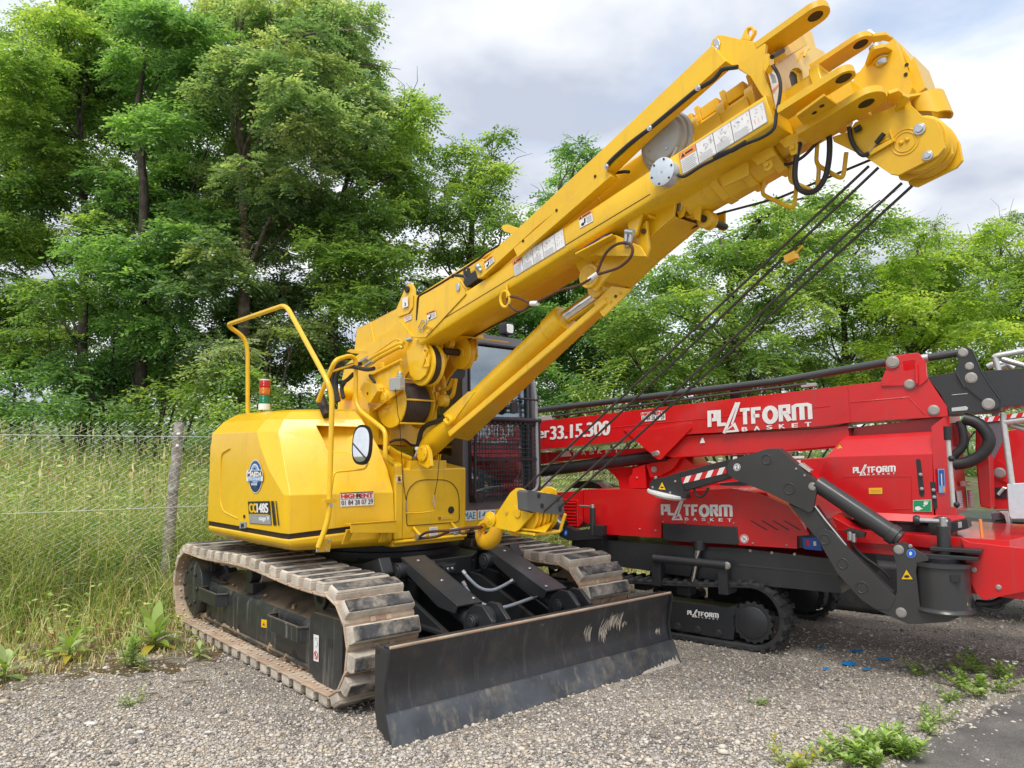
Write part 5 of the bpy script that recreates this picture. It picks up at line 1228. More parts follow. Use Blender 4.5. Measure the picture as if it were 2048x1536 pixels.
for i, (b0, b1, ww, n0, n1) in enumerate(((2.45, 2.70, .155, -.30, .14), (2.68, 2.86, .145, -.315, .13), (2.84, 3.02, .135, -.32, .12), (3.0, 3.34, .12, -.27, .02))):
    b = MB(); c_ = .195
    prf = lambda k: [(ww * math.cos(R(a)) * (1.0 if abs(math.cos(R(a))) > .3 else 1.0), 0) for a in ()]
    def hexsec(bx, g=0.0):
        return [BG.w(bx, c_ + r, n) for r, n in ((ww + g, n1 - .03), (ww + g - .03, n1 + g), (-ww - g + .03, n1 + g), (-ww - g, n1 - .03), (-ww - g, n0 + .12), (-ww * .7 - g, n0 + .04), (-ww * .3, n0 - g), (ww * .3, n0 - g), (ww * .7 + g, n0 + .04), (ww + g, n0 + .12))]
    b.loft([hexsec(b0), hexsec(b1)], 'yellow'); b.loft([hexsec(b1 - .05, .018), hexsec(b1, .018)], 'yellow')
    if i == 3: tele.append(b.build("boom_inner_section", crane, bevel=.006)); continue
    b.prism([BG.w(b1 - .03, c_ + .1, n1), BG.w(b1 - .03, c_ + .1, n1 + .10), BG.w(b1 - .05, c_ - .1, n1 + .10), BG.w(b1 - .05, c_ - .1, n1)], .03 * Bb, 'yellow')
    b.box(BG, (b1 - .16, b1 - .05), (c_ + .02, c_ + .1), (n1 + .015, n1 + .085), 'yellow')
    b.prism([BG.w(b1 - .22, c_ + ww + .02, n1 - .05), BG.w(b1 - .03, c_ + ww + .02, n1 - .05), BG.w(b1 - .03, c_ + ww + .02, n1 - .18), BG.w(b1 - .20, c_ + ww + .02, n1 - .20)], .012 * Br, 'yellow_dull')
    for k in (0, 1): b.bolt(BG.w(b1 - .06 - .1 * k, c_ + ww + .032, n1 - .15), Br, .013, 'yellow_dull')
    tele.append(b.build("boom_inner_section", crane, bevel=.006))
b = MB()                                                  # rope guide loops hanging under the inner sections
for pl in (((1180, 1235), (1150, 1460), (1170, 1490), (1450, 1620), (1480, 1590), (1500, 1380)), ((1445, 1060), (1430, 1340), (1500, 1370), (1660, 1440)), ((1720, 870), (1700, 1170), (1940, 1310), (1980, 1300), (2010, 1050)), ((1720, 1170), (1730, 1230), (1715, 1400))):
    b.tube([BG.P(p, 1, .20) for p in zf(*pl)], .011, 'yellow_dull', 8, fillet=.03)
for pl in ((1450, 1050, 50), (1190, 1220, 55), (1720, 870, 45)):
    q = BG.P(zf(pl[:2])[0], 1, .20); b.cyl(q + .01 * Br, q - .03 * Br, .028, 'yellow_dull', 14)
b.build("rope_guide", crane)
for pl, rr in (((1810, 870), (1840, 880), (1840, 1100), (1800, 1310), (1720, 1430), (1620, 1470), (1520, 1430), (1480, 1320), (1490, 1150), (1530, 960), (1560, 880)), .022), (((1295, 1080), (1320, 1140), (1370, 1180), (1460, 1160), (1580, 1090), (1680, 980), (1780, 880), (1850, 860)), .013):
    h = MB(); h.tube([BG.P(p, 1, .24) for p in zf(*pl)], rr * .62, 'hose', 10, fillet=.05); h.build("cable_loop", crane)

# sheave bracket under the base section
b = MB()
b.prism(BP(ze((1790, 700), (1830, 800), (1870, 780), (1930, 600), (1900, 560), (1840, 560)), .30), -.015 * Br, 'yellow'); b.prism(BP(ze((1930, 540), (2040, 500), (2048, 700), (2040, 830), (1990, 810)), .26), -.02 * Br, 'yellow')
q = BG.P(ze((1830, 655))[0], 1, .303); b.prism([q + .045 * (math.cos(a) * Bb * .45 + math.sin(a) * Bn) for a in [R(i * 30) for i in range(12)]], .006 * Br, 'steel')
q = BG.P(ze((1945, 690))[0], 1, .24); b.lathe(q, -Br, [(0, .055), (.01, .06), (.02, .048), (.04, .048), (.05, .06), (.06, .055)], 'yellow_dull', 24)
q = BG.P((1408, 438), 1, .22); b.lathe(q, -Br, [(0, .045), (.01, .052), (.02, .04), (.05, .04), (.06, .052), (.07, .045)], 'yellow_dull', 24); b.cyl(q + .02 * Br, q - .22 * Br, .02, 'seal', 14)
b.prism(BP(((1432, 428), (1450, 420), (1449, 462), (1436, 460)), .02), -.015 * Br, 'yellow')
b.build("sheave_bracket", crane, bevel=.004)

# jib: stowed box with strut, bracket and forks
b = MB()
n0, n1, r0, r1 = -.238, -.066, .30, .50
b.loft([[BG.w(x, r, n) for r, n in ((r1, n0 + .022), (r1 - .006, n0 + .008), (r1 - .022, n0), (r0 + .02, n0), (r0, n0 + .02), (r0, n1 - .02), (r0 + .02, n1), (r1 - .022, n1), (r1 - .006, n1 - .008), (r1, n1 - .022))] for x in (.25, 3.13)], 'yellow')
b.prism(BP(zd((830, 1305), (1245, 860), (1232, 820), (1190, 730), (1150, 690), (760, 890), (735, 1140), (700, 1310)), .505), -.02 * Br, 'yellow')
jib = b.build("jib_box", crane, bevel=.004)
b = MB(); q0, q1 = [BG.P(p, 1, .502) for p in (zd((690, 1305))[0], zf((0, 1475))[0])]; b.tube([q0, q1], .0018, 'seal', 5)
b.tube([BG.P(p, 1, .507) for p in zd((830, 1300), (1240, 860), (1230, 810), (1180, 735))], .0016, 'seal', 5)
b.build("panel_seam", jib)
b = MB()
st = zd((1385, 650), (1420, 510), (1800, 150)) + [(1380, 142), (1424, 88), (1440, 118), (1470, 140)] + zf((0, 790))[:1]
lo = [BG.P(p, 1, .53) for p in (zd((1400, 690))[0], zd((1415, 520))[0], (1200, 303), (1424, 90), (1452, 122), (1300, 258), (1215, 340), (1075, 452))]
b.prism(lo, -.075 * Br, 'yellow')
b.prism([BG.P(p, 1, .535) for p in ((1027, 497), (1209, 336), (1222, 352), (1035, 514))], -.075 * Br, 'yellow')
b.prism([BG.P(p, 1, .43) for p in ((1002, 455), (1006, 450), (1015, 449), (1036, 456), (1043, 459), (1026, 468), (1008, 463))], -.02 * Br, 'yellow')
for p in (ze((580, 720)) + ze((975, 372)) + ze((237, 1033))): b.bolt(BG.P(p, 1, .536), Br, .010, 'seal', .004)
b.build("jib_strut", crane, bevel=.006)
b = MB()
pl = zh((150, 330), (165, 285), (205, 255), (240, 255), (370, 285), (555, 320), (545, 400), (533, 520), (600, 690), (615, 800), (520, 690), (440, 560), (350, 500), (275, 455), (225, 400), (165, 350))
b.prism(BP(pl, .46), -.025 * Br, 'yellow'); b.prism([p - .11 * Br for p in BP(pl, .46)], -.025 * Br, 'yellow')
b.prism(BP(zh((370, 285), (400, 215), (425, 190), (455, 190), (475, 215), (470, 240), (435, 298)), .42), -.025 * Br, 'yellow', [[BG.P(p, 1, .42) for p in zh(*[(435 + 20 * math.cos(R(a)), 235 + 30 * math.sin(R(a))) for a in range(0, 360, 30)])]])
q = [BG.P(p, 1, .462) for p in zh((172, 300), (185, 282), (210, 285), (222, 310), (215, 365), (200, 372), (185, 355))]; b.prism(q, .006 * Br, 'steel'); b.bolt(q[5].lerp(q[0], .2), Br, .014, 'steel')
b.build("jib_bracket", crane, bevel=.005)
# end plate with slot, fork plates top and bottom
b = MB()
EB = 3.14
ep = lambda r, n: BG.w(EB, r, n)
slot = [BG.P(p, 0, EB + .001) for p in zh((700, 575), (712, 535), (740, 512), (770, 512), (795, 535), (805, 600), (720, 662))]
eo = [BG.P(p, 0, EB) for p in zh((565, 370), (590, 290), (770, 205), (870, 250), (925, 480), (935, 560), (680, 800), (640, 800), (560, 520))]
b.prism(eo, .02 * Bb, 'yellow', [slot])
b.prism([p - .012 * Bb for p in slot], -.004 * Bb, 'ink')  # black sheet behind the slot, painting in the shade of its inside
b.prism([q - .021 * Bb for q in (eo[2], eo[3], eo[4], eo[5], eo[5] - .3 * Br, eo[4] - .32 * Br, eo[3] - .25 * Br, eo[2] - .2 * Br)], -.14 * Bb, 'yellow')
b.prism(BP(zh((535, 510), (545, 395), (575, 390), (580, 470), (550, 525)), .50), -.05 * Br, 'yellow')
b.build("jib_end_plate", jib, bevel=.005)
def fork(px, nlev, th, hole, rad=.04):
    f_ = MB(); pts = [BG.P(p, 2, nlev) for p in zh(*px)]; c = BG.P(zh(hole)[0], 2, nlev)
    h_ = [c + rad * (math.cos(a) * Bb + math.sin(a) * Br) for a in [2 * math.pi * i / 18 for i in range(18)]]
    f_.prism(pts, th * Bn, 'yellow_dull', [h_]); f_.lathe(c + .012 * Bn, Bn, [(0, rad * 1.02), (th * .6, rad * 1.02)], 'seal', 18)
    return f_
def forkL(b0, b1, rc, hw, nlev, th=.035):
    """Hinge plate: parallel sides with a rounded end, hole near the end."""
    f_ = MB()
    pts = [BG.w(b0, rc + hw, nlev), BG.w(b1 - hw, rc + hw, nlev)] + [BG.w(b1 - hw + hw * math.sin(R(a)), rc + hw * math.cos(R(a)), nlev) for a in range(15, 180, 15)] + [BG.w(b1 - hw, rc - hw, nlev), BG.w(b0, rc - hw, nlev)]
    c = BG.w(b1 - hw, rc, nlev); h_ = [c + .036 * (math.cos(a) * Bb + math.sin(a) * Br) for a in [2 * math.pi * i / 18 for i in range(18)]]
    f_.prism(pts, th * Bn, 'yellow_dull', [h_]); f_.lathe(c + .004 * Bn, Bn, [(0, .0365), (th - .01, .0365)], 'seal', 18)
    return f_
def at_n(px, n): return BG.L(zh(px)[0], 2, n)
forkL(3.145, 3.49, .395, .068, .20).build("hinge_fork", jib, bevel=.004)
forkL(3.165, 3.515, .470, .052, -.21).build("hinge_fork", jib, bevel=.004)
# boom head: box, hinge lugs with pins, sheave cheeks, rope guard
b = MB()
side = BP(zh((1185, 600), (1300, 440), (1480, 285), (1500, 285), (1625, 640), (1600, 700), (1450, 700), (1270, 780), (1205, 755)), .13)
b.prism(side, -.24 * Br, 'yellow')
b.prism([BG.P(p, 1, .08) for p in zh((1520, 300), (1620, 440), (1640, 410), (1725, 640), (1640, 700), (1600, 500))], -.2 * Br, 'yellow')
for p in ((1585, 475), (1578, 545)): b.bolt(BG.P(zh(p)[0], 1, .132), Br, .010, 'seal', .002)
b.prism([BG.P(p, 1, .30) for p in zh((950, 690), (1115, 800), (1205, 755), (1165, 575), (1080, 590))], -.2 * Br, 'yellow')
b.prism([BG.P(p, 1, .14) for p in zh((1165, 580), (1250, 640), (1290, 690), (1310, 780), (1230, 800), (1180, 700))], -.012 * Br, 'yellow_dull')
head = b.build("boom_head", crane, bevel=.006)
def lug(px, n, th, name="hinge_lug"):
    l = MB(); l.prism([BG.P(p, 2, n) for p in zh(*px)], th * Bn, 'yellow_dull'); return l.build(name, head, bevel=.004)
lug(((1190, 585), (1275, 530), (1325, 385), (1350, 360), (1430, 342), (1512, 385), (1508, 410), (1430, 480), (1280, 530)), -.02, .02)
lug(((1330, 285), (1345, 265), (1440, 255), (1495, 290), (1490, 315), (1410, 300), (1345, 330)), .09, .02)
lug(((1310, 960), (1500, 830), (1560, 700), (1610, 720), (1560, 800), (1420, 900)), -.37, .02)
lug(((1440, 760), (1455, 690), (1530, 665), (1580, 700), (1500, 760)), -.315, .018)
for px, n, hh in (((1395, 440), -.03, .115),):
    c = BG.P(zh(px)[0], 2, n); l = MB(); l.lathe(c - .035 * Bn, Bn, [(0, .012), (.004, .024), (.02, .030), (.035, .030), (hh, .030)], 'steel', 20); l.lathe(c - .006 * Bn, Bn, [(0, .036), (.004, .038), (.008, .036)], 'yellow_dull', 20); l.cyl(c + .0 * Bn + .03 * Bb, c + .03 * Bb + .02 * Bn, .007, 'steel', 8)
    l.build("hinge_pin", head)
l = MB(); l.tube([BG.P(p, 1, .05) for p in zh((1320, 270), (1298, 225))], .005, 'steel', 6); l.tube([BG.P(p, 1, .05) for p in zh((1350, 252), (1310, 222))], .005, 'steel', 6); l.build("pin_clip", head)
b = MB(); b.prism([BG.P(p, 2, -.275) for p in zh((780, 850), (985, 700), (1115, 800), (860, 960))], .012 * Bn, 'yellow_dull')
for p in ((910, 825), (965, 775)): q = BG.P(zh(p)[0], 2, -.276); b.cyl(q, q - .001 * Bn, .012, 'seal', 10)
b.build("bottom_plate", head, bevel=.003)
b = MB(); b.prism([BG.P(p, 2, -.345) for p in zh((1300, 960), (1450, 830), (1600, 710), (1720, 690), (1780, 850), (1650, 870), (1450, 900))], .014 * Bn, 'yellow_dull'); b.build("guard_plate", head, bevel=.003)
b = MB()
for px in (((720, 1290), (990, 1140), (1005, 1160), (1010, 1265), (1000, 1285), (745, 1405)), ((1020, 1110), (1200, 1000), (1240, 1000), (1270, 1040), (1290, 1070), (1110, 1185)), ((1310, 930), (1440, 860), (1540, 850), (1500, 960), (1380, 1005)), ((1145, 1150), (1240, 1120), (1255, 1190), (1210, 1240), (1160, 1240)), ((1410, 1000), (1510, 950), (1500, 1060), (1440, 1080))):
    b.prism([BG.P(p, 1, .375) for p in zf(*px)], -.012 * Br, 'yellow_dull')
for p in ((1195, 1175), (1460, 1000)): b.bolt(BG.P(zf(p)[0], 1, .376), Br, .014, 'yellow_dull')
b.build("section_flap", crane, bevel=.004)
forkL(3.25, 3.545, .075, .06, .135, .03).build("hinge_fork", head, bevel=.004)
forkL(3.18, 3.565, .335, .085, -.305, .035).build("hinge_fork", head, bevel=.004)
ck = zh((1040, 1000), (1165, 960), (1205, 895), (1440, 800), (1600, 715), (1612, 765), (1700, 850), (1800, 880), (1838, 950), (1862, 1080), (1815, 1135), (1525, 1282), (1465, 1272), (1270, 1140), (1050, 1035))
ckp = BP(ck, .25)
b = MB(); b.prism(ckp, -.018 * Br, 'yellow_dull')
c = BG.P(zh((1572, 1038))[0], 1, .2505)
for rad, rr in ((.058, .0035), (.044, .0035)): b.tube([c + rad * (math.cos(R(i * 12)) * Bb + math.sin(R(i * 12)) * Bn) for i in range(30)], rr, 'yellow_dull', 6, closed=True)
for p in ((1545, 1045), (1588, 1022)): b.ball(BG.P(zh(p)[0], 1, .251), .011, 'yellow_dull', 6)
for p, k in (((1680, 945), 1.2), ((1740, 1140), 1)):
    q = BG.P(zh(p)[0], 1, .251); b.lathe(q, Br, [(0, .022 * k), (.006, .022 * k), (.007, .014 * k), (.016, .014 * k)], 'steel', 16)
b.tube([BG.P(p, 1, .256) for p in zh((1300, 1110), (1350, 1060), (1470, 1010))], .006, 'yellow_dull', 6)
b.prism([BG.P(p, 1, .27) for p in zh((1450, 945), (1465, 950), (1495, 1030), (1480, 1040))], -.03 * Br, 'yellow_dull')
b.cyl(BG.P(zh((1360, 1050))[0], 1, .27), BG.P(zh((1420, 975))[0], 1, .27), .011, 'ink', 10); b.tube([BG.P(p, 1, .27) for p in zh((1360, 1050), (1320, 1100), (1300, 1125))], .003, 'grey', 6)
b.prism([BG.P(p, 1, .256) for p in zh((1290, 1120), (1480, 1020), (1490, 1045), (1310, 1150))], .012 * Br, 'yellow_dull')
b.build("head_cheek_plate", head, bevel=.004)
low = BP(zh((1700, 850), (1800, 880), (1838, 950), (1862, 1080), (1815, 1135), (1525, 1282), (1465, 1272), (1420, 1150), (1500, 950)), .25)
for dr, dn, db in ((-.075, -.012, .008), (-.15, -.03, .02)):
    b = MB(); b.prism([p + dr * Br + dn * Bn + db * Bb for p in low], -.018 * Br, 'yellow_dull'); b.build("head_cheek_plate", head, bevel=.006)
b = MB(); sc = BG.P(zh((1650, 1040))[0], 1, .25)
for dr in (-.022, -.096): b.lathe(sc + dr * Br, -Br, [(0, .115), (.008, .125), (.022, .108), (.03, .108), (.042, .125), (.05, .115)], 'yellow_dull', 36)
b.build("head_sheave", head)
b = MB(); gc = BG.L(zh((1790, 660))[0], 2, -.33); arc = []
cb_, cr_ = gc[0] - .055, gc[1] - .01
for i in range(25):
    a = R(-95 + i * 8.6); arc.append((cb_ + .082 * math.cos(a), cr_ - .02 + .085 * math.sin(a)))
out_ = [BG.w(x, y, -.335) for x, y in arc]; inn = [BG.w(cb_ + (x - cb_) * .90, cr_ - .02 + (y - cr_ + .02) * .90, -.335) for x, y in arc]
low_ = [max(0, 1 - i / 6) * .055 + max(0, (i - 18) / 6) * .05 for i in range(25)]
n_ = 25; vs_ = out_ + inn + [p - (.115 - l_) * Bn for p, l_ in zip(out_, low_)] + [p - (.115 - l_) * Bn for p, l_ in zip(inn, low_)]
fs = []
for i in range(n_ - 1): fs += [(i, i + 1, 2 * n_ + i + 1, 2 * n_ + i), (n_ + i, n_ + i + 1, 3 * n_ + i + 1, 3 * n_ + i), (i, i + 1, n_ + i + 1, n_ + i), (2 * n_ + i, 2 * n_ + i + 1, 3 * n_ + i + 1, 3 * n_ + i)]
fs += [(0, n_, 3 * n_, 2 * n_), (n_ - 1, 2 * n_ - 1, 4 * n_ - 1, 3 * n_ - 1)]
b.add(vs_, fs, 'yellow_dull'); b.build("rope_guard", head)
h = MB(); h.tube([BG.P(p, 1, .27) for p in zh((1165, 930), (1170, 990), (1195, 1060), (1240, 1120), (1275, 1140), (1310, 1120))], .011, 'hose', 8, fillet=.04); q = BG.P(zh((1205, 955))[0], 1, .27); h.cyl(q, q + .03 * Bb, .014, 'hose', 10); h.build("head_cable", head)

# cable reel between strut and box, round cover on the box
b = MB(); c = BG.P((1318, 277), 1, .452)
b.lathe(c, -Br, [(0, .02), (.003, .105), (.012, .118), (.035, .124), (.0352, .142), (.05, .148), (.056, .138), (.0562, .160), (.068, .169), (.080, .169), (.082, .15)], 'grey', 48)
for a in range(0, 360, 90): b.bolt(c + .085 * (math.cos(R(a + 20)) * Bb + math.sin(R(a + 20)) * Bn), Br, .006, 'steel')
b.tube([c + .09 * Bb - .11 * Bn, c + .04 * Bb - .15 * Bn, c + .0 * Bb - .155 * Bn], .008, 'grey', 8)
b.build("cable_reel", crane)
b = MB(); c = BG.P((1323, 343), 1, .565)
b.lathe(c, -Br, [(0, .073), (.001, .075), (.004, .0755), (.0041, .070), (.065, .070)], 'zinc', 36); b.cyl(c + .003 * Br, c, .006, 'steel', 8)
for a in range(0, 360, 60): b.bolt(c + .064 * (math.cos(R(a)) * Bb + math.sin(R(a)) * Bn), Br, .006, 'ink', .003)
b.build("sensor_cover", crane)
h = MB(); h.tube([BG.P(p, 1, .54) for p in ((1213, 332), (1225, 318), (1262, 285), (1300, 257), (1395, 178), (1425, 162), (1437, 148), (1444, 138), (1475, 134))], .012, 'hose', 8, fillet=.04)
for p in ((1215, 334), (1301, 257), (1398, 177)): h.lathe(BG.P(p, 1, .548), Br, [(0, .013), (.012, .016), (.013, .010), (.02, .010)], 'steel', 10)
h.tube([BG.P(p, 1, .44) for p in ((1222, 346), (1236, 345), (1250, 343), (1258, 344))], .010, 'hose', 8, fillet=.02)
h.build("strut_hose", jib)
h = MB(); h.tube([BG.P(p, 1, .513) for p in ((1350, 345), (1362, 354), (1372, 352), (1400, 333), (1428, 319))] + [BG.P(p, 1, .513) for p in ((1465, 301), (1490, 288), (1525, 275), (1545, 262), (1551, 250))] + [BG.P(p, 1, .515) for p in ((1552, 228), (1559, 200), (1562, 170), (1557, 148), (1545, 131))], .0085, 'hose', 8, fillet=.03)
h.tube([BG.P(p, 1, .515) for p in ((1428, 317), (1440, 308), (1465, 300), (1492, 284))], .013, 'hose', 8); h.build("box_cable", jib)
# boom-top hose seen above the foot
h = MB(); h.tube([BG.P(p, 1, .405) for p in zd((735, 1130), (745, 900), (770, 870), (850, 830), (1000, 740), (1080, 690), (1240, 590), (1400, 480), (1440, 440), (1580, 360))], .008, 'seal', 8, fillet=.03); h.build("boom_hose", crane)
b = MB(); b.prism(BP(zd((750, 868), (1660, 300), (1680, 320), (800, 880)), .30), -.30 * Br, 'yellow'); b.prism(BP(zd((750, 885), (1000, 745), (1080, 700), (1400, 500), (1440, 530), (1180, 740), (780, 1000)), .36), -.25 * Br, 'yellow'); b.build("boom_top_cover", crane, bevel=.004)
b = MB(); b.prism(BP(zd((1195, 745), (1270, 660), (1340, 610), (1360, 705), (1240, 790)), .49), -.12 * Br, 'ink'); b.prism(BP(zd((1205, 610), (1215, 585), (1240, 578), (1265, 595), (1275, 650), (1280, 690), (1250, 720), (1215, 690)), .44), -.015 * Br, 'ink', [[BG.P(p, 1, .44) for p in zd(*[(1233 + 11 * math.cos(R(a)), 612 + 16 * math.sin(R(a))) for a in range(0, 360, 36)])]])
b.tube([BG.P(p, 1, .46) for p in zd((1095, 690), (1110, 665), (1230, 680), (1240, 740))], .012, 'ink', 8, fillet=.02); b.build("support_bracket", crane, bevel=.003)
b = MB(); b.prism(BP(zd((1335, 620), (1340, 560), (1380, 530), (1420, 540), (1415, 680), (1360, 700)), .535), -.05 * Br, 'yellow')
q = BG.P(zd((1365, 585))[0], 1, .54); b.ball(q, .024, 'steel', 8); b.ball(BG.P(zd((1388, 618))[0], 1, .54), .016, 'steel', 8)
q = BG.P(zd((1160, 790))[0], 1, .507); b.prism([q + .030 * (math.cos(R(a)) * Bn * 1.0 + math.sin(R(a)) * Bb * .7) for a in range(0, 360, 30)], .008 * Br, 'steel'); b.build("jib_pin", crane, bevel=.003)
b = MB()
for pl in (((770, 1230), (745, 1215), (790, 1130), (820, 1130), (830, 1170), (810, 1200), (770, 1230)), ((820, 1210), (830, 1185), (880, 1195), (890, 1205), (860, 1250), (830, 1235))): b.tube([BG.P(p, 1, .515) for p in zd(*pl)], .004, 'steel' if pl[0][0] < 800 else 'yellow', 6, fillet=.01)
b.tube([BG.P(p, 1, .515) for p in zd((800, 1255), (798, 1200), (830, 1160), (835, 1120))], .004, 'steel', 6); b.build("locking_clip", crane)

# luffing cylinder with its guard channel
b = MB()
c0, c1 = HG.w(.83, .20, 1.60), HG.P((1130, 637), 1, .20)
d = (c1 - c0).normalized()
b.lathe(c0 - .03 * d, d, [(0, .06), (.01, .086), ((c1 - c0).length * .93, .086), ((c1 - c0).length * .935, .096), ((c1 - c0).length + .03, .096), ((c1 - c0).length + .04, .06)], 'yellow', 36)
c2 = HG.P((1200, 588), 1, .20)
cyl = b.build("luffing_cylinder", crane)
b = MB(); b.cyl(c1, c2, .048, 'chrome', 24); b.build("piston_rod", cyl)
b = MB(); b.lathe(c2 - .02 * d, d, [(0, .06), (.08, .065)], 'yellow', 20); b.cyl(c2 + .09 * Hr + .04 * d, c2 - .09 * Hr + .04 * d, .06, 'yellow', 20)
for p in zx((1128, 885), (1105, 903), (1080, 930)): b.bolt(HG.P(p, 1, .30), Hr, .010, 'ink' if p[0] < 1232 and p[0] > 1226 else 'yellow_dull', .006)
b.build("rod_eye", cyl, bevel=.003)
b = MB()
a0, a1 = HG.P((899, 874), 1, .31), HG.P((1214, 607), 1, .31)
z0, z1 = HG.P((938, 882), 1, .07), HG.P((1258, 582), 1, .07)
up = d.cross(Hr).normalized(); up = up if up.z > 0 else -up
b.prism([a0, a1, z1, z0], up * .012, 'yellow'); b.prism([a0, a1, a1 + up * .045, a0 + up * .045], -.012 * Hr, 'yellow')
b.prism([HG.P(p, 1, .30) for p in zx((990, 940), (1080, 850), (1185, 865), (1175, 880), (1090, 960), (1040, 1010))], -.01 * Hr, 'yellow')
b.prism([HG.P(p, 1, .29) for p in ((905, 848), (890, 836), (886, 828), (936, 783), (950, 784), (915, 830))], -.12 * Hr, 'yellow')
b.build("cylinder_guard", cyl, bevel=.003)
b = MB(); b.tube([HG.P(p, 1, .25) for p in ((905, 843), (912, 828), (924, 814), (1024, 710), (1088, 644), (1098, 628), (1116, 616))], .0075, 'yellow', 8, fillet=.04); b.tube([HG.P(p, 1, .30) for p in ((895, 832), (905, 838), (898, 850), (890, 840))], .018, 'yellow', 8, fillet=.03); b.build("cylinder_pipe", cyl)
b = MB()                                                  # foot bracket of the cylinder on the box
b.prism([HG.P(p, 1, .33) for p in zb((395, 315), (460, 320), (500, 400), (520, 590), (480, 620), (365, 560), (355, 430))], -.03 * Hr, 'yellow'); b.prism([HG.P(p, 1, .10) for p in zb((590, 440), (620, 440), (600, 560), (630, 610), (560, 620), (560, 500))], -.03 * Hr, 'yellow')
q = HG.P(zb((415, 430))[0], 1, .335); b.lathe(q, Hr, [(0, .06), (.01, .06), (.012, .05)], 'yellow', 20)
for a in range(0, 360, 90): b.bolt(q + .04 * (math.cos(R(a)) * Hf + math.sin(R(a)) * Hz) + .012 * Hr, Hr, .008, 'yellow_dull', .006)
b.box(HG, (.70, .868), (.05, .40), (1.435, 1.50), 'yellow'); b.prism([HG.w(f, .35, z) for f, z in ((.1, 1.52), (.78, 1.46), (.78, 1.53), (.45, 1.62), (.1, 1.70))], -.03 * Hr, 'yellow'); b.build("cylinder_foot", crane, bevel=.005)
h = MB(); h.tube([HG.P(p, 0, .84) for p in zb((290, 495), (318, 485), (345, 430), (350, 350))], .012, 'steel', 8, fillet=.02); h.tube([HG.P(p, 1, .28) for p in zb((352, 360), (375, 240), (400, 130), (470, 60), (600, 20), (650, 0), (700, -30))], .019, 'hose', 10, fillet=.06); h.tube([HG.P(p, 0, .86) for p in zb((355, 345), (352, 385))], .021, 'white', 10)
h.tube([HG.P(p, 0, .80) for p in zb((0, 285), (60, 255), (190, 250), (260, 320), (330, 330))], .010, 'hose', 8, fillet=.03); h.tube([HG.P(p, 0, .83) for p in zb((-20, 350), (90, 425), (260, 490))], .018, 'yellow', 10, fillet=.03); h.build("luffing_hose", crane)

# ---- winch
b = MB(); wc = HG.P(zw((905, 1065))[0], 1, .50); flr = .188
wl = HG.loc(wc)
b.lathe(wc, -Hr, [(0, flr - .005), (.004, flr), (.012, flr), (.013, .15)], 'yellow', 48); b.lathe(HG.w(wl[0], .235, wl[2]), -Hr, [(0, flr), (.012, flr), (.014, .1)], 'yellow', 48)
winch = b.build("winch_drum", crane)
b = MB()
for i in range(15):
    r_ = .485 - i * .0165; b.tube([HG.w(wl[0] + .152 * math.cos(R(k * 12)), r_ + .004 * math.sin(R(k * 12)), wl[2] + .152 * math.sin(R(k * 12))) for k in range(30)], .0088, 'ropewound', 8, closed=True)
b.cyl(HG.w(wl[0], .49, wl[2]), HG.w(wl[0], .235, wl[2]), .146, 'ropewound', 36); b.build("wound_rope", winch)
b = MB()
b.prism([HG.P(p, 1, .535) for p in zw((610, 1090), (620, 730), (1010, 520), (1050, 820), (1060, 870), (980, 940), (700, 1150), (640, 1200), (610, 1180))], -.02 * Hr, 'yellow')
b.prism([HG.P(p, 1, .22) for p in zw((1340, 760), (1440, 740), (1450, 900), (1430, 1100), (1390, 1110), (1360, 1060))], -.02 * Hr, 'yellow')
b.tube([HG.P(p, 1, .545) for p in zw((630, 715), (1045, 510))], .012, 'yellow', 8); b.tube([HG.P(p, 1, .555) for p in zw((625, 1080), (650, 1110), (715, 1140), (960, 960), (1060, 850))], .008, 'yellow_worn', 6, fillet=.02)
q0, q1 = HG.w(wl[0] + .19, .50, wl[2] + .02), HG.w(wl[0] + .19, .22, wl[2] + .02); b.cyl(q0, q1, .008, 'yellow', 8); b.cyl(HG.w(wl[0] + .14, .51, wl[2] - .155), HG.w(wl[0] + .14, .22, wl[2] - .155), .009, 'yellow', 8); b.cyl(HG.w(wl[0] + .10, .51, wl[2] + .18), HG.w(wl[0] + .1, .22, wl[2] + .18), .009, 'yellow', 8)
b.prism([HG.P(p, 1, .545) for p in zw((765, 610), (765, 550), (790, 538), (812, 550), (815, 605))], -.012 * Hr, 'yellow')
b.build("winch_frame", winch, bevel=.004)
b = MB(); hx = [HG.P(p, 1, .60) for p in zw((512, 880), (560, 790), (700, 820), (735, 910), (640, 1060), (600, 1050))]
b.prism(hx, -.10 * Hr, 'yellow'); q = HG.P(zw((608, 940))[0], 1, .602); b.cyl(q + .002 * Hr, q, .010, 'ink', 12)
q = HG.P(zw((800, 975))[0], 1, .56); b.lathe(q, -Hr, [(0, .03), (.005, .035), (.006, .045), (.02, .05), (.04, .055), (.06, .06)], 'yellow', 24)
for dz in (-.015, .025): b.bolt(HG.P(zw((790, 875))[0], 1, .56) + dz * Hf, Hr, .012, 'yellow')
b.build("winch_motor", winch, bevel=.004)
b = MB(); q = HG.P(zw((950, 815))[0], 1, .58); cc = G(q, Hf, Hr, Hz); b.box(cc, (-.07, .07), (-.05, 0), (-.05, .045), 'grey'); b.cyl(cc.w(.03, -.03, .04), cc.w(.03, -.03, .085), .02, 'steel', 12); b.box(cc, (-.0, .07), (-.04, -.01), (.045, .055), 'steel'); b.build("limit_switch_box", crane, bevel=.012)
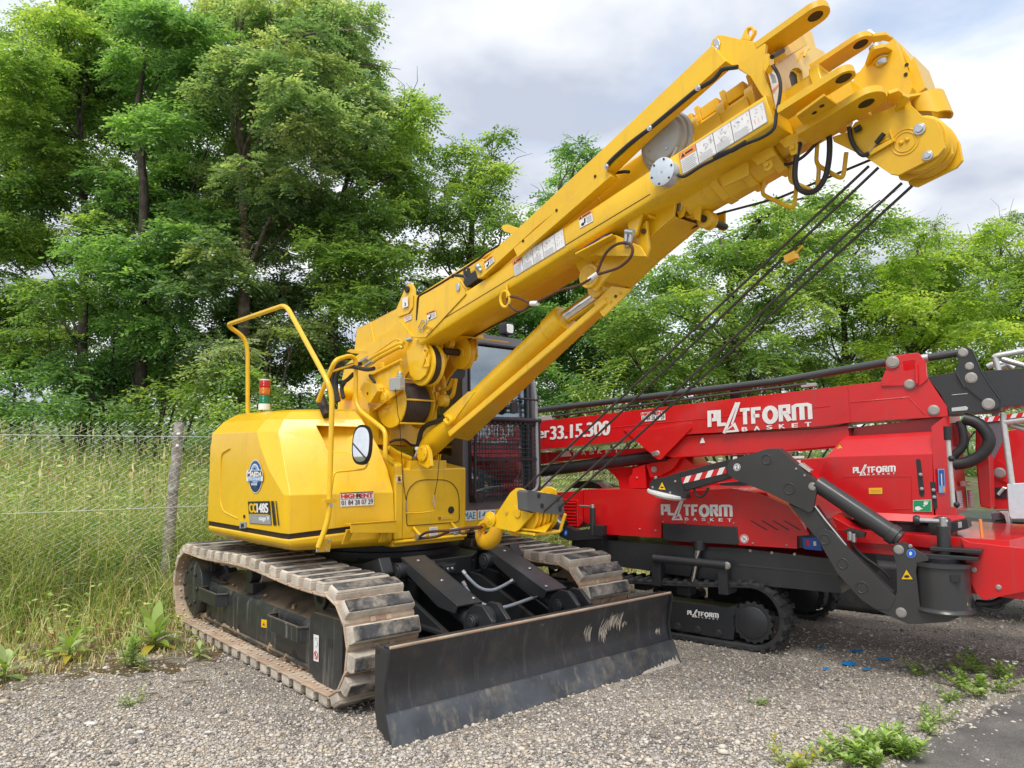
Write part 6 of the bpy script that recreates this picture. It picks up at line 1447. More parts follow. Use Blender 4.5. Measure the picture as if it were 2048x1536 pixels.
# rope guide sheave in its cheek above the winch
b = MB()
for rr, sgn in ((.47, 1), (.325, 1)):
    b.prism([HG.P(p, 1, .47) + (rr - .47) * Hr for p in zw((1105, 270), (1340, 240), (1345, 300), (1400, 460), (1395, 560), (1350, 700), (1280, 765), (1210, 770), (1150, 690), (1120, 520))], -.014 * Hr, 'yellow')
sc_ = HG.P(zw((1265, 560))[0], 1, .47); b.lathe(sc_ - .02 * Hr, -Hr, [(0, .155), (.012, .162), (.03, .142), (.075, .142), (.093, .162), (.105, .155)], 'yellow', 44)
b.lathe(sc_ - .05 * Hr, -Hr, [(0, .148), (.045, .148)], 'rope', 40)
sl = HG.loc(sc_)
b.tube([HG.P(p, 1, .475) for p in zw((1330, 590), (1395, 600), (1320, 375), (1385, 375), (1310, 600))], .006, 'yellow', 6, fillet=.02); b.cyl(HG.P(zw((1110, 255))[0], 1, .49), HG.P(zw((1180, 240))[0], 1, .47), .015, 'steel', 10)
b.build("guide_sheave", crane, bevel=.004)
b = MB()                                                  # small sheaves further along under the boom
def sheave(px, r, rad, w_, ln=.18):
    q = HG.P(zw(px)[0], 1, r); b.lathe(q, -Hr, [(0, rad * .25), (.001, rad * .9), (.008, rad), (w_ * .4, rad * .84), (w_ * .6, rad * .84), (w_ - .008, rad), (w_, rad * .9), (w_ + .001, rad * .3)], 'yellow', 32); b.lathe(q + .012 * Hr, -Hr, [(0, rad * .42), (.012, rad * .46)], 'yellow_dull', 24)
    return q
q = sheave((1790, 420), .16, .125, .06); b.cyl(q + .16 * Hr, q - .15 * Hr, .026, 'seal', 14)
q2 = sheave((1605, 290), .26, .062, .05)
b.prism([HG.P(p, 1, .02) for p in zw((1870, 250), (1990, 240), (2005, 450), (1980, 520), (1940, 525), (1900, 470))], -.02 * Hr, 'yellow'); b.prism([HG.P(p, 1, .24) for p in zw((1660, 160), (1700, 140), (1720, 190), (2030, 225), (2030, 245), (1690, 200))], -.3 * Hr, 'yellow_dull')
b.prism([HG.P(p, 1, .33) for p in zw((1505, 200), (1560, 185), (1570, 290), (1520, 320), (1500, 280))], -.02 * Hr, 'yellow'); q = HG.P(zw((1527, 260))[0], 1, .333); b.prism([q + .045 * (math.cos(R(a)) * Hz + .5 * math.sin(R(a)) * Hf) for a in range(0, 360, 30)], .006 * Hr, 'zinc'); b.bolt(q, Hr, .012, 'steel', .012)
b.tube([HG.P(p, 1, .25) for p in zw((1570, 480), (1560, 410), (1600, 380), (1650, 400), (1640, 480), (1580, 620))], .008, 'yellow', 6, fillet=.02)
b.build("rope_sheave", crane, bevel=.003)
b = MB()                                                  # pipework right of the winch
for pl in (((1580, 1010), (1700, 990), (1740, 750)), ((1560, 900), (1650, 880), (1700, 760)), ((1380, 870), (1530, 880)), ((1530, 700), (1560, 690), (1590, 800), (1590, 960)), ((1540, 1100), (1540, 1000), (1450, 960))): b.tube([HG.P(p, 1, .12) for p in zw(*pl)], .016, 'yellow', 8, fillet=.05)
b.prism([HG.P(p, 1, .2) for p in zw((1390, 950), (1450, 940), (1470, 1000), (1440, 1080), (1395, 1090))], -.06 * Hr, 'yellow'); q = HG.P(zw((1530, 1030))[0], 1, .2); b.lathe(q, -Hr, [(0, .03), (.01, .045), (.06, .05)], 'yellow', 18); q = HG.P(zw((1455, 975))[0], 1, .22); b.box(G(q, Hf, Hr, Hz), (-.03, .03), (-.03, 0), (-.03, .03), 'yellow_worn'); b.build("winch_pipework", crane, bevel=.003)
b = MB()
for pl, rr in (((500, 560), (640, 470), (980, 235), (1060, 275), 1), .007), (((505, 580), (700, 460), (1010, 300), (1075, 300), 2), .016), (((570, 605), (760, 480), (1040, 330), (1050, 360), 3), .016), (((545, 570), (800, 430), (1000, 270), 4), .007):
    b.tube([HG.P(p, 1, .50) for p in zw(*pl[:-1])], rr, 'yellow', 10, fillet=.05)
for p in ((530, 545), (590, 590)): q = HG.P(zw(p)[0], 1, .51); q1 = HG.P(zw((p[0] + 90, p[1] - 60))[0], 1, .51); b.cyl(q, q1, .020, 'steel', 12)
b.build("hydraulic_pipe", crane)
h = MB()
for i, pl in enumerate((((330, 600), (420, 570), (520, 560)), ((250, 800), (330, 790), (430, 690)), ((215, 1050), (150, 800), (200, 600), (300, 520)), ((240, 1040), (190, 820), (240, 620), (400, 590), (600, 640), (690, 620)), ((300, 1000), (270, 860), (320, 790)))):
    h.tube([HG.P(p, 1, .62 + .02 * i) for p in zw(*pl)], .016, 'hose', 8, fillet=.08)
h.tube([HG.P(p, 1, .56) for p in zw((640, 700), (650, 740), (690, 770), (700, 810))], .012, 'hose', 8, fillet=.03); h.build("hose_bundle", crane)
b = MB()                                                  # thin lanyards holding the trip bar
for pl in (((965, 880), (985, 1080), (1000, 1220)),): b.tube([HG.P(p, 0, .93) for p in zw(*pl)] + [HG.P(p, 0, .885) for p in ((799, 840), (806, 960), (812, 1000))], .0028, 'seal', 5)
b.tube([HG.P(p, 0, .93) for p in ((885, 790), (883, 820), (880, 900), (875, 960), (869, 990))], .0028, 'seal', 5)
b.tube([HG.P(p, 0, .90) for p in ((812, 1000), (810, 1018), (814, 1022), (812, 1000))], .003, 'steel', 5); b.tube([HG.P(p, 0, .90) for p in ((869, 990), (865, 1005), (868, 1017), (871, 1000), (869, 990))], .003, 'steel', 5); b.tube([HG.P(p, 0, .895) for p in ((812, 1026), (840, 1026), (867, 1022))], .005, 'yellow', 6); b.build("trip_wire", crane)

# ---- stickers on the boom and jib
def warning_strip(px, r, parent, panels=(.19, .40, .60, .83)):
    dc = Dec(*[BG.P(p, 1, r) for p in px]); dc.board('white'); dc.rect(0, .68, panels[0], 1, 'orange', 1); dc.poly([(.02, .74), (.045, .92), (.07, .74)], 'ink', 2); dc.rect(.075, .79, .17, .87, 'ink', 2)
    for x in panels: dc.rect(x - .003, 0, x + .003, 1, 'ink', 1)
    for e in ((0, 0, 1, .02), (0, .98, 1, 1), (0, 0, .006, 1), (.994, 0, 1, 1)): dc.rect(*e, 'inkgrey', 1)
    for i in range(7): dc.rect(.015, .08 + i * .08, panels[0] - random.uniform(.015, .05), .105 + i * .08, 'inkgrey', 1)
    rnd = random.Random(3)
    for k in range(len(panels) - 1):
        a, c_ = panels[k], panels[k + 1]
        for i in range(5): dc.rect(a + .015, .06 + i * .07, c_ - rnd.uniform(.02, .06), .078 + i * .07, 'inkgrey', 1)
        for i in range(9): x = a + .02 + rnd.random() * (c_ - a - .05); y = .5 + rnd.random() * .4; dc.stroke([(x, y), (x + rnd.uniform(-.02, .03), y - rnd.uniform(.05, .18)), (x + rnd.uniform(0, .03), y - rnd.uniform(0, .1))], .015, 'inkgrey' if i % 3 else 'ink', 1, 4.5)
        dc.stroke([(c_ - .03, .9), (c_ - .03, .8)], .02, 'redv', 2, 4.5)
    a = panels[-1]
    for i in range(6): x = a + .02 + rnd.random() * (1 - a - .06); y = .6 + rnd.random() * .3; dc.stroke([(x, y), (x + .02, y - .1)], .015, 'inkgrey', 1, 4.5)
    for i, m in enumerate(('redv', 'yellow_dull', 'inkgrey')): dc.stroke([(a + .035 + .04 * i, .42), (a + .035 + .04 * i, .22)], .02, m, 1, 4.5)
    dc.build("instruction_sticker", parent)
warning_strip(ze((130, 1240), (650, 905), (672, 1085), (155, 1398)), .501, jib)
warning_strip(zf((298, 1065), (1165, 520), (1210, 735), (340, 1275)), .501, jib, (.21, .42, .63, .84))
def small_warning(px, r, parent, fr=None):
    dc = Dec(*[BG.P(p, 1, r) for p in px]); dc.board('white').rect(0, .72, 1, 1, 'orange').poly([(.04, .76), (.14, .97), (.24, .76)], 'ink', 2).rect(.3, .80, .9, .90, 'ink', 2)
    dc.ell(.25, .22, .13, .14, 'ink').ell(.42, .42, .06, .22, 'ink').poly([(.45, .2), (.5, .62), (.42, .6)], 'ink')
    for i in range(5): dc.rect(.55, .12 + i * .11, .93, .155 + i * .11, 'inkgrey')
    dc.build("warning_sticker", parent)
small_warning(ze((808, 795), (940, 715), (958, 830), (822, 905)), .501, jib)
small_warning(zd((838, 1055), (928, 1020), (940, 1095), (850, 1135)), .507, jib)
small_warning(zd((1425, 530), (1515, 465), (1535, 525), (1445, 605)), .533, jib)
dc = Dec(*BP(zd((588, 905), (645, 885), (650, 985), (592, 1005)), .412)); dc.board('white').text("3", .4, .15, .62, .45, 'ink', 1, .02); dc.build("number_sticker", crane)
dc = Dec(*BP(zd((612, 1090), (680, 1062), (685, 1118), (615, 1148)), .403)); dc.board('white').rect(.05, .7, .95, .95, 'orange').rect(.1, .2, .9, .3, 'inkgrey').rect(.1, .45, .9, .55, 'inkgrey'); dc.build("warning_sticker", crane)
dc = Dec(*[BG.P(p, 0, 3.163) for p in zh((590, 320), (760, 225), (770, 285), (610, 375))]); dc.board('white').rect(0, .6, 1, 1, 'orange').rect(.5, .1, .95, .2, 'ink').rect(.5, .3, .95, .4, 'ink').rect(.3, .1, .4, .5, 'ink').poly([(.03, .65), (.1, .95), (.17, .65)], 'ink', 2); dc.build("warning_sticker", jib)
dc = Dec(*[BG.P(p, 0, 3.163) for p in zh((562, 500), (625, 545), (660, 690), (625, 800))]); dc.board('white').poly([(0, .35), (1, .4), (1, .5), (0, .45)], 'orange').rect(.2, .6, .8, .9, 'inkgrey'); dc.build("warning_sticker", jib)
b = MB(); b.prism([BG.P(p, 0, 3.17) for p in zh((590, 430), (730, 300), (770, 385), (680, 440), (610, 470))], .07 * Bb, 'yellow_dull'); b.tube([BG.P(p, 0, 3.25) for p in zh((600, 415), (680, 370))], .012, 'seal', 8); b.tube([BG.P(p, 0, 3.18) for p in zh((835, 415), (850, 370), (870, 355))], .008, 'yellow_dull', 6, fillet=.01); b.build("catch_bracket", jib, bevel=.003)

# ---- pendant and its brackets under the boom
b = MB()
b.tube([BG.P(p, 1, .51) for p in zd((1655, 760), (1665, 900))], .009, 'yellow', 8); q = BG.P(zd((1640, 912))[0], 1, .51); b.tube([q + .042 * (math.cos(R(i * 15)) * Bb + 1.25 * math.sin(R(i * 15)) * Bn) for i in range(24)], .010, 'yellow', 8, closed=True); b.build("cable_hook", crane)
h = MB(); pend = [BG.P(p, 1, .51) for p in zd((1665, 890), (1720, 885), (1800, 905), (1890, 955), (1940, 955))] + [BG.P(p, 1, .50) for p in ze((620, 1536), (790, 1500), (920, 1430))] + [BG.P(p, 1, .49) for p in ze((990, 1370), (1050, 1210), (1110, 1120), (1200, 1060), (1290, 1050))]
h.tube(pend, .0085, 'rust', 8, fillet=.04); h.tube([BG.P(p, 1, .49) for p in ze((1290, 1050), (1340, 1070), (1365, 1130), (1330, 1220), (1220, 1310), (1090, 1350), (990, 1378))], .0085, 'rust', 8, fillet=.04)
h.tube([BG.P(p, 1, .51) for p in zd((1660, 900), (1670, 970), (1760, 1040), (1830, 1030), (1900, 965))], .0085, 'rust', 8, fillet=.05)
h.cyl(BG.P(zd((1905, 958))[0], 1, .51), BG.P(zd((1975, 955))[0], 1, .51), .016, 'white', 12); h.cyl(BG.P(ze((915, 1432))[0], 1, .49), BG.P(ze((1000, 1370))[0], 1, .49), .016, 'white', 12)
h.build("pendant_cable", crane)
b = MB()
b.prism(BP(ze((770, 1180), (860, 1125), (1060, 985), (1180, 970), (1440, 1090), (1500, 1195), (1480, 1215), (1090, 1010)), .46)[0:6], -.012 * Br, 'yellow_dull')
b.prism([BG.P(p, 2, -.30) for p in ze((770, 1175), (1150, 975), (1505, 1195), (1260, 1320), (1080, 1335))], .012 * Bn, 'yellow_dull')
b.prism(BP(ze((1300, 840), (1455, 740), (1400, 960), (1360, 1000), (1320, 960)), .44), -.02 * Br, 'yellow'); b.prism(BP(ze((1440, 880), (1500, 820), (1525, 1100), (1500, 1195), (1370, 1080)), .40), -.02 * Br, 'yellow'); b.prism(BP(ze((1455, 735), (1470, 715), (1540, 770), (1530, 800)), .40), -.1 * Br, 'yellow')
q = BG.P(ze((1475, 935))[0], 1, .402); b.cyl(q + .01 * Br, q, .016, 'rust', 10)
b.prism(BP(ze((1520, 870), (1760, 640), (1770, 655), (1550, 900)), .32), -.015 * Br, 'yellow'); b.prism(BP(zx((885, 715), (915, 700), (960, 790), (945, 830)), .30), -.03 * Br, 'yellow')
b.build("pendant_bracket", crane, bevel=.004)
b = MB(); b.tube([BG.P(p, 1, .47) for p in ze((1300, 950), (1285, 1060), (1300, 1085), (1330, 1060), (1345, 970))], .013, 'steel', 8, fillet=.02); b.cyl(BG.P(ze((1290, 940))[0], 1, .47), BG.P(ze((1370, 950))[0], 1, .47), .017, 'steel', 10); b.build("shackle", crane)
b = MB(); b.prism(BP(ze((855, 1090), (1050, 965), (1140, 962), (870, 1125)), .455), -.1 * Br, 'strapblue'); b.build("blue_strap", crane, bevel=.004)

# ---- hoist ropes from the head to the hook block
b_pairs = [((1738, 332), (1040, 985), .22, .24), ((1757, 335), (1068, 990), .22, .08), ((1804, 366), (1078, 1033), .17, .20), ((1824, 372), (1103, 1030), .11, .06)]
for p, q, ra, rb in b_pairs:
    h = MB(); h.tube([BG.P(p, 1, ra), HG.P(q, 1, rb)], .0072, 'rope', 8); h.build("hoist_rope", crane)
h = MB(); h.tube([BG.P(p, 1, .12) for p in ((1745, 318), (1560, 395), (1420, 432))] , .0065, 'rope', 6); h.tube([BG.P(p, 1, .12) for p in ((1420, 440), (1240, 520))] , .0065, 'rope', 6); h.tube([HG.P(p, 1, .12) for p in ((1160, 560), (925, 685))], .0065, 'rope', 6); h.tube([BG.P((1760, 400), 1, .15), HG.P((1690, 452), 1, .15)], .003, 'rope', 5); h.build("hoist_rope", crane)
b = MB(); q = BG.P((1583, 515), 1, .2); b.box(G(q, Bb, Br, Bn), (-.03, .03), (-.02, .02), (-.02, .02), 'yellow_worn'); b.cyl(q, q + .07 * Bb + .03 * Bn, .006, 'yellow_worn', 8); b.build("limit_weight", crane, bevel=.008)

# ================================================================== HOOK BLOCK
hb0 = HG.w(1.75, .15, .93)
blk = thing("hook_block", tuple(hb0), R(-46.5), "yellow hook block with grey rubber buffer hanging on ropes before the crane cab", "hook block")
z3 = zoomed(740, 940, 3.103)
for rr in (.30, .02):
    b = MB(); b.prism([HG.P(p, 1, .30) - (.30 - rr) * Hr for p in z3((755, 345), (765, 300), (870, 140), (905, 112), (930, 112), (966, 130), (966, 255), (1005, 268), (925, 370), (900, 385), (780, 360))], -.022 * Hr, 'yellow')
    if rr == .30:
        q = HG.P(z3((750, 305))[0], 1, .302); b.lathe(q, Hr, [(0, .052), (.014, .052), (.015, .035), (.02, .035), (.021, .02), (.026, .018)], 'yellow', 28)
        q = HG.P(z3((902, 243))[0], 1, .302); b.lathe(q, Hr, [(0, .022), (.005, .022)], 'yellow', 20)
    b.build("cheek_plate", blk, bevel=.006)
dc = Dec(*[HG.P(p, 1, .301) for p in z3((943, 190), (957, 186), (958, 248), (945, 250))]); dc.board('white').rect(.1, .4, .9, .9, 'ink'); dc.build("small_sticker", blk)
dc = Dec(*[HG.P(p, 1, .301) for p in z3((832, 258), (860, 255), (848, 282), (846, 284))]); dc.poly([(0, 1), (1, 1), (.55, 0)], 'yellow_dull'); dc.poly([(.3, .8), (.7, .8), (.55, .3)], 'inkgrey', 2); dc.build("small_sticker", blk)
b = MB(); bf = HG.L(z3((968, 130))[0], 1, .30)[0]
bufp = [HG.P(p, 0, bf + .07) for p in z3((972, 140), (985, 126), (1185, 158), (1197, 172), (1207, 272), (1200, 280), (1000, 258), (980, 250))]
b.prism(bufp, -.09 * Hf, 'bgrey'); 
for p in ((1048, 160), (1165, 182), (1068, 222), (1180, 245)): q = HG.P(z3(p)[0], 0, bf + .071); b.cyl(q + .001 * Hf, q, .016, 'ink', 14)
b.build("rubber_buffer", blk, bevel=.010)
for i in range(3):
    b = MB(); b.lathe(HG.w(1.93, .255 - i * .075, 1.17), -Hr, [(0, .125), (.010, .135), (.022, .112), (.034, .112), (.046, .135), (.056, .125)], 'yellow', 40); b.build("block_sheave", blk)
b = MB(); b.prism([HG.P(p, 1, .28) for p in z3((905, 382), (925, 372), (1090, 392), (1080, 400), (1060, 402))][:3] + [HG.P(z3((1150, 300))[0], 1, .02), HG.P(z3((1140, 320))[0], 1, .02)], .012 * Hz, 'yellow'); b.box(HG, (1.88, 2.04), (.02, .28), (1.035, 1.05), 'yellow'); b.tube([HG.w(2.05, .28, 1.04), HG.w(2.05, .03, 1.04), HG.w(2.10, .03, 1.16)], .012, 'yellow', 8, fillet=.02); b.cyl(HG.w(1.93, .31, 1.17), HG.w(1.93, -.01, 1.17), .03, 'yellow_dull', 14); b.build("block_base", blk, bevel=.004)
b = MB(); hk = [HG.P(p, 1, .16) for p in z3((765, 320), (745, 345), (720, 330), (690, 350), (672, 385), (680, 425), (710, 447), (745, 430), (765, 390), (790, 350))]
# hook as a thick tapered curl
pts = [HG.P(p, 1, .16) for p in z3((790, 320), (785, 370), (770, 420), (735, 448), (700, 445), (682, 410), (685, 370), (700, 338), (722, 318))]
rad = [.040, .052, .060, .058, .050, .042, .036, .030, .018]
sm = []; 
for i in range(len(pts) - 1):
    for t in (0, .25, .5, .75): sm.append((pts[i].lerp(pts[i + 1], t), rad[i] + (rad[i + 1] - rad[i]) * t))
sm.append((pts[-1], rad[-1])); 
for _ in range(2): sm = [sm[0]] + [((sm[i - 1][0] + 2 * sm[i][0] + sm[i + 1][0]) / 4, sm[i][1]) for i in range(1, len(sm) - 1)] + [sm[-1]]
rings = []
for i, (p, r_) in enumerate(sm):
    dd = (sm[min(i + 1, len(sm) - 1)][0] - sm[max(i - 1, 0)][0]).normalized(); sidev = Hr; nv = dd.cross(sidev).normalized()
    rings.append([p + .8 * r_ * math.cos(2 * math.pi * k / 14) * sidev + r_ * math.sin(2 * math.pi * k / 14) * nv for k in range(14)])
b.loft(rings, 'yellow_worn'); b.cyl(HG.w(1.75, .16, 1.02), HG.w(1.80, .16, 1.12), .05, 'yellow_worn', 18)
b.tube([HG.P(p, 1, .2) for p in z3((705, 325), (670, 350), (680, 400))], .007, 'yellow_worn', 6, fillet=.01); b.build("hook", blk, bevel=0)
# sling that ties the hook back to the crane
sl0 = HG.P((836, 1076), 0, .95)
slg = thing("wire_sling", tuple(sl0), 0, "rusty wire sling tied from the crane front to the yellow hook", "sling")
eye = HG.P(z3((705, 352))[0], 1, .16); anchor = HG.P((834, 1077), 0, .98)
b = MB()
mid = [HG.P(p, 0, 1.05 + i * .17) for i, p in enumerate(zb((450, 1440), (560, 1425), (780, 1415)))]
b.tube([anchor] + mid + [HG.P(zb((1000, 1380))[0], 0, 1.45), eye, HG.P(zb((1210, 1380))[0], 1, .14)], .010, 'rust', 8, fillet=.05)
b.tube([anchor, HG.P(zb((470, 1510))[0], 0, 1.02), HG.P(zb((620, 1490))[0], 0, 1.1), HG.P(zb((720, 1440))[0], 0, 1.2), HG.P(zb((800, 1420))[0], 0, 1.3)], .010, 'rust', 8, fillet=.05)
b.tube([HG.P(zb((860, 1400))[0], 0, 1.35), HG.P(zb((930, 1470))[0], 0, 1.38), HG.P(zb((1050, 1400))[0], 0, 1.45), eye], .010, 'rust', 8, fillet=.05)
b.build("sling_rope", slg)
for p0, p1 in (((775, 1425), (875, 1405)), ((1030, 1405), (1090, 1390))):
    b = MB(); b.cyl(HG.P(zb(p0)[0], 0, 1.3), HG.P(zb(p1)[0], 0, 1.36), .019, 'zinc', 12); b.build("ferrule", slg)
b = MB(); b.cyl(HG.P(zb((335, 1500))[0], 0, .98), HG.P(zb((450, 1485))[0], 0, .98), .015, 'steel', 10); b.cyl(HG.P(zb((335, 1500))[0], 0, .98), HG.P(zb((352, 1500))[0], 0, .98), .026, 'steel', 10); b.build("shackle_pin", slg); b = MB(); b.cyl(HG.P(zb((815, 1455))[0], 0, 1.33), HG.P(zb((925, 1435))[0], 0, 1.36), .012, 'steel', 10); b.build("shackle_pin", slg)
b = MB()
for p0, p1 in (((300, 1375), (390, 1480)), ((790, 1320), (850, 1385))): b.tube([HG.P(zb(p0)[0], 0, .875), HG.P(zb(p1)[0], 0, .97)], .010, 'yellow', 8)
b.prism([HG.P(p, 0, .89) for p in zb((320, 1480), (420, 1470), (410, 1530), (330, 1536))], -.03 * Hf, 'yellow'); b.build("sling_anchor", crane)
# ================================================================== RED TRACKED LIFT
Rf, Rr_, Rz = RG.a
M['pinsteel'] = flat('dull_pin_steel', (.40, .38, .36), .5, .6)
Z1 = zoomed(1040, 680, 3.413); Z2 = zoomed(1560, 680, 4.197); Z3 = zoomed(1500, 900, 3.737); Z4 = zoomed(1080, 960, 3.413)
lift = thing("tracked_lift", tuple(RG.w(-.6, -.75, 0)), R(-37), "red tracked access platform with folded boom and black outrigger leg beside the yellow crane", "access platform")
RP = lambda pts, r: [RG.P(p, 1, r) for p in pts]
def rpr(b, px, r, th, m, holes=()):
    return b.prism(RP(px, r), -th * Rr_, m, [RP(h, r) for h in holes])
def pin(b, px, r, rad, m='steel'):
    q = RG.P(px, 1, r); rad *= .70; b.lathe(q, Rr_, [(-.01, rad * 1.28), (.003, rad * 1.28), (.0035, rad), (.009, rad), (.0095, rad * .25)], m if m != 'steel' else 'pinsteel', 24)
def logo(dc, m='white'):
    a = 3.3; st = lambda pts, w=.13: dc.stroke(pts, w, m, 1, a)
    x = lambda lo, hi, t: lo + (hi - lo) * t
    st([(.02, .27), (.02, .86), (.082, .86), (.082, .55), (.045, .55)]); st([(.118, .92), (.118, .335), (.185, .335)])
    st([(.165, -.02), (.30, 1.16)], .10); st([(.245, .30), (.325, 1.16)], .07); dc.poly([(.15, .0), (.315, .0), (.278, .38)], m, 1); dc.poly([(.195, .085), (.275, .085), (.258, .24)], 'redv', 2) if m == 'white' else None
    st([(.33, .845), (.425, .845)]); st([(.377, .845), (.377, .27)]); st([(.455, .27), (.455, .845), (.53, .845)]); st([(.455, .57), (.515, .57)], .14)
    st([(.617 + .052 * math.cos(R(t)), .56 + .28 * math.sin(R(t))) for t in range(0, 361, 20)], .16)
    st([(.715, .27), (.715, .845), (.785, .845), (.785, .60), (.715, .60)]); st([(.755, .58), (.795, .27)], .15)
    st([(.835, .27), (.835, .80), (.86, .845), (.955, .845), (.978, .80), (.978, .27)]); st([(.907, .80), (.907, .27)], .15)
    for i, ch in enumerate("BASKET"): dc.text(ch, .345 + .117 * i, 0, .395 + .117 * i, .16, m, 1, .004)
    return dc
def lettering(px, r, fn, parent, lift_=.004):
    fn(Dec(*RP(px, r), lift=lift_)).build("lettering", parent)

def rubber_track(r0, parent_name):
    b = MB(); fc, zc, ra, rb = -.145, .268, .268, .225; fb, zb_ = -1.50, .225
    path = []
    for i in range(17): a = R(-90 + i * 180 / 16); path.append((fc + ra * math.cos(a), zc + ra * math.sin(a)))
    for i in range(1, 22): t = i / 22; path.append((fc + (fb - fc) * t, zc + ra + (zb_ + rb - zc - ra) * t - .012 * math.sin(math.pi * t)))
    for i in range(17): a = R(90 + i * 180 / 16); path.append((fb + rb * math.cos(a), zb_ + rb * math.sin(a)))
    for i in range(1, 22): t = i / 22; path.append((fb + (fc - fb) * t, 0))
    n = len(path); rings = []
    for i in range(n):
        p, q = Vector(path[i - 1]), Vector(path[(i + 1) % n]); c = Vector(path[i]); t = (q - p).normalized(); nn = Vector((t.y, -t.x))
        rings.append([RG.w(c.x + nn.x * o, r0 + y, c.y + nn.y * o) for y, o in ((0, -.012), (-.012, -.004), (-.24, -.004), (-.25, -.012), (-.25, -.048), (-.012, -.048), (0, -.04))])
    b.loft(rings + [rings[0]], 'rubber', cap=False)
    k = 46; L = [0]
    for i in range(n): L.append(L[-1] + (Vector(path[(i + 1) % n]) - Vector(path[i])).length)
    def pt(s):
        s %= L[-1]
        for i in range(n):
            if L[i + 1] >= s:
                t = (s - L[i]) / max(1e-6, L[i + 1] - L[i]); a, c = Vector(path[i]), Vector(path[(i + 1) % n]); p = a.lerp(c, t); d = (c - a).normalized(); return p, d
    for i in range(k):
        p, d = pt(i * L[-1] / k); nn = Vector((d.y, -d.x)); p2, d2 = pt(i * L[-1] / k + L[-1] / k * .5); n2 = Vector((d2.y, -d2.x))
        for (pp, dd, nn_, y0, y1) in ((p, d, nn, .006, -.11), (p2, d2, n2, -.14, -.256)):
            c8 = [RG.w(pp.x + dd.x * sx * w_ + nn_.x * o, r0 + y, pp.y + dd.y * sx * w_ + nn_.y * o) for o, w_ in ((-.02, .024), (.014, .015)) for sx, y in ((-1, y0), (1, y0), (1, y1), (-1, y1))]
            b.hexa(c8, 'rubber')
    return b.build("rubber_track", lift, bevel=.003)
for r0 in (0.0, -1.42):
    rubber_track(r0, 'x')
    b = MB(); dr = r0
    fr_ = [RG.P(p, 1, -.03) + dr * Rr_ for p in Z4((700, 800), (1270, 870), (1330, 862), (1345, 870), (1320, 1092), (1270, 1088), (870, 1012), (700, 985))]
    b.prism(fr_, -.19 * Rr_, 'black'); 
    for p in Z4((940, 1000), (1075, 1022), (1215, 1047)): q = RG.P(p, 1, -.028) + dr * Rr_; b.lathe(q, Rr_, [(0, .034), (.004, .034), (.005, .024), (.012, .024)], 'dark', 18)
    fr_o = b.build("track_frame", lift, bevel=.008)
    b = MB(); q = RG.P(Z4((1450, 975))[0], 1, -.03) + dr * Rr_; n_ = 34
    b.prism([q + (.148 if i % 2 else .168) * (math.cos(2 * math.pi * i / n_) * Rf + math.sin(2 * math.pi * i / n_) * Rz) for i in range(n_)], -.04 * Rr_, 'black'); b.lathe(q + .01 * Rr_, -Rr_, [(0, .112), (.006, .125), (.03, .125)], 'dark', 36); b.cyl(q - .05 * Rr_, q - .2 * Rr_, .12, 'black', 24); b.build("drive_sprocket", lift, bevel=.003)
    for f in (-1.25, -1.0, -.75, -.5): b = MB(); b.cyl(RG.w(f, r0 - .05, .1), RG.w(f, r0 - .2, .1), .06, 'black', 14); b.build("track_roller", lift, bevel=.004)
    b = MB(); b.cyl(RG.w(-1.5, r0 - .04, .225), RG.w(-1.5, r0 - .2, .225), .17, 'black', 24); b.build("idler_wheel", lift, bevel=.004)
    b = MB()
    for f in (-1.2, -.8): b.box(RG, (f, f + .12), (r0 - .2, r0 - .06), (.36, .44), 'black')
    b.build("track_bracket", lift, bevel=.004)
    if r0 == 0.0: lettering(Z4((1007, 885), (1222, 905), (1222, 955), (1007, 930)), -.03, logo, lift)
# chassis
b = MB()
rpr(b, Z4((330, 400), (850, 440), (1350, 465), (2010, 540), (2060, 775), (1340, 705), (540, 592), (330, 520)), -.06, 1.3, 'dark')
rpr(b, Z4((1350, 575), (2048, 640), (2048, 652), (1350, 585)), -.055, .02, 'legdark')
for p in Z4((1435, 483), (1583, 497), (1738, 507)): pin(b, p, -.058, .014)
rpr(b, Z1((2000, 1300), (2048, 1280), (2170, 1330), (2170, 1420), (1890, 1420), (1890, 1335)), -.06, .3, 'dark')
chas = b.build("chassis", lift, bevel=.012)
b = MB(); t0, t1 = RP(Z4((775, 533), (1275, 582)), .03); b.cyl(t0, t1, .034, 'dark', 18); pin(b, Z4((1275, 585))[0], .05, .034)
for pl in ((790, 560), (1245, 610)): q = RG.P(Z4(pl)[0], 1, .03); b.box(G(q, Rf, Rr_, Rz), (-.04, .04), (-.2, 0), (-.2, .02), 'dark')
c0_, c1_ = RP(Z4((1088, 440), (1040, 690)), -.02); b.cyl(c0_, c1_, .026, 'chrome', 16); b.cyl(c0_ + .03 * Rz, c0_ - .045 * Rz, .05, 'black', 18); b.build("lifting_jack", lift, bevel=.006)
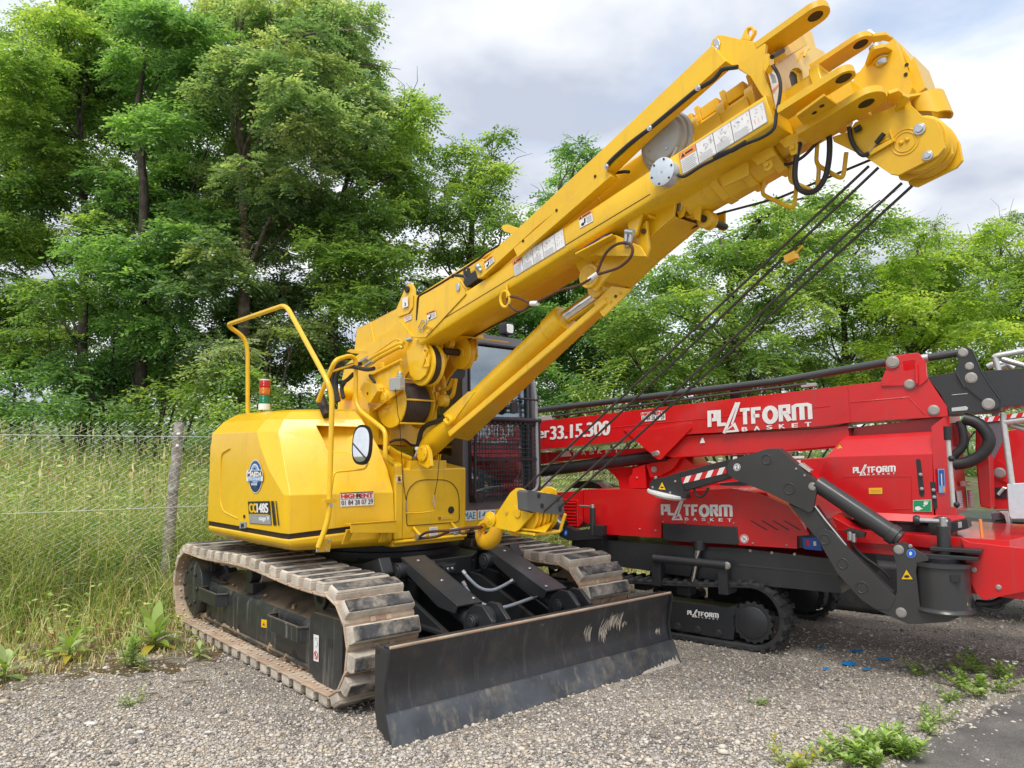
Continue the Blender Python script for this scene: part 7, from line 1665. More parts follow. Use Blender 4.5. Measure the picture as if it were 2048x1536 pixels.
# hood and side panels
b = MB()
hoodpx = Z1((432, 1022), (870, 1018), (1150, 1032), (1440, 1012), (1620, 1045), (1830, 1130), (1930, 1260), (1975, 1332), (1890, 1338), (1890, 1425), (1490, 1400), (1480, 1275), (965, 1252), (965, 1350), (555, 1325), (545, 1290), (437, 1240))
rpr(b, hoodpx, -.02, .03, 'red')
rpr(b, Z1((436, 1022), (1150, 1034), (1440, 1014), (1620, 1046), (1830, 1132), (1925, 1262), (1890, 1390), (560, 1310), (440, 1230)), -.051, 1.25, 'red')
for p in Z1((818, 1290), (925, 1300), (978, 1240), (1128, 1243), (1288, 1246), (1460, 1250), (1590, 1387), (1820, 1400)): pin(b, p, -.019, .008)
b.tube(RP(Z1((1610, 1060), (1625, 1045), (1680, 1050), (1690, 1075)), -.10), .012, 'red', 8)
hd = b.build("engine_hood", lift, bevel=.010)
b = MB(); rpr(b, Z1((205, 1047), (428, 1024), (432, 1240), (392, 1285), (300, 1290), (210, 1190)), -.06, 1.2, 'red')
for i in range(8):
    a = RP(Z1((300, 1100 + i * 22), (388, 1103 + i * 22), (388, 1113 + i * 22), (300, 1110 + i * 22)), -.058); b.hexa([a[0], a[1], a[2] + .02 * Rr_, a[3] + .02 * Rr_, a[0] - .01 * Rr_, a[1] - .01 * Rr_, a[2] - .01 * Rr_, a[3] - .01 * Rr_], 'red')
b.tube(RP(Z1((282, 1092), (392, 1096), (394, 1275)), -.055), .008, 'red', 6); b.build("louvre_panel", lift, bevel=.004)
b = MB(); rpr(b, Z1((972, 1256), (1480, 1274), (1494, 1385), (1480, 1400), (990, 1372), (974, 1352)), -.012, .03, 'dark'); b.build("side_plate", lift, bevel=.006)
b = MB()
for x in (1570, 1645, 1720, 1797): rpr(b, Z1((x, 1233), (x + 12, 1233), (x + 122, 1298), (x + 108, 1298)), -.0165, .006, 'ink')
b.build("vent_slot", hd)
lettering(Z1((962, 1112), (1452, 1112), (1456, 1240), (966, 1225)), -.018, logo, lift)
dc = Dec(*RP(Z1((1502, 1325), (1562, 1328), (1562, 1390), (1502, 1387)), -.018)); dc.ell(.5, .5, .5, .5, 'white', 0).ell(.5, .5, .46, .46, 'redv', 1).ell(.5, .5, .38, .38, 'white', 2).stroke([(.25, .75), (.75, .25)], .07, 'redv', 3).rect(.3, .35, .5, .42, 'inkgrey', 3).stroke([(.45, .4), (.62, .62)], .05, 'inkgrey', 3); dc.build("prohibition_sign", lift)
b = MB(); rpr(b, Z1((1925, 1348), (2050, 1352), (2060, 1440), (1935, 1428)), -.01, .06, 'bluebox'); rpr(b, Z1((1950, 1365), (1975, 1367), (1977, 1408), (1952, 1405)), -.008, .01, 'redv'); rpr(b, Z1((2000, 1372), (2022, 1374), (2024, 1408), (2002, 1406)), -.008, .01, 'white'); b.build("power_inlet", lift, bevel=.005)

# booms
b = MB()
rpr(b, [(1062, 845), (1640, 777), (1762, 763), (1853, 752), (1893, 812), (1896, 830), (1893, 833), (1700, 845), (1640, 853), (1386, 868), (1245, 882), (1062, 901)], -.30, .45, 'red')
rpr(b, [(1000, 880), (1062, 845), (1064, 901), (1000, 906)], -.30, .45, 'red')
cl = RP([(1062, 871), (1400, 838), (1660, 812)], -.299); b.tube(cl, .004, 'red', 6); b.tube(RP([(1697, 805), (1818, 794), (1850, 830)], -.299), .004, 'red', 6); b.tube(RP([(1696, 772), (1702, 845)], -.299), .004, 'red', 6)
boomr = b.build("lift_boom", lift, bevel=.010)
b = MB(); rpr(b, [(1345, 872), (1640, 856), (1695, 850), (1700, 880), (1680, 893), (1560, 904), (1345, 916), (1310, 905)], -.34, .36, 'red'); b.build("lower_arm", lift, bevel=.010)
b = MB(); rpr(b, Z1((180, 772), (870, 735), (870, 775), (190, 835)), -.42, .3, 'red'); rpr(b, Z1((130, 770), (180, 765), (190, 840), (130, 850)), -.42, .3, 'red'); b.build("lower_arm", lift, bevel=.006)
dc = Dec(*RP(Z1((365, 755), (692, 738), (692, 770), (365, 792)), -.418))
for i, ch in enumerate("BASKET"): dc.text(ch, .01 + i * .17, .1, .10 + i * .17, .9, 'white', 1, .004)
dc.poly([(-.28, 0), (-.03, 0), (-.1, 1), (-.2, 1)], 'white'); dc.build("lettering", lift)
b = MB(); rpr(b, Z1((703, 612), (930, 605), (1150, 563), (1168, 570), (1172, 600), (965, 812), (945, 818), (928, 808)), -.285, .025, 'red'); pin(b, Z1((936, 774))[0], -.284, .030)
rpr(b, Z1((895, 765), (935, 755), (938, 790), (905, 795)), -.282, .01, 'steel'); b.build("pivot_plate", lift, bevel=.006)
c0_, c1_ = RP(Z1((150, 895), (1010, 785)), -.44); b = MB(); b.cyl(c0_, c1_, .058, 'black', 24); b.build("boom_cylinder", lift)
b = MB(); rpr(b, Z1((590, 880), (780, 862), (1000, 800), (1120, 800), (1180, 850), (1180, 1010), (850, 1015), (680, 1012), (670, 960), (640, 920)), -.5, .4, 'red'); rpr(b, Z1((745, 935), (765, 915), (770, 880), (850, 850), (860, 1012), (745, 1012)), -.40, .03, 'red'); rpr(b, Z1((860, 850), (1100, 790), (1040, 880), (960, 925), (890, 940)), -.42, .04, 'red'); pin(b, Z1((915, 884))[0], -.41, .034); pin(b, Z1((798, 940))[0], -.398, .010); b.build("boom_pedestal", lift, bevel=.008)
lettering([(1415, 818), (1624, 800), (1627, 852), (1416, 868)], -.298, logo, lift)
dc = Dec(*RP(Z1((1232, 668), (1262, 666), (1265, 702), (1228, 705)), -.335)); dc.poly([(0, 0), (1, 0), (.65, 1), (.35, 1)], 'white'); dc.build("lettering", lift)
dc = Dec(*RP(Z1((-10, 610), (612, 545), (612, 655), (-10, 705)), -.298)); dc.text("Spider", 0, .0, .355, .95, 'white', 1, .005).text("33.15.300", .375, .06, 1, .96, 'white', 1, .008); dc.build("lettering", lift)
highrent(Dec(*RP(Z1((825, 490), (990, 472), (993, 545), (833, 558)), -.298))).build("rental_sticker", lift)
b = MB(); t_ = RP([Z1((60, 488))[0], (1560, 762), Z2((895, 187))[0]], -.42); b.tube(t_, .031, 'legdark', 16); t_ = RP(Z2((1180, 158), (1500, 108)), -.42); b.tube(t_, .029, 'legdark', 16); q0, q1 = RP(Z2((1175, 158), (1245, 147)), -.42); b.cyl(q0, q1, .030, 'silver', 16); b.build("boom_ram", lift)
b = MB(); b.tube(RP(Z1((215, 522), (1960, 300)), -.36), .012, 'legdark', 8); rpr(b, Z2((170, 385), (200, 365), (300, 358), (300, 385), (180, 400)), -.35, .05, 'grey'); rpr(b, Z1((100, 530), (210, 512), (215, 545), (100, 555)), -.34, .05, 'grey'); b.build("cable_track", lift, bevel=.004)
b = MB(); rpr(b, Z2((848, 385), (850, 335), (888, 250), (885, 175), (905, 145), (940, 133), (1150, 105), (1168, 112), (1225, 190), (1232, 300), (1240, 330), (1180, 380)), -.285, .03, 'red', [Z2((1030, 190), (1045, 180), (1125, 168), (1135, 178), (1132, 235), (1120, 248), (1045, 262), (1032, 255))])
b2_ = MB(); rpr(b2_, Z2((848, 385), (850, 335), (888, 250), (885, 175), (905, 145), (940, 133), (1150, 105), (1168, 112), (1225, 190), (1232, 300), (1240, 330), (1180, 380)), -.55, .03, 'red'); b2_.build("end_bracket", lift, bevel=.006)
b.prism(RP(Z2((1140, 205), (1160, 205), (1165, 370), (1145, 370)), -.285), .04 * Rr_, 'red'); rpr(b, Z2((890, 175), (930, 135), (985, 150), (1000, 220), (950, 250), (890, 240)), -.275, .012, 'red')
pin(b, Z2((945, 185))[0], -.27, .052); pin(b, Z2((1087, 372))[0], -.286, .042); pin(b, Z2((1290, 590))[0], -.293, .044); b.build("end_bracket", lift, bevel=.006)
b = MB(); rpr(b, Z2((1235, 312), (1480, 266), (1690, 262), (2048, 236), (2300, 215), (2300, 520), (2048, 545), (1870, 560), (1845, 592), (1420, 628), (1400, 562), (1350, 462)), -.32, .36, 'dark')
rpr(b, Z2((1470, 275), (1500, 190), (1480, 115), (1505, 72), (1560, 58), (1608, 78), (1640, 130), (1690, 262), (1750, 370), (1840, 500), (1845, 560), (1800, 590), (1560, 400)), -.305, .02, 'dark')
rpr(b, Z2((1440, 570), (1560, 555), (1580, 570), (1570, 590), (1440, 600)), -.316, .02, 'silver')
for p, rd in (((1537, 105), .036), ((1590, 220), .032), ((1605, 317), .044), ((1750, 537), .046)): pin(b, Z2(p)[0], -.304, rd)
b.tube(RP(Z2((1440, 462), (1575, 450)), -.318), .003, 'silver', 5); b.tube(RP(Z2((1485, 285), (1550, 400)), -.30), .006, 'legdark', 6); b.tube(RP(Z2((1610, 80), (1690, 262), (1760, 375), (1850, 500)), -.303), .005, 'legdark', 6)
b.build("fly_boom", lift, bevel=.006)
b = MB()
for pl, rr in (((1800, 150), (1810, 135), (2048, 92), (2200, 70)), -.50), (((1805, 150), (1835, 262)), -.50), (((1860, 160), (2048, 215), (2200, 260)), -.6), (((1740, 225), (1790, 200), (1900, 195), (1960, 240)), -.7), (((1800, 250), (1900, 210)), -.7):
    b.tube(RP(Z2(*pl), rr), .021, 'silver', 12, fillet=.03)
b.build('basket_rail', lift); b = MB()
for pl, rr in (((1870, 615), (1875, 690), (1945, 1210)), -.40), (((1865, 692), (2048, 668), (2200, 650)), -.40), (((1890, 700), (2048, 745), (2200, 790)), -.5):
    b.tube(RP(Z2(*pl), rr), .021, 'silver', 12)
b.build("basket_frame", lift); b = MB(); rpr(b, Z2((1905, 1208), (2048, 1200), (2180, 1195), (2180, 1500), (1940, 1502), (1922, 1470)), -.38, .05, 'zinc'); b.build("basket_plate", lift, bevel=.004)

# turret cabinet and slewing ring
b = MB()
lowp = Z2((345, 1085), (385, 985), (1280, 958), (1292, 1470), (870, 1492), (690, 1400), (330, 1150))
rpr(b, lowp, -.20, .8, 'red')
e0, e1 = RP(Z2((385, 985), (1280, 958)), -.20); e2, e3 = RP(Z2((1282, 768), (545, 808)), -.34)
b.hexa([e0, e1, e1 - .6 * Rr_, e0 - .6 * Rr_, e3, e2, e2 - .45 * Rr_, e3 - .45 * Rr_], 'red')
rpr(b, Z2((480, 750), (1420, 640), (1345, 780), (600, 815), (500, 900)), -.45, .4, 'red'); rpr(b, Z2((525, 750), (625, 738), (600, 805), (530, 805)), -.44, .02, 'ink')
fx = RG.L(Z2((1292, 1200))[0], 1, -.20)[0]
zt, zl = RG.L(Z2((1292, 960))[0], 1, -.20)[2], RG.L(Z2((1292, 1470))[0], 1, -.20)[2]
b.hexa([RG.w(fx, -.205, zl), RG.w(fx + .12, -.30, zl), RG.w(fx + .12, -.95, zl), RG.w(fx, -.95, zl), RG.w(fx, -.205, zt + .2), RG.w(fx + .10, -.34, zt + .3), RG.w(fx + .10, -.95, zt + .3), RG.w(fx, -.95, zt + .2)], 'red')
b.hexa([RG.w(fx - .55, -.15, zl - .05), RG.w(fx + .02, -.15, zl - .05), RG.w(fx + .2, -.32, zl - .05), RG.w(fx - .55, -.9, zl - .05), RG.w(fx - .55, -.19, zl), RG.w(fx, -.19, zl), RG.w(fx + .16, -.32, zl), RG.w(fx - .55, -.9, zl)], 'red')
b.tube(RP(Z2((540, 1145), (1100, 1145), (1108, 1415), (930, 1420)), -.198), .003, 'red', 5)
turret = b.build("turret_cabinet", lift, bevel=.010)
b = MB(); rpr(b, Z2((1140, 1010), (1150, 998), (1170, 998), (1182, 1015), (1215, 1290), (1205, 1315), (1185, 1318), (1168, 1300)), -.198, .004, 'ink'); rpr(b, Z2((1258, 1192), (1305, 1192), (1322, 1415), (1285, 1418)), -.196, .006, 'ink')
for p in Z2((1180, 1130), (1190, 1250), (1288, 1260), (1295, 1320)): b.ball(RG.P(p, 1, -.192), .014, 'inkgrey', 6)
b.build("control_slot", turret)
lettering(Z2((612, 1062), (972, 1046), (974, 1125), (614, 1140)), -.20, logo, lift)
dc = Dec(*RP(Z2((440, 870), (562, 866), (562, 952), (440, 958)), -.262)); dc.poly([(0, 0), (1, 0), (.52, 1)], 'ink', 0).poly([(.05, .04), (.95, .04), (.52, .93)], 'yellowv', 1).poly([(.45, .5), (.6, .55), (.68, .4), (.52, .35)], 'ink', 2).stroke([(.35, .12), (.42, .12), (.42, .42)], .05, 'ink', 2).rect(.32, .1, .7, .14, 'ink', 2); dc.build("warning_sticker", lift)
dc = Dec(*RP(Z2((745, 1242), (858, 1240), (860, 1292), (748, 1292)), -.198)); dc.board('yellowv').rect(.1, .55, .9, .65, 'orange').rect(.1, .3, .9, .4, 'orange'); dc.build("warning_sticker", lift)
dc = Dec(*RP(Z2((1118, 1345), (1270, 1340), (1272, 1440), (1118, 1440)), -.196)); dc.board('white').rect(.02, .03, .98, .97, 'green', 1).ell(.27, .28, .17, .19, 'white', 2).rect(.4, .2, .52, .3, 'white', 2).ell(.7, .7, .12, .14, 'white', 2)
for i in range(4): dc.stroke([(.66 + .04 * i, .75), (.60 + .09 * i, .93)], .045, 'white', 2, 1.5)
dc.rect(.55, .45, .66, .55, 'white', 2); dc.build("instruction_sticker", lift)
dc = Dec(*[RG.w(fx + .02 + .1 * s_, -.212 - .09 * s_, z) for s_, z in ((.05, zl + .33), (.42, zl + .33), (.42, zl + .16), (.05, zl + .16))]); dc.board('lblue').rect(.1, .3, .9, .95, 'blue').rect(.4, .3, .55, .8, 'white', 2).rect(.6, .05, .95, .25, 'orange', 2); dc.build("instruction_sticker", lift)
b = MB(); b.tube(RP(Z2((1408, 800), (1455, 1400)), -.10), .016, 'silver', 10); b.tube(RP(Z2((1402, 725), (1408, 840)), -.10), .024, 'ink', 10); b.ball(RG.P(Z2((1440, 995))[0], 1, -.08), .022, 'ink', 8); b.ball(RG.P(Z2((1485, 1382))[0], 1, -.08), .02, 'ink', 8); b.build("lever_bar", lift)
for px in ((1475, 1268), (1565, 1262)):
    dc = Dec(*[RG.P(p, 0, fx + .125) for p in Z2(px, (px[0] + 45, px[1] - 5), (px[0] + 65, px[1] + 140), (px[0] + 15, px[1] + 148))]); dc.board('inkgrey')
    for i in range(8): dc.rect(.12, .08 + i * .11, .88, .11 + i * .11, 'white')
    dc.build("data_plate", lift)
b = MB(); q = [RG.P(p, 0, fx + .13) for p in Z2((1510, 1185), (1545, 1183), (1550, 1225), (1515, 1228))]; b.prism(q, .02 * Rf, 'silver'); b.tube([RG.P(p, 0, fx + .13) for p in Z2((1545, 1190), (1655, 1188))], .006, 'silver', 6); b.tube([RG.P(p, 0, fx + .13) for p in Z2((1550, 1222), (1665, 1222))], .006, 'silver', 6); b.build("latch", lift)
b = MB(); rpr(b, Z2((1420, 690), (1500, 700), (1560, 780), (1545, 880), (1440, 900), (1420, 800)), -.5, .3, 'red'); rpr(b, Z2((1640, 700), (1700, 760), (1760, 1010), (1775, 1420), (1680, 1400), (1640, 1000)), -.75, .3, 'red'); b.build("turret_cover", lift, bevel=.01)
h = MB()
for pl, rr in (((1540, 660), (1660, 690), (1740, 780), (1765, 860), (1700, 965), (1580, 1030), (1460, 1045)), .042), (((1510, 680), (1545, 790), (1540, 900), (1440, 985)), .030), (((1640, 765), (1590, 820), (1570, 900), (1590, 980)), .006):
    h.tube(RP(Z2(*pl), -.35), rr, 'hose', 12, fillet=.1)
h.build("hose_bundle", lift)
b = MB(); sc0 = RG.w(fx - .32, -.62, zl - .06); b.lathe(sc0 - .16 * Rz, Rz, [(0, .45), (.03, .46), (.04, .40), (.14, .40), (.15, .44), (.17, .44)], 'dark', 40); rpr(b, Z3((1480, 545), (1620, 515), (1635, 585), (1490, 620)), -.05, .2, 'black'); b.lathe(RG.P(Z3((1420, 580))[0], 1, -.04), -Rr_, [(0, .06), (.01, .075), (.1, .075)], 'black', 24); rpr(b, Z3((1552, 540), (1582, 536), (1584, 580), (1556, 585)), -.045, .006, 'grey'); b.build("slewing_drive", lift, bevel=.006)
# front red deck
b = MB()
rpr(b, Z3((1575, 655), (1640, 690), (2048, 735), (2240, 755), (2240, 1020), (2048, 1060), (1745, 1122), (1690, 1070), (1625, 950), (1605, 745)), .04, .05, 'red')
dk = [RG.P(p, 1, .0) for p in Z3((1120, 640), (1575, 655), (2240, 755))]
b.hexa([RG.w(-.1, -.10, .90), RG.w(1.60, -.0, .90), RG.w(1.9, -1.4, .90), RG.w(-.1, -1.4, .90), RG.w(-.1, -.10, .985), RG.w(1.60, -.0, .985), RG.w(1.9, -1.4, .985), RG.w(-.1, -1.4, .985)], 'red')
b.hexa([RG.w(1.25, -.01, .62), RG.w(2.0, -.01, .60), RG.w(2.0, -1.3, .60), RG.w(1.25, -1.3, .62), RG.w(1.25, -.01, .9), RG.w(2.0, -.01, .9), RG.w(2.0, -1.3, .9), RG.w(1.25, -1.3, .9)], 'red')
rpr(b, Z3((600, 490), (840, 620), (1160, 640), (1340, 730), (1330, 780), (1060, 785), (830, 765), (730, 690)), -.08, .3, 'red')
for p in Z3((1672, 895), (1858, 1027)): pin(b, p, .042, .020)
b.build("front_deck", lift, bevel=.008)
b = MB(); b.tube([RG.P(p, 1, -.1) for p in Z3((1720, 515), (1735, 660))], .010, 'orange', 6); b.build("orange_strap", lift); b = MB(); b.tube(RP(Z3((1690, 1150), (1800, 1160), (1880, 1130), (1960, 1080)), -.1), .03, 'black', 10, fillet=.05); b.tube(RP(Z3((1740, 1180), (1840, 1200), (1890, 1180), (1900, 1140)), -.05), .012, 'black', 8, fillet=.04); b.build("tow_hook", lift)

# outrigger legs
b = MB()
LR = .22
rpr(b, Z1((1412, 862), (1432, 822), (1690, 742), (1762, 740), (1790, 760), (2020, 965), (2032, 1000), (1998, 1165), (1970, 1178), (1830, 1110), (1700, 1045), (1450, 945), (1420, 915)), LR, .03, 'legdark')
rpr(b, Z1((1412, 862), (1432, 822), (1690, 742), (1762, 740), (1790, 760), (2020, 965), (2032, 1000), (1998, 1165), (1970, 1178), (1830, 1110), (1700, 1045), (1450, 945), (1420, 915)), LR - .14, .03, 'legdark')
tp = RP(Z1((1690, 742), (1762, 740), (1790, 760), (2020, 965)), LR - .03); b.prism([tp[1], tp[3], tp[3] - .11 * Rr_, tp[1] - .11 * Rr_], -.015 * Rz, 'legdark')
for p, r_ in (((1683, 815), .036), ((1838, 1015), .040)):
    q = RG.P(Z1(p)[0], 1, LR); b.tube([q + r_ * (math.cos(R(i * 15)) * Rf + math.sin(R(i * 15)) * Rz) for i in range(24)], .006, 'legdark', 6, closed=True)
pin(b, Z1((1998, 1000))[0], LR, .034); pin(b, Z1((1885, 880))[0], LR + .001, .010); pin(b, Z1((1943, 925))[0], LR + .001, .010)
rpr(b, Z1((1900, 850), (1915, 838), (1985, 890), (1975, 905)), LR - .02, .08, 'silver')
knee = b.build("outrigger_knee", lift, bevel=.006)
dc = Dec(*RP(Z1((1455, 845), (1505, 838), (1508, 892), (1458, 898)), LR)); dc.ell(.5, .5, .48, .48, 'white', 0).ell(.5, .5, .41, .41, 'ink', 1).ell(.5, .5, .35, .35, 'white', 2).text("2", .36, .28, .64, .74, 'ink', 3, .015); dc.build("number_sticker", lift)
b = MB(); arm = Z1((1075, 905), (1425, 815), (1450, 940), (1110, 1035)); rpr(b, arm, LR - .035, .10, 'black'); ua = b.build("outrigger_arm", lift, bevel=.006)
dc = Dec(*RP(Z1((1100, 940), (1405, 865), (1412, 908), (1105, 982)), LR - .035)); dc.board('redv')
for i in range(4): dc.poly([(.03 + i * .25, 0), (.15 + i * .25, 0), (.24 + i * .25, 1), (.12 + i * .25, 1)], 'white')
dc.build("stripe_sticker", lift)
b = MB(); rpr(b, Z1((885, 985), (905, 950), (990, 935), (1085, 905), (1110, 1000), (1130, 1055), (1130, 1085), (1000, 1060), (880, 1015)), LR - .02, .10, 'black'); pin(b, Z1((925, 940))[0], LR - .02, .014); pin(b, Z1((905, 1005))[0], LR - .02, .011); pin(b, Z1((1060, 965))[0], LR - .02, .011); pin(b, Z1((1025, 1042))[0], LR - .02, .011)
b.build("foot_bracket", lift, bevel=.005)
b = MB(); q = RG.P(Z1((1003, 1050))[0], 1, LR - .08); dirv = (RP(Z1((1165, 1092)), LR - .08)[0] - RP(Z1((845, 1015)), LR - .08)[0]).normalized(); nrm = Rr_.cross(dirv); b.cyl(q - nrm * .012, q + nrm * .012, .165, 'white', 36); b.cyl(q - nrm * .03, q + nrm * .013, .12, 'white', 30); b.build("foot_pad", lift, bevel=.004)
dc = Dec(*RP(Z1((945, 965), (998, 962), (1000, 1026), (943, 1020)), LR - .019)); dc.poly([(0, 0), (1, .0), (.5, 1)], 'ink', 0).poly([(.07, .05), (.93, .05), (.5, .9)], 'yellowv', 1).ell(.5, .3, .2, .1, 'ink', 2); dc.build("warning_sticker", lift)
h = MB(); h.tube(RP(Z1((1190, 1015), (1195, 1050), (1225, 1075), (1260, 1060), (1285, 1010)), LR - .06), .010, 'hose', 8, fillet=.03); h.build("leg_hose", lift)
b = MB()
rpr(b, Z3((285, 400), (440, 468), (490, 415), (560, 520), (740, 745), (1090, 1095), (1080, 1130), (920, 1060), (480, 640)), LR - .03, .08, 'legdark')
rpr(b, Z3((495, 650), (505, 612), (555, 588), (605, 605), (735, 735), (1092, 1100), (1060, 1170), (1040, 1195), (940, 1192), (830, 1120), (650, 920)), LR + .005, .02, 'legdark')
for p, r_ in (((560, 668), .036), ((693, 850), .034), ((838, 1028), .038)):
    q = RG.P(Z3(p)[0], 1, LR + .005); b.tube([q + r_ * (math.cos(R(i * 15)) * Rf + math.sin(R(i * 15)) * Rz) for i in range(24)], .006, 'legdark', 6, closed=True)
b.tube(RP(Z3((485, 420), (560, 520), (720, 715)), LR - .02), .008, 'silver', 6); b.build("outrigger_shank", lift, bevel=.005)
c0_, c1_ = RP(Z3((500, 250), (1120, 665)), LR - .05); dd = (c1_ - c0_).normalized(); b = MB(); Lc = (c1_ - c0_).length; b.lathe(c0_, dd, [(0, .062), (Lc * .88, .062), (Lc * .885, .070), (Lc * .96, .070), (Lc * .965, .055), (Lc, .055)], 'legdark', 28); b.build("leg_cylinder", lift)
b = MB(); rpr(b, Z3((690, 600), (740, 585), (860, 620), (850, 655), (760, 650)), LR - .04, .06, 'black')
for p in ((745, 610), (775, 625)): q = RG.P(Z3(p)[0], 1, LR); b.cyl(q, q - .06 * Rz, .016, 'steel', 10)
b.tube(RP(Z3((760, 660), (770, 720), (850, 800), (1000, 900), (1050, 960)), LR - .12), .012, 'hose', 8, fillet=.05); b.build("leg_valve", lift, bevel=.003)
b = MB()
fb_ = Z3((1062, 740), (1085, 695), (1160, 690), (1235, 742), (1330, 800), (1335, 828), (1252, 842), (1240, 905), (1272, 1185), (1345, 1212), (1560, 1252), (1480, 1285), (1250, 1302), (1180, 1300), (1050, 1245), (942, 1192), (1055, 1155), (1098, 1060), (1095, 860))
rpr(b, fb_, LR, .03, 'legdark'); rpr(b, fb_, LR - .14, .03, 'legdark')
pin(b, Z3((1112, 745))[0], LR + .001, .036); pin(b, Z3((1130, 1215))[0], LR + .001, .038); pin(b, Z3((1198, 718))[0], LR + .001, .014)
b.build("outrigger_root", lift, bevel=.006)
b = MB(); ctop = RG.P(Z3((1440, 835))[0], 1, LR - .12); cbot = RG.P(Z3((1450, 1205))[0], 1, LR - .12); ctop = Vector((cbot.x, cbot.y, ctop.z)); b.lathe(cbot, Rz, [(0, .17), (.012, .185), (.03, .175), (.035, .165), ((ctop - cbot).length - .03, .165), ((ctop - cbot).length - .025, .18), ((ctop - cbot).length, .18)], 'legdark', 40)
b.lathe(ctop, Rz, [(0, .11), (.03, .12), (.035, .08), (.05, .08)], 'dark', 30)
q = RG.P(Z3((1530, 965))[0], 1, LR + .02); b.box(G(q, Rf, Rr_, Rz), (-.02, .03), (-.05, .02), (-.015, .025), 'black'); b.build("swivel_drum", lift)
b = MB(); b.box(G(ctop, Rf, Rr_, Rz), (-.14, .22), (-.1, .08), (.03, .055), 'black'); b.box(G(ctop, Rf, Rr_, Rz), (-.06, .24), (-.12, .06), (.075, .10), 'black'); p_ = ctop + .02 * Rf; b.cyl(p_ + .05 * Rz, p_ + .24 * Rz, .042, 'dark', 18); b.cyl(p_ + .22 * Rz, p_ + .30 * Rz, .026, 'steel', 14); b.cyl(p_ + .27 * Rz - .16 * Rf, p_ + .27 * Rz + .03 * Rf, .016, 'steel', 10); b.lathe(p_ + .27 * Rz - .18 * Rf, Rf, [(0, .03), (.02, .035), (.04, .03)], 'black', 14); b.build("swivel_pin", lift, bevel=.004)
b = MB(); rpr(b, Z3((1230, 880), (1270, 1180), (1350, 1215), (1600, 1225), (1690, 1180), (1660, 1080), (1640, 900)), LR - .28, .2, 'dark'); b.build("swivel_housing", lift, bevel=.01)
for px, bd_, rr in (((1125, 885), (1225, 970), LR), ((1600, 1095), (1635, 1165), LR - .05)):
    dc = Dec(*RP(Z3((px[0], px[1]), (bd_[0], px[1]), bd_, (px[0], bd_[1])), rr)); dc.poly([(0, 0), (1, 0), (.45, 1)], 'ink', 0).poly([(.07, .05), (.93, .05), (.45, .9)], 'yellowv', 1).ell(.48, .3, .2, .12, 'ink', 2); dc.build("warning_sticker", lift)
dc = Dec(*RP(Z3((1170, 738), (1240, 738), (1240, 808), (1170, 808)), LR)); dc.ell(.5, .5, .48, .48, 'lblue', 0).ell(.5, .5, .42, .42, 'strapblue', 1).ell(.42, .5, .12, .22, 'white', 2).rect(.5, .35, .6, .65, 'white', 2); dc.build("mandatory_sign", lift)
dc = Dec(*RP(Z3((1262, 965), (1325, 955), (1330, 1030), (1268, 1035)), LR - .07)); dc.board('lblue').rect(0, .55, 1, .95, 'blue'); dc.build("small_sticker", lift)
# rear outrigger, partly hidden by the crane
b = MB(); q0, q1 = RP(Z1((225, 1225), (290, 1280)), .10); b.cyl(q0, q1, .075, 'legdark', 22)
rpr(b, Z1((255, 1275), (300, 1265), (380, 1300), (550, 1285), (560, 1355), (440, 1365), (330, 1370), (270, 1340)), .10, .08, 'black'); rpr(b, Z1((360, 1330), (560, 1325), (570, 1480), (400, 1480), (350, 1400)), .02, .3, 'dark')
q = RG.P(Z1((497, 1330))[0], 1, .08); b.cyl(q, q + .24 * Rz, .026, 'dark', 14); b.cyl(q + .23 * Rz, q + .27 * Rz, .02, 'steel', 12); b.cyl(q + .25 * Rz - .14 * Rf, q + .25 * Rz, .010, 'steel', 8); pin(b, Z1((278, 1292))[0], .10, .03); b.box(G(q, Rf, Rr_, Rz), (.03, .12), (-.05, .03), (.0, .09), 'black')
b.build("outrigger_root", lift, bevel=.006)
dc = Dec(*RP(Z1((300, 1298), (328, 1295), (328, 1335), (300, 1338)), .10)); dc.ell(.5, .5, .48, .48, 'strapblue', 0).ell(.5, .5, .2, .3, 'lblue', 1); dc.build("mandatory_sign", lift)
b = MB(); rpr(b, Z1((345, 1000), (400, 965), (470, 958), (530, 985), (600, 1005), (600, 1015), (345, 1012)), -.6, .25, 'black'); rpr(b, Z1((520, 970), (560, 965), (600, 1000), (600, 1012), (560, 1012)), -.58, .1, 'silver'); b.build("control_box", lift, bevel=.01)

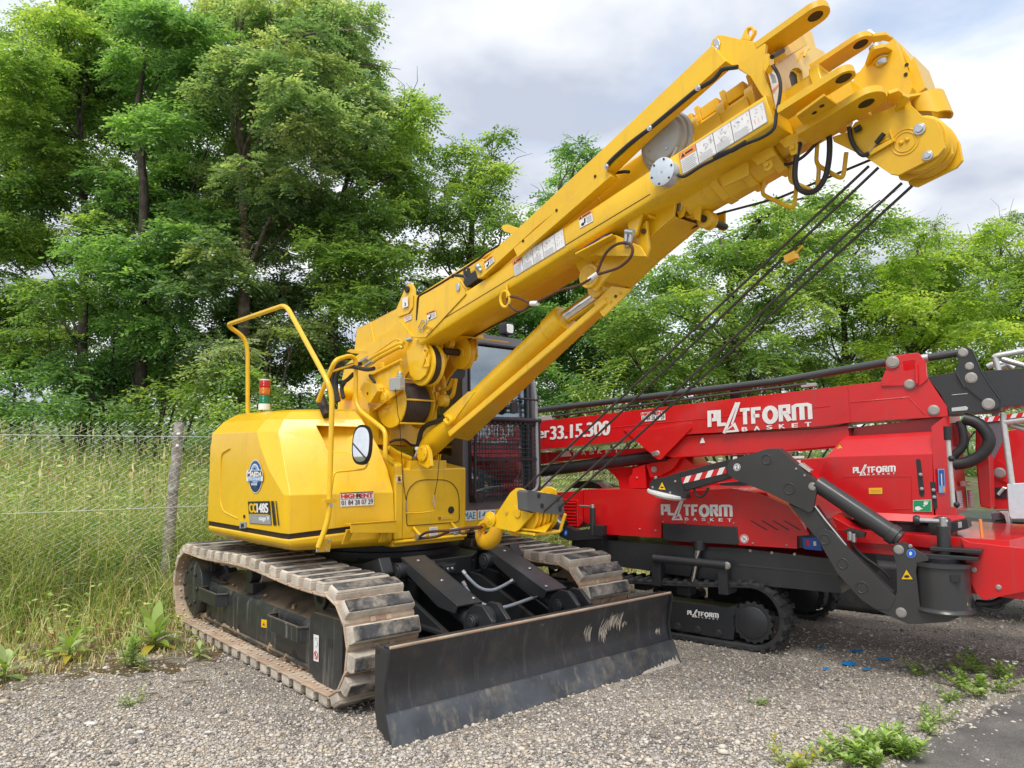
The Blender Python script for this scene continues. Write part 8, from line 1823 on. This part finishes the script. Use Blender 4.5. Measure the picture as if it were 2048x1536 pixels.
# ================================================================== second red lift behind
lift2 = thing("tracked_lift", tuple(RG.w(.6, -2.6, 0)), R(-37), "second red access platform standing behind the first one, mostly hidden", "access platform")
b = MB(); rpr(b, Z1((1150, 862), (2500, 775), (2500, 980), (1150, 1000)), -2.1, .4, 'red'); b.build("lift_boom", lift2, bevel=.01)
dc = Dec(*RP(Z1((1190, 800), (1985, 765), (1985, 870), (1190, 900)), -2.098)); dc.text("spider", 0, 0, .62, .92, 'white', 1, .008).rect(.80, .62, .95, .78, 'white').rect(.72, .3, .92, .5, 'white'); dc.build("lettering", lift2)
b = MB(); rpr(b, Z1((1000, 985), (2400, 930), (2400, 1300), (1000, 1300)), -2.0, .9, 'red'); rpr(b, Z1((1360, 975), (1500, 960), (1600, 985), (1590, 1015), (1370, 1015)), -1.95, .1, 'dark'); b.build("lower_body", lift2, bevel=.01)
b = MB(); rpr(b, Z2((1780, 800), (1870, 770), (2048, 740), (2400, 700), (2400, 1420), (1790, 1420), (1770, 1050)), -1.75, .5, 'red'); rpr(b, Z2((1770, 1060), (1840, 1000), (1900, 1060), (1905, 1200), (1780, 1150)), -1.73, .03, 'red'); pin(b, Z2((1845, 1115))[0], -1.72, .05)
rpr(b, Z2((1770, 1235), (1905, 1235), (1905, 1330), (1775, 1330)), -1.74, .02, 'ink'); b.tube(RP(Z2((1830, 1300), (1880, 1240), (1900, 1250)), -1.73), .015, 'silver', 6); b.build("turret_cabinet", lift2, bevel=.01)
b = MB(); rpr(b, Z2((1715, 680), (1860, 640), (1870, 850), (1750, 1085), (1740, 1060), (1700, 900)), -1.45, .06, 'cab'); b.build("outrigger_knee", lift2, bevel=.006)
dc = Dec(*RP(Z2((1715, 650), (2100, 600), (2100, 650), (1720, 690)), -1.44)); dc.board('redv')
for i in range(4): dc.poly([(.05 + i * .25, 0), (.17 + i * .25, 0), (.24 + i * .25, 1), (.12 + i * .25, 1)], 'white')
dc.build("stripe_sticker", lift2)
b = MB(); rpr(b, Z3((1800, 470), (1930, 465), (1945, 600), (1830, 600)), -1.5, .3, 'cab'); rpr(b, Z3((1860, 460), (1930, 460), (1950, 590), (1925, 590), (1900, 490)), -1.45, .05, 'silver')
for i in range(4): rpr(b, Z3((1830, 520 + i * 20), (1910, 515 + i * 20), (1912, 525 + i * 20), (1832, 530 + i * 20)), -1.48, .02, 'ink')
b.build("cooler_grille", lift2, bevel=.005)
b = MB(); b.box(RG, (-.9, 2.2), (-3.4, -2.2), (.40, .95), 'dark'); b.box(RG, (-1.0, .6), (-2.3, -2.05), (.0, .5), 'rubber'); b.box(RG, (-1.0, .6), (-3.6, -3.35), (.0, .5), 'rubber'); b.build("chassis", lift2, bevel=.06)
